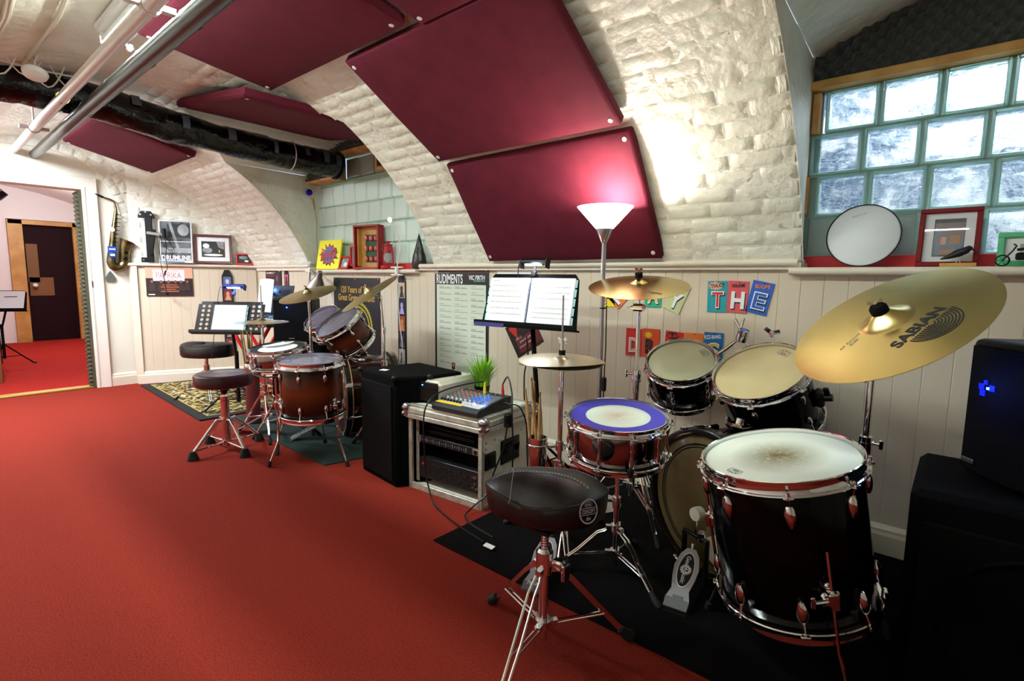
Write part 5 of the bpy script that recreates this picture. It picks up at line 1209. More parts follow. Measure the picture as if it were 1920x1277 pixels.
t = drum('rack_tom', 'small dark rack tom of the back kit, beyond the sunburst one', 'drum', (-3.74, 2.09, .815), (.074, -.606, .792), .14, .17, burst, clear, 6, 'rack toms', x=(1, 0, 0), spin=rad(-60), lugL=.03, lugr=.011)
headmark(t, .1, rad(20), .02)
t = drum('snare_drum', 'chrome snare drum with a dark ring and a cloth on its head', 'drum', (-3.386, 1.584, .661), (.033, -.12, .99), .178, .14, smoked, paper, 8, 'snare drums', x=(1, 0, 0), spin=rad(-80), lugs='tube', h=.022)
B().lathe([(.122, -.0098), (.122, -.0075), (.168, -.0075), (.168, -.0098), (.122, -.0098)], 48).build('muffling_ring', mat('dark_ring', '#0e1116', .6), t)
cl = B(WM[t.name]); cl.grid(8, 6, lambda u, v: V((-.12+.15*u+.02*sin(v*5), -.10+.09*v+.02*sin(u*4), .002+.012*sin(pi*u)*sin(pi*v)))); tag(cl.build('drum_cloth', paper, sharp=3), 'white folded cloth lying on the back snare drum', 'cloth')
sb = V((-3.386, 1.60, 0)); st2 = thing('snare_stand', 'chrome snare stand of the back kit, behind the burgundy stool', 'stand', loc=sb)
tripod(st2, sb, .33, .17, .25, [rad(205), rad(-35), rad(85)], rtube=.012, top=sb+V((0, 0, .40)), double=False)
B().cyl(sb+V((0, 0, .38)), sb+V((0, 0, .46)), .009, n=10).build('upper_tube', chrome, st2, w=True)
for i in range(3):
    a = rad(30+120*i); e_ = sb+V((cos(a)*.186, sin(a)*.186, .50)); B().tube([sb+V((0, 0, .46)), sb+V((cos(a)*.1, sin(a)*.1, .465)), e_, e_+V((0, 0, .03))], .006, 8).build('basket_arm', chrome, st2, w=True)
# bass drum
BC2 = V((-3.31, 1.985, .29)); BN2 = V((-.36, -.93, 0)); bd2 = thing('bass_drum', 'brown sunburst bass drum of the back kit, on the dark green mat', 'drum', frame(BC2, BN2, 0, (0, 0, 1)), 'bass drums')
R = .265; D = .38
B().lathe([(R-.01, -.02), (R, -.02), (R, -D), (R-.01, -D), (R-.01, -.02)], 56).build('shell', mat('dark_cherry_lacquer', '#1c0b09', .1, coat=1), bd2)
B().lathe([(.0003, -.012), (R-.01, -.012), (R, -.02)], 48).build('batter_head', mat('brown_clear_batter_head', '#5a3028', .12, coat=.6), bd2)
B().lathe([(.0003, -D+.005), (R, -D)], 48).build('front_head', matte, bd2)
hz = mat('tan_hoop_edge', '#a8825a', .4)
for nm, z0 in (('batter_hoop', -.04), ('front_hoop', -D)):
    o = B().lathe([(R+.003, z0), (R+.02, z0), (R+.02, z0+.042), (R+.015, z0+.045), (R+.003, z0+.045), (R+.003, z0)], 56).build(nm, hoopb, bd2); B().lathe([(R+.0205, z0+.004), (R+.0208, z0+.006), (R+.0205, z0+.01)], 56).lathe([(R+.0035, z0+.0455), (R+.007, z0+.0462), (R+.010, z0+.0455)], 56).build('hoop_inlay', hz, o)
for i in range(8):
    a = rad(22)+2*pi*i/8; b = B(MX.Rotation(a, 4, 'Z')); b.box((R+.024, 0, -.012), (.012, .03, .05), bev=.004); b.cyl((R+.024, 0, -.03), (R+.015, 0, -.13), .004, n=6); b.build('claw', chrome, bd2)
    B(MX.Rotation(a, 4, 'Z')).sph((R+.008, 0, -.13), .014, 10, (.8, .9, 1.8)).build('lug', chrome, bd2)
b = B(); b.box((R+.015, 0, -.15), (.04, .07, .08), bev=.01); b.cyl((R, 0, -.15), (R+.16, .0, -.10), .012, n=10); b.build('tom_mount_base', chrome, bd2)
b = B(); hb2 = V((-3.27, 2.09, .72)); b.tube([(-3.27, 2.09, .55), hb2, (-3.30, 2.13, .78), (-3.34, 2.17, .72)], .009, 8).tube([hb2, (-3.45, 2.15, .78), (-3.58, 2.2, .78), (-3.70, 2.2, .72)], .009, 8); b.sph((-3.30, 2.13, .78), .024, 10).sph((-3.6, 2.2, .78), .022, 10).build('tom_holder', chrome, bd2, w=True)
for sg in (-1, 1):
    a = rad(180+sg*52); leg = B().tube([V((cos(a)*R, sin(a)*R, -.28)), V((cos(a)*(R+.03), sin(a)*(R+.1), -.32)), V((-.28, sin(a)*(R+.24), -.38))], .006, 8).build('spur', chrome, bd2); B().sph((-.28, sin(a)*(R+.24), -.38), .012, 8).build('rubber_tip', rubber, leg)
t = pedal('silver bass drum pedal of the back kit, under the sunburst floor tom', (-3.405, 1.66, .012), (-3.31, 1.85, .12), .08, word=None, ovalm=silver)
b = B()
for i in range(8):
    for j in (-1, 1): b.box((j*.012, .05+.018*i, .0075), (.018, .012, .001))
b.build('grip_slots', black, t)
t = pedal('silver hi-hat pedal of the back kit, at the foot of the burgundy stool', (-3.86, 1.475, .012), (-3.725, 1.625, .13), .08, word=None, ovalm=silver)
vs, fs = textmesh('YAMAHA', 1, .05, .012, bold=.02); B().add([V((-v.y, .13+v.x, .0085)) for v in vs], fs).build('board_print', ink, t)
# hats and crashes of the back kit
hb_ = V((-3.661, 1.61, 0)); hs2 = thing('hi_hat_stand', 'chrome hi-hat stand of the back kit', 'stand', loc=hb_); tripod(hs2, hb_, .30, .14, .26, [rad(200), rad(90), rad(-20)], rtube=.013, top=hb_+V((0, 0, .36)), double=False)
B().cyl(hb_+V((0, 0, .35)), hb_+V((0, 0, .775)), .010, n=12).cyl(hb_+V((0, 0, .765)), hb_+V((0, 0, .785)), .022, .028, n=14).build('upper_tube', chrome, hs2, w=True)
B().cyl(hb_+V((0, 0, .77)), hb_+V((0, 0, 1.055)), .0034, n=8).cyl(hb_+V((0, 0, .83)), hb_+V((0, 0, .875)), .009, n=10).build('pull_rod', steel, hs2, w=True)
cymbal('hi_hat_cymbal', 'upper hi-hat cymbal of the back kit, seen edge-on', (-3.661, 1.61, .815), (0, -.01, 1), .172, brass2, 'hi-hat cymbals')
cymbal('hi_hat_cymbal', 'lower hi-hat cymbal of the back kit', (-3.661, 1.61, .785), (0, -.01, -1), .172, mat('dark_bronze', '#4a4230', .4, 1), 'hi-hat cymbals')
def cstand(label, base, neck, c, n, boom=False):
    base, neck, c, n = V(base), V(neck), V(c), V(n).normalized(); t = thing('cymbal_stand', label, 'stand', loc=base)
    tripod(t, base, .33, .18, .24, [rad(210), rad(-30), rad(90)], rtube=.0135, top=base+V((0, 0, .56)), double=False)
    B().cyl(base+V((0, 0, .54)), base+V((0, 0, .78)), .0105, n=12).cyl(base+V((0, 0, .76)), neck, .0085, n=10).build('upper_tube', chrome, t, w=True)
    b = B(); clampknob(b, base+V((0, 0, .56)), .018, (.9, -.5, 0)); clampknob(b, base+V((0, 0, .78)), .015, (.8, -.6, 0)); clampknob(b, neck, .014, (.8, -.6, 0)); b.cyl(neck, c-n*.015, .006, n=8).cyl(c-n*.02, c+n*.035, .004, n=8); b.build('tilter', chrome, t, w=True)
    B().cyl(c+n*.012, c+n*.028, .013, n=14).build('felt', matte, t, w=True); b = B(); wingnut(b, c+n*.03, n, 1); b.build('wing_nut', chrome, t, w=True)
cstand('chrome cymbal stand of the back kit, holding the dull bronze crash', (-3.60, 1.93, 0), (-3.585, 1.915, .955), (-3.554, 1.891, 1.007), (.036, -.308, .951))
cymbal('crash_cymbal', 'dull bronze crash cymbal of the back kit, in front of the silver desk lamp', (-3.554, 1.891, 1.007), (.036, -.308, .951), .2, brass2, bell=.14, bow=.08)
cstand('chrome cymbal stand of the back kit, beside the carpet-covered floor speaker', (-2.83, 2.02, 0), (-2.83, 2.00, .985), (-2.86, 1.93, 1.03), (-.235, -.51, .83))
cymbal('crash_cymbal', 'bronze crash cymbal of the back kit seen almost edge-on, pointing up to the right', (-2.86, 1.93, 1.03), (-.235, -.50, .83), .205, brass2, bell=.16, bow=.08)
# stool, throne
burg = mat('burgundy_vinyl', '#38121f', .3, bump=(70, .25, .002), coat=.2)
sb = V((-3.532, 1.295, 0)); t = thing('drum_stool', 'round burgundy vinyl drum stool on four chrome legs with big rubber feet', 'stool', loc=sb)
B().lathe([(.0004, .50), (.12, .502), (.155, .505), (.166, .498), (.169, .488), (.168, .45), (.165, .43), (.155, .424), (.0004, .424)], 48).build('seat', burg, t)
B().lathe([(.0004, .37), (.016, .37), (.03, .41), (.05, .424), (.0004, .424)], 20).build('seat_plate', black, t)
B().cyl((0, 0, .36), (0, 0, .40), .012, n=12).cyl((0, 0, .03), (0, 0, .355), .025, n=20).lathe([(.025, .31), (.029, .312), (.029, .325), (.025, .327)], 20).build('pole', chrome, t)
for a in (rad(-75), rad(5), rad(100), rad(186)):
    cv = V((cos(a), sin(a), 0)); s_ = V((-sin(a), cos(a), 0))
    o = B().tube([cv*.022+V((0, 0, .20)), cv*.06+V((0, 0, .205)), cv*.10+V((0, 0, .17)), cv*.215+V((0, 0, .05)), cv*.22+V((0, 0, .03))], .0095, 10).build('leg', chrome, t)
    B().tube([cv*.022+V((0, 0, .055)), cv*.212+V((0, 0, .052))], .007, 8).build('brace', chrome, t)
    B().lathe([(.0004, .055), (.017, .054), (.034, .004), (.034, 0), (.0004, 0)], 14, MX.Translation(cv*.225)).build('rubber_foot', rubber, o)
B().cyl((0, 0, .185), (0, 0, .215), .028, n=16).build('collar', chrome, t); B().cyl((0, 0, .04), (0, 0, .068), .028, n=16).build('collar', chrome, t)
tb = V((-5.05, 1.72, 0)); t = thing('drum_throne', 'flat black saddle-shaped throne standing on the patterned rug', 'stool', loc=tb)
b = B(MX.Rotation(rad(35), 4, 'Z'))
rows_ = []
def ro(a): return .205+.025*cos(2*a)+.02*cos(a)
for q, z in ((.02, .515), (.5, .515), (.8, .512), (.95, .5), (1, .48), (1, .43), (.95, .41), (.02, .405)): rows_ += [V((q*ro(2*pi*i/40)*cos(2*pi*i/40), q*ro(2*pi*i/40)*sin(2*pi*i/40), z+(.02*cos(2*pi*i/40)**2 if z > .47 else 0))) for i in range(40)]
b.add(rows_, [(j*40+i, j*40+(i+1) % 40, (j+1)*40+(i+1) % 40, (j+1)*40+i) for j in range(7) for i in range(40)]); b.build('seat', vinyl, t)
B().cyl((0, 0, .12), (0, 0, .41), .017, n=14).cyl((0, 0, .28), (0, 0, .33), .026, n=14).build('pole', chrome, t)
for a in (rad(-135), rad(-15), rad(105)): leg_double(t, tb+V((cos(a)*.03, sin(a)*.03, .28)), None, tb+V((cos(a)*.3, sin(a)*.3, 0)))
b = B()
for i in range(5): b.box((-.11+.012*i, -.19+.002*i, .45), (.007, .004, .02))
# back music stand, holed desk
ms2, D2 = music_stand('black music stand with rows of round holes, holding a lit book, in the back kit', (-4.45, 1.68, .657), .54, .27, (.652, -.757), rad(22), (-4.50, 1.76, 0), black, holes=True, tri=(rad(-110), rad(10), rad(130)), poleR=.012)
bk2 = thing('music_book', 'spiral-bound music book lit blue-white on the holed music stand', 'book', D2 @ MX.Translation((0, .012, .004)))
B().box((0, .112, .005), (.26, .225, .01), bev=.002).build('pages', pgm, bk2); b = B()
for i in range(5): b.box((.134, .03+.042*i, .003), (.014, .036, .003))
b.build('divider_tabs', tabm, bk2)
b = B(); notes(b, -.11, .10, (.15, .12, .085, .05, .02), .0108, 8); vs, fs = textmesh('Bossa Nova', 1, .08, .008, bold=.02); b.add([v+V((-.04, .19, .0108)) for v in vs], fs); b.build('print', faint, bk2)
b = B()
for i in range(20): b.tube([(-.132+.006*cos(a), .012+.0105*i, .006+.007*sin(a)) for a in [pi*2*j/8 for j in range(8)]], .0011, 4, closed=True)
b.build('spiral', steel, bk2)
t = clip_lamp('black clip-on lamp with a blue-white LED over the holed music stand', D2, .40, .01, .17, 24, '#7fc0ff', m=mat('dark_blue_plastic', '#101c6a', .4), power=.3)
B().tube([(0, -.02, -.01), (0, -.09, -.012), (0, -.13, -.006)], .003, 6).tube([(-.09, 0, 0), (-.115, -.01, 0), (-.12, -.06, 0), (-.118, -.3, -.02), (-.105, -.6, -.03)], .0025, 6).build('cable', black, t)
# stick bag with sticks, red keyboard stand and keyboard
t = thing('stick_tube', 'dark red tube full of old drumsticks standing on the rug edge', 'holder', loc=(-4.03, 1.68, .016)); B().lathe([(.0004, 0), (.05, 0), (.05, .45), (.046, .45), (.046, .02), (.0004, .02)], 24).build('tube_body', mat('maroon_bag', '#5a1c20', .4), t); B().lathe([(.0505, .40), (.053, .41), (.053, .44), (.0505, .45)], 24).build('rim_band', chrome, t)
for i, (x, y, ex, ez) in enumerate(((-4.06, 1.66, -.16, .30), (-4.04, 1.66, -.13, .31), (-4.03, 1.68, -.10, .30), (-4.01, 1.67, -.08, .29), (-4.0, 1.69, -.14, .28), (-4.03, 1.70, -.06, .30))):
    stick(['leftmost', 'thick', 'second', 'right-hand', 'dark green', 'rear'][i]+' old drumstick in the dark red tube by the back snare', (x, y, .30), (x+ex*.8, y-.0-ex*.1, .40+ez), hick if i % 3 else mat('dark_green_stick', '#4a4420', .5), 'bundle of sticks in the back kit')
ks = thing('keyboard_stand', 'bright red crossed keyboard stand behind the back hi-hat', 'stand', loc=(-4.72, 2.1, 0)); rd = mat('bright_red_metal', '#d8161c', .35)
Rd = V((.757, .652, 0)); Fd = V((.652, -.757, 0)); kc = V((-4.80, 2.12, 0)); P1, P2, P3, P4, P5, P6 = V((-5.04, 1.96, .60)), V((-4.73, 2.13, .03)), V((-4.80, 2.18, .66)), V((-5.0, 1.93, .10)), V((-4.92, 2.01, .02)), V((-4.86, 2.27, .02))
for P, Q in ((P1, P2), (P3, P4)):
    for off in (0, .26): B().cyl(V(P)-Fd*off, V(Q)-Fd*off, .017, n=8).build('strut', rd, ks, w=True)
B().cyl(P5, P6, .016, n=8).build('foot_bar', rd, ks, w=True); B().cyl(V(P5)-Fd*.3, V(P6)-Fd*.3, .016, n=8).build('foot_bar', rd, ks, w=True)
KM = MX.Translation(kc+Rd*.03+V((0, 0, .665))) @ MX(((Rd.x, -Fd.x, 0, 0), (Rd.y, -Fd.y, 0, 0), (0, 0, 1, 0), (0, 0, 0, 1)))
kb = thing('keyboard', 'black electric keyboard on the red crossed stand', 'keyboard', KM); B().box((0, 0, .035), (.46, .24, .07), bev=.01).build('casing', black, kb)
b = B()
for i in range(18): b.box((-.2+.0235*i, -.06, .073), (.021, .11, .006), bev=.001)
b.build('white_keys', whitep, kb); b = B()
for i in range(17):
    if i % 7 not in (2, 6): b.box((-.188+.0235*i, -.035, .078), (.011, .06, .008))
b.build('black_keys', black, kb)
t = thing('music_folder', 'dark blue music folder standing open on the keyboard', 'folder', KM @ MX.Translation((.05, .08, .075)) @ MX.Rotation(rad(-25), 4, 'X')); B().box((0, 0, .16), (.26, .01, .32), bev=.003).build('cover', mat('dark_blue_folder', '#16243a', .4), t)
for i, (x, y, lab) in enumerate(((-.06, .055, 'tall white music sheet lit from above on the keyboard'), )):
    q = B(KM); q.grid(4, 8, lambda u, v: V((-.10+.13*u+.02*v, .03+.05*v, .12+.30*v+.01*sin(u*3)))); o = q.build('music_sheet', pgm, sharp=2); tag(o, lab, 'paper')
D3 = KM @ MX.Translation((.0, .05, .3)); t = clip_lamp('small clip-on lamp with a blue glow above the sheets on the keyboard', D3, .16, .0, .10, 24, '#7fc0ff', m=mat('dark_blue_plastic', '#101c6a'), power=.4)
for i, (dx, dy, dz, sx, sy, sz, c) in enumerate(((.12, .02, .078, .2, .14, .012, '#4f86b8'), (.13, .02, .091, .18, .13, .012, '#dfe6ee'), (.12, .01, .104, .19, .13, .010, '#20508a'), (.02, .0, .114, .08, .06, .022, '#101216'))):
    o = B(KM).box((dx, dy, dz), (sx, sy, sz), bev=.002).build('book' if i < 3 else 'black_box', mat('bk%d' % i, c, .5)); tag(o, ['lowest blue book in the pile on the keyboard', 'white book in the middle of the pile on the keyboard', 'dark blue book on top of the pile on the keyboard', 'small black box on the keyboard by the books'][i], 'book' if i < 3 else 'box', 'books on the keyboard' if i < 3 else None)
# speakers behind the back kit
SMx = MX.Translation((-4.50, 2.29, .53)) @ MX(((Rd.x, -Fd.x, 0, 0), (Rd.y, -Fd.y, 0, 0), (0, 0, 1, 0), (0, 0, 0, 1)))
t = thing('powered_speaker', 'black powered speaker with a blue light behind the back kit, on a low black cabinet', 'speaker', SMx)
o = B().box((0, .0, .20), (.34, .24, .41), bev=.02).build('cabinet', MATS['black_speaker_plastic'], t); B().box((0, -.122, .2), (.31, .01, .37), bev=.004).build('grille', grille, t)
B().box((-.035, -.129, .32), (.008, .003, .008)).build('led', MATS['blue_power_led'], t); B().box((0, -.129, .05), (.05, .003, .008)).build('name_plate', greyink, t)
pl_ = point('led_glow', (0, 0, 0), .35, (.1, .2, 1), .01); pl_.parent = t; pl_.location = (-.03, -.2, .32)
t = thing('low_speaker', 'low black cabinet under the powered speaker of the back kit', 'speaker', MX.Translation((-4.44, 2.30, 0)) @ MX(((Rd.x, -Fd.x, 0, 0), (Rd.y, -Fd.y, 0, 0), (0, 0, 1, 0), (0, 0, 0, 1)))); B().box((.02, 0, .265), (.46, .34, .525), bev=.015).build('cabinet', tolex, t); B().box((.02, -.172, .26), (.42, .01, .48), bev=.004).build('grille', grille, t)
# rugs
rug = bpy.data.materials.new('patterned_rug'); rug.use_nodes = True; n_ = rug.node_tree; bb = n_.nodes['Principled BSDF']; bb.inputs['Roughness'].default_value = .95
tcn = n_.nodes.new('ShaderNodeTexCoord'); vo = n_.nodes.new('ShaderNodeTexVoronoi'); vo.inputs['Scale'].default_value = 38; crn = n_.nodes.new('ShaderNodeValToRGB'); crn.color_ramp.interpolation = 'CONSTANT'; no = n_.nodes.new('ShaderNodeTexNoise'); no.inputs['Scale'].default_value = 12
n_.links.new(tcn.outputs['Object'], vo.inputs['Vector']); sc2 = n_.nodes.new('ShaderNodeSeparateColor'); n_.links.new(vo.outputs['Color'], sc2.inputs[0]); n_.links.new(sc2.outputs[0], crn.inputs[0])
e = crn.color_ramp.elements; e[0].color = lin('#17140c'); e[0].position = 0; e[1].color = lin('#8a7a3a'); e[1].position = .46
for p_, c_c in ((.58, '#c8bc8c'), (.74, '#5a4a1c'), (.86, '#a88a3a')): q = crn.color_ramp.elements.new(p_); q.color = lin(c_c)
n_.links.new(crn.outputs[0], bb.inputs['Base Color'])
rg = thing('patterned_rug', 'gold and black patterned rug with a wide black border under the back music stand', 'rug', loc=(-5.3, 2, 0))
bl = mat('black_rug_border', '#14110f', .95); rp_ = [(-5.95, 1.80), (-6.02, 1.42), (-4.36, 1.42), (-4.33, 2.5), (-5.9, 2.5)]
rp_ = [(-6.22, 1.50), (-4.38, 1.42), (-4.34, 2.45), (-5.98, 2.45), (-6.10, 2.16)]
cx = sum(p[0] for p in rp_)/5; cy = sum(p[1] for p in rp_)/5
def shrink(k): return [(cx+(x-cx)*(1-k/1.0), cy+(y-cy)*(1-k*1.9)) for x, y in rp_]
B().prism(rp_, 0, .012).build('border', bl, rg, w=True); B().prism(shrink(.075), .012, .0135).build('gold_edge', mat('rug_gold_line', '#b39a52', .95), rg, w=True)
B().prism(shrink(.085), .0135, .0145).build('rug_frieze', rug, rg, w=True); B().prism(shrink(.19), .0145, .015).build('gold_line', MATS['rug_gold_line'], rg, w=True); B().prism(shrink(.20), .015, .0158).build('rug_field', rug, rg, w=True)
gmt = B().prism([(-4.30, 1.60), (-2.80, 1.56), (-2.74, 1.85), (-2.78, 2.5), (-4.30, 2.5)], 0, .007); tag(gmt.build('drum_mat', mat('dark_green_mat', '#0c2a24', .95, bump=(220, .6, .004))), 'dark green mat under the back drum kit', 'mat')
b = B().box((-4.14, 2.02, .03), (.05, .05, .06), bev=.01); tag(b.build('plug_block', whitep), 'white plug adaptor on the floor by the red stand', 'plug')
# ================================================================ WALL THINGS
def wallM(x, z, y=2.586, tilt=0, lean=0): return MX.Translation((x, y, z)) @ MX(((1, 0, 0, 0), (0, 0, -1, 0), (0, 1, 0, 0), (0, 0, 0, 1))) @ MX.Rotation(tilt, 4, 'Z') @ MX.Rotation(-lean, 4, 'X')
white = mat('print_white', '#eceef0', .7); orange = mat('print_orange', '#e8702a', .6); pinkp = mat('print_salmon', '#e8a890', .6); darkp = mat('print_dark_maroon', '#2a1216', .6); gold = mat('print_gold', '#c89a28', .6)
# rudiments poster
s = Sheet('wall_poster', 'tall rudiments poster with rows of notation pinned beside the front music stand', 'poster', wallM(-2.705, .789), .545, .80, mat('poster_black', '#151314', .5))
s.rect(mat('print_maroon', '#6a1a24', .5), 0, .385, .545, .03); s.text(white, 'RUDIMENTS', -.115, .325, .275, .068, bold=.02); s.text(white, 'VIC FIRTH', .16, .335, .155, .032, bold=.03); s.text(mat('print_cyan', '#8ac8d0'), 'THE PERFECT PAIR', .185, .312, .11, .010, bold=.02)
s.text(white, 'Percussive Arts Society', -.18, .367, .13, .006)
s.rect(mat('poster_pale_green', '#d4dccc', .6), 0, -.03, .50, .63)
L = []; r = random.Random(2)
for c in range(3):
    for q in range(14):
        x0 = -.225+.165*c; y0 = .262-.042*q
        if q > 11 and c > 0: continue
        L.append((x0+.03, y0+.010, .05, .0022)); L += [(x0+.068, y0-.006+k*.002, .13, .0006) for k in range(3)]
        n__ = r.choice((6, 8, 10, 12)); x = x0+.008
        bar = r.random() < .55
        for k in range(n__):
            L.append((x+.125*k/n__, y0-.003, .0012, .008))
        if bar: L += [(x0+.03, y0+.001, .05, .0022), (x0+.095, y0+.001, .05, .0022)]
s.rects(greyink, L); s.rect(mat('poster_fold', '#bfc8b8'), .02, -.03, .0025, .63); s.rect(MATS['poster_fold'], 0, .09, .5, .0015); s.rect(MATS['poster_fold'], 0, -.15, .5, .0015)
s.rect(mat('print_photo', '#5a2028'), -.07, -.305, .035, .05); s.oval(pinkp, -.07, -.297, .008, .01); s.rects(ink, [(-.03+.016*k, -.315, .004, .03+.003*k) for k in range(8)])
s.rect(MATS['print_maroon'], 0, -.378, .54, .042); s.rects(white, [(-.1, -.37, .08, .003), (-.1, -.378, .1, .003), (.2, -.375, .06, .004)])
for x, z in ((-.255, .385), (.255, .385)): s.oval(steel, x, z, .005, .005)
s.done()
s = Sheet('wall_paper', 'white printed sheet on the wall mostly hidden behind the front music stand', 'paper', wallM(-2.19, 1.08), .33, .20, paper, group='papers'); s.text(MATS['print_cyan'], 'RHYTHM', -.06, .03, .1, .02, bold=.02); s.text(orange, 'BOOK', .04, .03, .04, .016, bold=.02); s.done()
s = Sheet('wall_leaflet', 'slanting dark red leaflet on the wall below the front music stand', 'leaflet', wallM(-2.12, .765, tilt=rad(32)), .24, .22, mat('leaflet_dark', '#1c1418', .5))
s.poly(mat('print_red', '#c8241c'), [(-.10, .09), (-.02, .10), (-.06, -.0)]); s.rect(MATS['print_maroon'], .02, -.05, .2, .09); s.text(white, 'JOIN WEDNESDAY', .02, -.03, .15, .014); s.text(white, 'LIVE JAM 7.30PM', -.01, -.06, .12, .012); s.text(white, 'NO 2', -.05, .0, .05, .014); s.done()
# 120 years banner
s = Sheet('wall_banner', 'black banner with gold lettering and a gold ring, hung behind the back kit', 'banner', wallM(-4.02, .785), .71, .655, mat('banner_black', '#0e0d0d', .5))
s.text(gold, '120 Years of That', -.0, .225, .46, .058, bold=.012); s.text(gold, 'Great Gretsch Sound!', .0, .155, .56, .058, bold=.012)
def ring(s, m, x, y, r0, r1, n=40):
    b = s.g(m)
    for i in range(n):
        a0, a1 = 2*pi*i/n, 2*pi*(i+1)/n; b.add([(x+r*cos(a), y+r*sin(a), s.z) for r, a in ((r0, a0), (r0, a1), (r1, a1), (r1, a0))], [(0, 1, 2, 3)])
yg = mat('print_olive_gold', '#a89a20', .6); s.oval(yg, .02, -.10, .225, .225, n=40); s.oval(MATS['banner_black'], .02, -.10, .20, .20, n=40); ring(s, yg, .02, -.10, .17, .185); s.oval(yg, .02, -.10, .12, .12, n=30); s.text(MATS['banner_black'], 'GRETSCH', .02, -.10, .2, .05, bold=.03); s.text(yg, 'DRUMS', .02, .04, .18, .028, bold=.02)
for x in (-.34, 0, .34): s.oval(mat('brass', '#c89a3c', .3, 1), x, .315, .007, .007)
s.done()
# portrait posters left of the speaker
s = Sheet('wall_poster', 'small dark poster with red and white lettering beside the corner, behind the keyboard lamp', 'poster', wallM(-5.555, 1.065), .36, .255, mat('poster_navy', '#1a1c2c', .5))
s.text(white, 'DRUMMER LIVE', -.06, .085, .2, .02, bold=.02); s.text(MATS['print_red'], 'WORKSHOP', -.06, .055, .2, .02, bold=.02); s.rect(mat('print_dusk', '#3a2438'), .08, -.01, .14, .2); s.oval(mat('print_skin', '#8a5a48'), .08, .03, .02, .03); s.text(white, 'ONE NIGHT ONLY', .06, -.09, .12, .014); s.rect(white, .14, .105, .04, .01); s.done()
# hanging picture straps
def strap(label, M, w, h, pics):
    t = Sheet('picture_strap', label, 'strap', M, w, h, mat('strap_black', '#0d0d0f', .6), group='black straps of small pictures')
    t.poly(MATS['strap_black'], [(-w/2, h/2), (w/2, h/2), (w*.22, h/2+w*.65), (-w*.22, h/2+w*.65)])
    n = len(pics); ph = h/n
    for i, (c, c2) in enumerate(pics):
        y = h/2-ph*(i+.5); t.rect(mat('pic_'+c.strip('#'), c, .5), 0, y, w*.72, ph*.92); m2 = mat('pic_'+c2.strip('#'), c2, .5)
        t.oval(m2, 0, y+ph*.1, w*.16, ph*.17); t.poly(m2, [(-w*.28, y-ph*.42), (w*.3, y-ph*.42), (w*.15, y-ph*.05), (-w*.12, y-ph*.05)])
    return t.done()
strap('black pointed strap of small pictures on the wall right of the banner', wallM(-3.375, .755), .105, .66, [('#c8b49a', '#3a2a22'), ('#1a1430', '#b8a8e0'), ('#a04820', '#d8905a'), ('#241c30', '#8a7a98'), ('#cfd4d0', '#5a5450')])
strap('black pointed strap of small pictures hanging behind the lamp of the holed music stand', CM(.846, .71, .045), .105, .80, [('#5a6a98', '#c8d0e0'), ('#8a3028', '#d0a080'), ('#7a8cb8', '#d0d8e8'), ('#b03a30', '#d88a70'), ('#2a2a48', '#9a8a90'), ('#884438', '#d0a090')])
strap('narrow black pointed strap with a pink picture beside the small dark poster', wallM(-5.27, 1.03), .10, .22, [('#c05878', '#2a1018'), ('#8a2a48', '#f0c0c8')])
# PAPRIKA
s = Sheet('wall_poster', 'wide salmon and dark poster reading PAPRIKA in the panelled corner', 'poster', CM(.322, 1.045, .04), .41, .295, pinkp)
s.rect(darkp, 0, -.055, .41, .185); s.rect(white, -.005, .068, .275, .115); s.text(mat('print_pinkred', '#b85a60'), 'PAPRIKA', -.005, .068, .22, .058, bold=-.008); s.rects(MATS['print_pinkred'], [(-.005, .113, .18, .003), (-.005, .022, .10, .003)])
for i, x in enumerate((-.155, -.075, -.01, .05, .10, .155)):
    s.oval(mat('print_skin', '#8a5a48'), x, .003, .0125, .016); s.poly(mat('print_coat', '#3a2826'), [(x-.03, -.09), (x+.03, -.09), (x+.022, -.02), (x-.022, -.02)])
s.rects(mat('print_burnt', '#b0603c'), [(0, -.03, .13, .009), (0, -.052, .16, .011), (0, -.075, .10, .010), (0, -.097, .16, .012)]); s.rects(white, [(-.16, -.128, .055, .010)]); s.done()
# things on the corner shelf
s = Sheet('picture', 'black and white drumline picture leaning on the corner shelf behind the bracket', 'picture', CM(.40, 1.455, .055) @ MX.Rotation(rad(-6), 4, 'X'), .29, .43, mat('picture_white_edge', '#d8dde2', .4), t=.02)
g1_, g2_, g3_ = mat('photo_grey', '#6a6e72', .4, var=('#2a2c2e', 14)), mat('photo_light_grey', '#aab0b4', .4, var=('#787c80', 10)), mat('photo_dark', '#2a2c2e', .4)
s.rect(g1_, 0, .005, .265, .395); s.rect(g3_, .03, .11, .2, .14); s.oval(g2_, .07, .12, .05, .06); s.rect(g2_, -.01, .04, .025, .33, a=rad(14)); s.rect(white, 0, -.0, .265, .006); s.rect(g2_, 0, -.09, .26, .05); s.text(white, 'DRUMLINE', .0, -.165, .255, .05, bold=.04); s.rect(mat('print_blue_edge', '#2a62b0'), -.03, -.208, .2, .008)
s.done()
def pframe(label, M, w, h, fw, fm, inner, group='framed pictures', d=.018):
    t = thing('framed_picture', label, 'frame', M, group)
    b = B()
    for c, sz in (((0, h/2-fw/2, 0), (w, fw, d)), ((0, -h/2+fw/2, 0), (w, fw, d)), ((-w/2+fw/2, 0, 0), (fw, h-2*fw, d)), ((w/2-fw/2, 0, 0), (fw, h-2*fw, d))): b.box(c, sz, bev=.003)
    b.build('frame_moulding', fm, t); B().box((0, 0, -d/2+.003), (w-2*fw+.004, h-2*fw+.004, .004)).build('backing', white if inner else black, t); return t
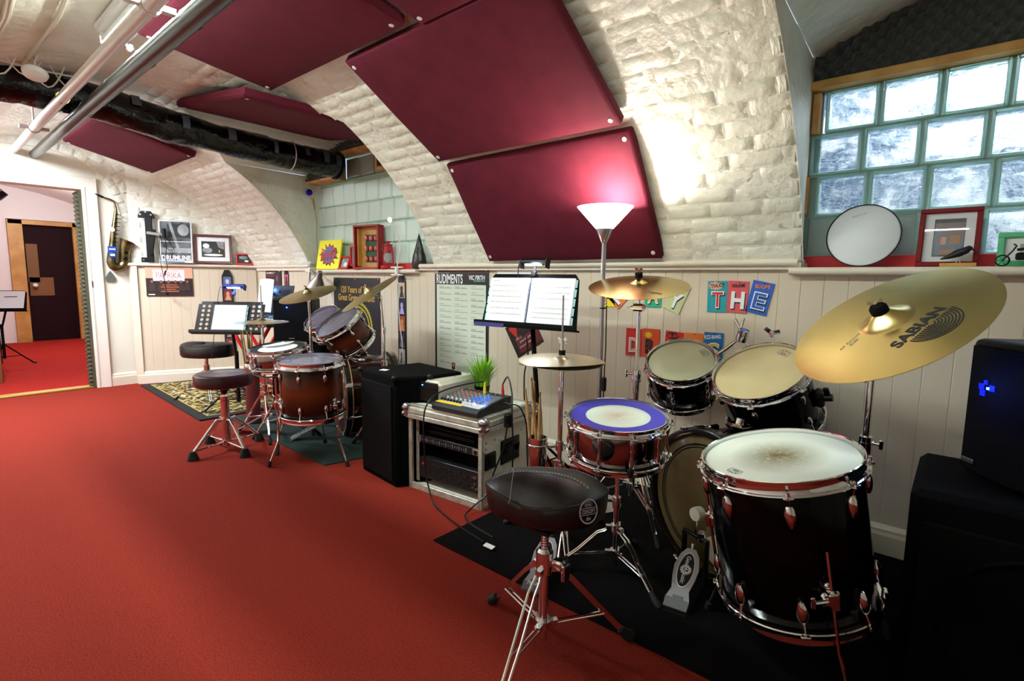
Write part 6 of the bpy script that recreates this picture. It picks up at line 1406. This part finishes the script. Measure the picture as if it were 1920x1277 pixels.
def onframe(t, items, z=-.0035):
    for i, (m, pts, nm) in enumerate(items): B().add([(x, y, z+.0006*(i+1)) for x, y in pts], [tuple(range(len(pts)))]).build(nm, m, t)
rc4 = lambda x, y, w, h: [(x-w/2, y-h/2), (x+w/2, y-h/2), (x+w/2, y+h/2), (x-w/2, y+h/2)]
ell = lambda x, y, a, b_, n=18: [(x+a*cos(2*pi*i/n), y+b_*sin(2*pi*i/n)) for i in range(n)]
mah = mat('mahogany_frame', '#5a1418', .25)
t = pframe('mahogany frame with a black and white drummer photo on the corner shelf', CM(.731, 1.392, .055) @ MX.Rotation(rad(-6), 4, 'X'), .352, .305, .026, mah, True)
onframe(t, [(g3_, rc4(0, 0, .215, .165), 'photo'), (g2_, ell(-.055, -.01, .045, .03), 'print'), (white, ell(-.065, .035, .03, .025), 'print'), (g2_, [(.03, .08), (.10, .08), (.10, -.0), (.05, .02)], 'print'), (white, ell(.0, -.06, .09, .012), 'print'), (yellow, ell(.055, -.02, .006, .016), 'print')])
t = pframe('small bright red frame with a dark photo at the end of the corner shelf', CM(1.02, 1.295, .055) @ MX.Rotation(rad(-6), 4, 'X'), .168, .125, .018, red, False)
onframe(t, [(g3_, rc4(0, 0, .12, .08), 'photo'), (g2_, ell(-.01, .018, .04, .018), 'print'), (white, ell(.02, -.02, .02, .012), 'print')])
t = thing('wall_bracket', 'black steel wall bracket with dangling cables beside the drumline picture', 'bracket', CM(.155, 1.24, .06))
b = B(); b.box((.02, .23, .0), (.06, .46, .03), bev=.004); b.prism([(-.065, .44), (.075, .44), (.075, .47), (.045, .51), (-.035, .51), (-.065, .47)], -.012, .002); b.box((-.02, .025, 0), (.08, .05, .012), bev=.003); b.box((.05, .20, .03), (.03, .26, .03), MX.Rotation(-.15, 3, 'Z'), bev=.005); b.build('bracket_plate', black, t)
b = B(); b.box((.075, .285, .05), (.14, .03, .02), MX.Rotation(-.12, 3, 'Z'), bev=.003); b.build('cross_arm', mat('dark_metal', '#2a2c', .4, .8) if 0 else steel, t)
b = B(); b.cyl((.155, .25, .07), (.155, .34, .07), .02, n=12); b.build('clamp_head', black, t)
b = B()
for x, y in ((-.045, .475), (.045, .475), (.0, .50), (-.04, .025)): b.cyl((x, y, .0), (x, y, .006), .009, n=10)
b.build('bolt', steel, t)
b = B()
for pts in ([(.12, .28, .08), (.14, .18, .09), (.20, .12, .09), (.235, .14, .08), (.19, .22, .08), (.16, .26, .08)], [(.16, .26, .08), (.17, .16, .09), (.16, .05, .1), (.17, -.05, .1), (.145, -.12, .1)], [(.12, .27, .08), (.11, .15, .09), (.115, .0, .1), (.125, -.1, .09), (.14, -.22, .08), (.145, -.30, .07)]):
    b.tube([V(p) for p in pts], .0032, 6)
b.cyl((.15, -.08, .1), (.14, -.13, .1), .007, n=8).cyl((.15, -.30, .07), (.15, -.33, .07), .014, n=10); b.build('cable', black, t)
# letter cards: PLAY / THE / DRUMS
cc = dict(teal='#1a9aa8', coral='#d8545c', blue='#1a5cc0', yellow='#f0d820', orange='#f07a30', green='#22a884', sage='#c4cc98', red='#d82020', rust='#d84a10', mid='#1a68b0')
CMt = {k: mat('card_'+k, v, .5) for k, v in cc.items()}
def card(label, x, z, tilt, col, letter, lc, burst_=None, bc=None, w=.094, h=.150, outline=None, btxt=None, bw=.055):
    s = Sheet('letter_card', label, 'card', wallM(x, z, 2.584, tilt), w, h, CMt[col], t=.0015, group='comic letter cards on the panelled wall')
    if letter:
        s.text(ink, letter, .007, -.021, .062, .082, bold=.04); s.text(white, letter, .002, -.015, .062, .082, bold=.04)
        if outline: s.text(outline, letter, .002, -.015, .052, .072, bold=.01)
    if burst_:
        if btxt: s.star(btxt, -.008, .052, .040, .022, 11, .7)
        s.text(bc or ink, burst_, -.006 if len(burst_) > 6 else 0, .053, bw*1.15, .019, a=.12, bold=.03)
    s.oval(ink, .004, h/2-.006, .003, .003); return s.done()
card('teal card with a red letter T and the word THUD', -.910, 1.046, 0.02, 'teal', 'T', MATS['print_red'], 'THUD!', ink, outline=CMt['red'], btxt=pinkp)
card('coral card with a white letter H and the word WHAM', -.815, 1.047, -.03, 'coral', 'H', white, 'WHAM!', ink)
card('blue card with a white-outlined letter E and the word BOOM, leaning right', -.716, 1.046, -.20, 'blue', 'E', white, 'BOOM!', CMt['orange'], outline=CMt['blue'])
card('yellow card behind the crash cymbal, leftmost of its row', -1.52, 1.045, .05, 'yellow', 'P', white, outline=CMt['red'])
card('orange card tipped diagonally behind the crash cymbal', -1.43, 1.045, -.75, 'orange', 'L', white)
card('green card behind the crash cymbal stand', -1.245, 1.055, .0, 'green', 'A', white, outline=yellow)
card('pale sage card with a letter Y, tipped behind the right of the crash cymbal', -1.115, 1.035, -.40, 'sage', 'Y', white, 'ZZ', CMt['orange'], bw=.02)
card('red card with a pink letter D behind the cymbal stand pole', -1.345, .785, 0, 'red', 'D', pinkp, outline=pinkp)
s = Sheet('letter_card', 'orange-red card with a black checked letter R and a yellow burst', 'card', wallM(-1.245, .79, 2.584, .0), .096, .150, CMt['rust'], t=.0015, group='comic letter cards on the panelled wall')
s.text(ink, 'R', 0, -.02, .062, .08, bold=.06); s.star(yellow, -.015, .042, .028, .022, 11, .5); s.rects(CMt['red'], [(-.02+.013*i, -.045+.013*j, .0055, .0055) for i in range(4) for j in range(5) if (i+j) % 2]); s.done()
card('red card with a black cloud, tucked behind the smaller black rack tom', -1.120, .785, -.06, 'red', 'U', white, 'BLAM!', CMt['red'], btxt=ink)
card('plain orange card peeping over the smaller black rack tom', -1.015, .785, 0, 'orange', 'M', white)
card('blue card with a yellow letter S between the two black rack toms', -.915, .795, .0, 'mid', 'S', yellow, 'FIZZ-BANG', white, outline=yellow, bw=.07)
s = Sheet('letter_card', 'card corner with red and black stripes left below the smaller black rack tom', 'card', wallM(-1.19, .60, 2.584, .3), .07, .10, CMt['orange'], t=.0015); s.rects(ink, [(-.02+.014*i, 0, .006, .09) for i in range(4)]); s.done()
# ---------------------------------------------------------------- left window shelf (top of rail z 1.184)
ZS = 1.184
def shM(x, y, z=ZS, rz=0, lean=0): return MX.Translation((x, y, z)) @ MX.Rotation(rz, 4, 'Z') @ MX(((1, 0, 0, 0), (0, 0, -1, 0), (0, 1, 0, 0), (0, 0, 0, 1))) @ MX.Rotation(-lean, 4, 'X')
s = Sheet('comic_canvas', 'yellow canvas with a red and blue BANG burst in the frosted window', 'picture', shM(-4.44, 2.595, ZS+.134, rad(2), rad(10)), .36, .268, mat('canvas_yellow', '#f4f020', .5), t=.015)
s.star(ink, .005, -.005, .150, .118, 13, .62, a=.2); s.star(mat('canvas_red', '#c83830', .5), .0, .0, .140, .108, 13, .62, a=.2); s.star(mat('canvas_blue', '#2a70b8', .5), .0, .0, .10, .085, 13, .65, a=.35); s.text(ink, 'BANG!', .006, -.006, .25, .088, bold=.045, a=.12); s.text(MATS['canvas_red'], 'BANG!', .0, .0, .245, .085, bold=.025, a=.12); s.done()
t = pframe('small red frame leaning at a slant, left of the taller red frame on the shelf', shM(-4.19, 2.59, ZS+.06, 0, rad(20)), .155, .125, .018, red, False, d=.02); onframe(t, [(g2_, rc4(0, 0, .115, .085), 'photo'), (white, ell(.01, -.015, .03, .02), 'print')])
t = pframe('upright red frame on a little stem in the frosted window', shM(-4.035, 2.585, ZS+.115, rad(-8), 0), .135, .175, .016, red, False, d=.018); onframe(t, [(mat('photo_bluegrey', '#6a84a0', .3, var=('#8a6a60', 8)), rc4(0, 0, .1, .14), 'photo')]); B().box((0, -.1, 0), (.03, .03, .02), bev=.004).box((0, -.11, 0), (.08, .008, .05), bev=.003).build('foot', red, t)
t = thing('shadow_box', 'tall red shadow box with three rows of red caps in the frosted window', 'box frame', shM(-3.81, 2.58, ZS+.183, rad(14), 0)); w, h, d = .27, .364, .075; b = B()
for c, sz in (((0, h/2-.008, 0), (w, .016, d)), ((0, -h/2+.008, 0), (w, .016, d)), ((-w/2+.008, 0, 0), (.016, h, d)), ((w/2-.008, 0, 0), (.016, h, d))): b.box(c, sz, bev=.002)
b.build('frame_moulding', mat('deep_red_paint', '#9c1418', .35), t); B().box((0, 0, -d/2+.004), (w-.02, h-.02, .006)).build('backing', wood, t); B().box((.02, -.01, -d/2+.009), (.15, .23, .004)).build('green_card', mat('dark_green_card', '#39503a', .7), t)
b = B()
for i in range(3):
    for j in range(3): cx_, cy_ = -.035+.052*i, .075-.085*j; o = B().lathe([(.0004, .022), (.018, .020), (.021, .012), (.022, 0), (.0004, 0)], 14, MX.Translation((cx_, cy_, -d/2+.011))).build('red_cap', mat('red_brown_cap', '#a8301c', .3, coat=.4), t)
B().box((-w/2+.03, 0, -.01), (.012, h-.05, d-.03)).build('inner_liner', wood, t)
# lantern
t = thing('hurricane_lantern', 'red hurricane lantern in the frosted window', 'lantern', loc=(-3.545, 2.585, ZS)); lr = mat('lantern_red', '#b01828', .3)
B().lathe([(.0004, 0), (.058, 0), (.062, .006), (.062, .028), (.05, .034), (.03, .044), (.03, .052), (.0004, .052)], 24).build('fuel_tank', lr, t)
B().lathe([(.026, .056), (.036, .08), (.038, .105), (.03, .13), (.024, .134)], 24).build('glass_chimney', mat('lantern_glass', '#e0e4e2', .05, trans=.7, alpha=.7), t)
B().lathe([(.026, .132), (.034, .136), (.034, .150), (.03, .153), (.03, .185), (.038, .190), (.038, .197), (.012, .203), (.012, .215), (.03, .218), (.03, .222), (.0004, .226)], 22).build('hood', lr, t)
b = B()
for sg in (-1, 1): b.tube([(sg*.052, 0, .02), (sg*.062, 0, .06), (sg*.060, 0, .12), (sg*.048, 0, .175), (sg*.03, 0, .19)], .0065, 8)
b.build('side_tube', lr, t); b = B()
b.tube([(.055*cos(a), -.02, .15+.05*sin(a)) for a in [pi*i/12 for i in range(13)]], .0015, 5).lathe([(.040, .085), (.041, .086)], 16).build('wire_bail', steel, t); B().cyl((0, 0, .05), (0, 0, .075), .012, n=10).build('burner', steel, t)
# white clip reading lamp
t = thing('clip_reading_lamp', 'thin white clip-on reading lamp with a round head in the frosted window', 'lamp', loc=(-3.36, 2.53, 1.17))
b = B(); b.box((0, 0, .028), (.13, .03, .012), bev=.003).box((0, 0, -.03), (.13, .03, .012), bev=.003).box((0.01, -.012, 0), (.03, .02, .06), bev=.005); b.build('clip', whitep, t)
B().tube([(.0, 0, .03), (.01, .01, .1), (.02, .02, .18), (.01, .02, .235), (-.03, .02, .30), (-.08, .02, .36), (-.10, .02, .385)], .0045, 8).build('gooseneck', whitep, t); B().sph((-.112, .02, .40), .018, 12).cyl((-.10, .02, .38), (-.11, .02, .395), .010, n=10).build('lamp_head', mat('warm_white_lamp', '#ffffff', .4, emit=1.6, ecol='#fff0f0'), t)
# cable down the wall from it
tag(B().tube([(-3.385, 2.545, 1.15), (-3.39, 2.565, 1.05), (-3.40, 2.568, .9), (-3.385, 2.565, .78), (-3.36, 2.57, .6), (-3.35, 2.57, .4)], .0035, 6).build('lamp_cable', whitep), 'white cable running down the wall over the picture strap', 'cable')
t = B(); prv = [(.0004, 0), (.055, 0), (.062, .01), (.064, .05), (.055, .10), (.035, .16), (.018, .22), (.0004, .27)]
t.lathe(prv, 20, MX.Translation((-3.165, 2.59, ZS)) @ MX.Diagonal((1.1, .7, 1, 1))); tag(t.build('leather_pouch', mat('dark_brown_leather', '#1e1a17', .3, bump=(9, .8, .03)), sharp=1), 'dark brown pointed leather shape at the right end of the frosted window shelf', 'ornament')
t = thing('blue_bauble', 'shiny blue bauble at the top left of the frosted window, with a cable hanging down', 'bauble', loc=(-4.715, 2.56, 1.898)); B().sph((0, 0, 0), .030, 18).build('ball', mat('blue_foil', '#0a1cc8', .1, .6), t); B().tube([(0, .01, -.02), (.01, .03, -.1), (.03, .05, -.25), (.02, .05, -.45), (.03, .05, -.7)], .003, 6).cyl((.0, .04, -.05), (.005, .045, -.16), .007, n=8).build('cable', mat('yellowed_cable', '#b09a50', .5), t)
t = thing('power_strip', 'white multi-socket power strip on the rail corner above the desk lamp', 'power strip', loc=(-4.80, 2.56, 1.236)); B().box((0, 0, .012), (.22, .06, .026), bev=.01).build('casing', whitep, t); b = B()
for i in range(4): b.box((-.01+.03*i, -.031, .014), (.008, .002, .004))
b.build('socket', greyink, t)
tag(B().box((-4.70, 2.578, 1.05), (.07, .02, .09), bev=.004).box((-4.66, 2.565, 1.045), (.03, .03, .03), bev=.003).build('wall_socket', whitep), 'white socket on the panelled wall behind the desk lamp', 'socket')
# clamp desk lamp
t = thing('clamp_desk_lamp', 'silver desk lamp clamped to the rail behind the back crash cymbal', 'lamp', loc=(-4.62, 2.52, 1.17))
b = B(); b.box((0, .0, .0), (.04, .03, .06), bev=.004); b.tube([(.0, -.03, .02), (.0, -.04, -.04), (.0, -.045, -.16)], .008, 8); b.build('clamp', steel, t)
B().tube([(0, -.03, -.14), (0, -.03, -.02), (.02, -.03, .0), (.12, -.05, -.03), (.20, -.06, -.055)], .006, 8).tube([(.02, -.045, .0), (.12, -.065, -.03), (.20, -.075, -.055)], .004, 6).build('arm', steel, t)
hd = frame((.245, -.07, -.03), (.62, -.1, .78)); B().lathe([(.0004, .03), (.02, .028), (.026, .0), (.028, -.03), (.04, -.05), (.075, -.13), (.078, -.135)], 26, hd).lathe([(.029, -.01), (.030, -.012), (.029, -.014)], 20, hd).build('reflector', steel, t)
# ---------------------------------------------------------------- right window shelf
t = thing('spare_drumskin', 'round white spare drum head standing before the clear block window', 'drum head', shM(-.339, 2.60, ZS+.130, rad(0), rad(12)))
B().lathe([(.0004, .004), (.122, .004), (.126, 0), (.1285, -.003)], 64).build('membrane', mat('white_film', '#e8eef4', .5), t, sharp=1); B().lathe([(.127, -.004), (.130, -.002), (.131, .002), (.129, .005), (.127, .003), (.127, -.004)], 64).build('rim', mat('dark_metal', '#2a2a2c', .4, .8), t)
vs, fs = textmesh('Signed for Luke', 1, .05, .010, shear=.4); B().add([V((v.x-.02, v.y+.085+v.x*.3, .0045)) for v in vs], fs).build('writing', mat('faint_ink', '#b9bec4', .7), t)
t = pframe('red-brown frame with a white mount and a small collage before the clear block window', shM(-.065, 2.615, ZS+.112, 0, rad(10)), .186, .224, .018, mat('red_brown_frame', '#7a0e12', .45, spec=.2), True)
onframe(t, [(greyink, rc4(.0, .0, .092, .145), 'photo'), (MATS['photo_bluegrey'], rc4(.0, -.005, .086, .125), 'photo'), (pinkp, rc4(-.015, -.012, .016, .03), 'print'), (mat('print_tan', '#b08468'), rc4(.018, -.01, .03, .035), 'print'), (MATS['print_tan'], rc4(-.0, -.055, .05, .02), 'print')])
B().box((0, 0, .0045), (.15, .188, .0015)).build('glazing', mat('picture_glass', '#ffffff', .02, trans=1, ior=1.45, alpha=.25), t)
t = thing('bird_figure', 'small black bird figure on a strip of light wood in front of the red-brown frame', 'figurine', loc=(-.03, 2.565, ZS))
B().box((0, 0, .007), (.105, .035, .014), bev=.002).build('wood_base', wood, t); b = B()
b.tube([(-.052, 0, .028), (-.03, 0, .036), (-.005, 0, .048), (.02, 0, .060), (.030, 0, .068), (.036, 0, .066)], [.002, .008, .014, .013, .010, .006], 10).tube([(.034, 0, .066), (.042, 0, .058), (.050, 0, .055)], [.004, .003, .001], 6); b.build('bird_body', mat('bird_black', '#101214', .5), t); B().cyl((-.005, 0, .014), (.0, 0, .038), .0015, n=6).cyl((.006, 0, .014), (.004, 0, .04), .0015, n=6).build('leg', steel, t)
t = pframe('mint green frame beyond the bird figure', shM(.155, 2.615, ZS+.062, 0, rad(12)), .16, .125, .02, mat('mint_paint', '#5cc08a', .4), True); onframe(t, [(g2_, rc4(.01, 0, .06, .04), 'photo')])
t = thing('motorbike_model', 'small black wire motorbike model in front of the mint green frame', 'model', loc=(.135, 2.56, ZS)); b = B()
for x in (-.045, .045): 
    Mq = MX.Translation((x, 0, .021)) @ MX.Rotation(pi/2, 4, 'X'); b.lathe([(.016, -.004), (.021, 0), (.016, .004), (.016, -.004)], 20, Mq)
    for i in range(6): a = pi*i/3; b.cyl((x, 0, .021), (x+.017*cos(a), 0, .021+.017*sin(a)), .001, n=4)
b.build('wheel', black, t); B().tube([(-.045, 0, .021), (-.02, 0, .055), (-.012, 0, .072), (-.02, .0, .078)], .003, 6).box((.005, 0, .035), (.035, .016, .026), bev=.005).tube([(-.01, 0, .058), (.015, 0, .062), (.045, 0, .05), (.045, 0, .021)], .005, 6).build('bike_frame', black, t)
# ---------------------------------------------------------------- saxophone on the door wall
ag = mat('antique_brass', '#857650', .3, 1, var=('#574c36', 14)); X0 = XI+.05
t = thing('saxophone', 'antique brass saxophone hung on the wall right of the doorway', 'saxophone', loc=(X0, 1.42, 1.5))
def sp_(y, z, x=0): return V((X0+x, y, z))
body = [(1.435, 1.80), (1.44, 1.74), (1.425, 1.64), (1.405, 1.52), (1.39, 1.40), (1.375, 1.29), (1.37, 1.235), (1.385, 1.195), (1.415, 1.18), (1.45, 1.19), (1.475, 1.23), (1.48, 1.30), (1.487, 1.36), (1.50, 1.41), (1.515, 1.445)]
rad_ = [.010, .014, .018, .023, .028, .034, .037, .039, .040, .041, .042, .044, .048, .056, .070]
q = []; rr2 = []
for i in range(len(body)-1):
    for k in range(4): u = k/4; q.append(sp_(body[i][0]*(1-u)+body[i+1][0]*u, body[i][1]*(1-u)+body[i+1][1]*u)); rr2.append(rad_[i]*(1-u)+rad_[i+1]*u)
q.append(sp_(*body[-1])); rr2.append(rad_[-1]); B().tube(q, rr2, 18).build('sax_body', ag, t, w=True)
B().tube([sp_(1.435, 1.80), sp_(1.43, 1.825), sp_(1.40, 1.84), sp_(1.36, 1.85), sp_(1.335, 1.86)], [.009, .009, .009, .008, .008], 10).build('neck', ag, t, w=True); B().tube([sp_(1.345, 1.855), sp_(1.31, 1.87), sp_(1.285, 1.88)], [.010, .010, .003], 10).build('mouthpiece', black, t, w=True)
b = B()
for i in range(12):
    z = 1.28+.038*i; y = 1.374+.0125*i*.5; b.cyl(sp_(y, z, .016), sp_(y, z, .032), .011-.0003*i, n=12); b.box(sp_(y+.024, z, .014), (.012, .02, .006))
for y, z in ((1.48, 1.27), (1.487, 1.33)): b.cyl(sp_(y, z, .03), sp_(y, z, .048), .018, n=14)
b.build('key', mat('dark_key_brass', '#3a3428', .3, 1), t, w=True)
B().cyl(sp_(1.402, 1.25, .03), sp_(1.445, 1.70, .022), .003, n=6).cyl(sp_(1.35, 1.25, .02), sp_(1.40, 1.55, .02), .0025, n=6).build('key_rod', ag, t, w=True)
b = B(); b.box(sp_(1.375, 1.36, .05), (.006, .07, .055), bev=.002); b.box(sp_(1.375, 1.305, .05), (.006, .05, .05), bev=.002); b.build('hang_tag', mat('blue_tag', '#1c4aa8', .4), t, w=True); b = B(); b.box(sp_(1.375, 1.36, .054), (.002, .05, .012)).box(sp_(1.375, 1.305, .054), (.002, .035, .02)).cyl(sp_(1.39, 1.55, .03), sp_(1.39, 1.55, .035), .022, n=16); b.build('tag_print', white, t, w=True)
t = B(); t.add([V((XI+.012+dx, 1.363+y*.055, 1.085+z*.07)) for dx in (0, .006) for y, z in ((-.6, -.6), (.6, -.6), (.75, -.1), (.3, .6), (0, .95), (-.3, .6), (-.75, -.1))], [tuple(range(7))[::-1], tuple(range(7, 14))]+[(i, (i+1) % 7, 7+(i+1) % 7, 7+i) for i in range(7)])
tag(t.build('hanging_ornament', mat('grey_green_metal', '#70756c', .4, .5)), 'grey bell-shaped ornament hanging under the saxophone', 'ornament')
# hook by the rail
# ---------------------------------------------------------------- in the doorway
t, D4 = music_stand('black music stand with a white sheet just inside the far room', (-8.75, .80, .66), .40, .27, (.9, -.42), rad(25), (-8.80, .76, 0), matte, tri=(rad(75), rad(-45), rad(195)))
o = B(D4).box((0, .14, .003), (.34, .24, .004)).build('music_sheet', pgm); tag(o, 'white sheet with a pen on the far room music stand', 'paper'); tag(B(D4).cyl((-.02, .18, .01), (.10, .185, .01), .004, n=6).build('pen', ink), 'black pen lying on the far room music sheet', 'pen')
t = thing('wooden_cabinet', 'brown wooden cabinet side just inside the doorway', 'cabinet', loc=(-7.6, .38, 0)); B().box((0, 0, .33), (.5, .46, .66), bev=.006).build('cabinet_body', mat('brown_veneer', '#6a3a1c', .5, bump=(20, .1), var=('#7c4a26', 4)), t); B().box((.0, 0, .665), (.52, .48, .02), bev=.004).build('cabinet_top', MATS['brown_veneer'], t)
t = thing('black_chair', 'black rounded chair in the far room beyond the music stand', 'chair', loc=(-9.3, .60, 0)); B().box((0, 0, 1.06), (.04, .24, .32), bev=.03).build('backrest', black, t); B().box((.2, 0, .46), (.4, .36, .05), bev=.02).build('seat', black, t)
for dx in (0.02, .36):
    for dy in (-.14, .14): B().cyl((dx, dy, 0), (dx, dy, .9 if dx < .1 else .45), .012, n=8).build('leg', black, t)
t = thing('spotlight', 'black and silver spotlight in the upper corner of the doorway', 'spotlight', loc=(-7.5, .68, 1.95)); B().cyl((0, -.06, .06), (0.02, .07, -.08), .05, .06, n=18).build('lamp_housing', black, t); B().lathe([(.062, 0), (.067, .01), (.062, .02)], 20, frame((.01, .02, -.03), (.02, .13, -.14))).build('silver_ring', steel, t); B().tube([(0, -.05, .08), (0, .0, .14), (0, .0, .34)], .008, 6).build('hanger', steel, t)
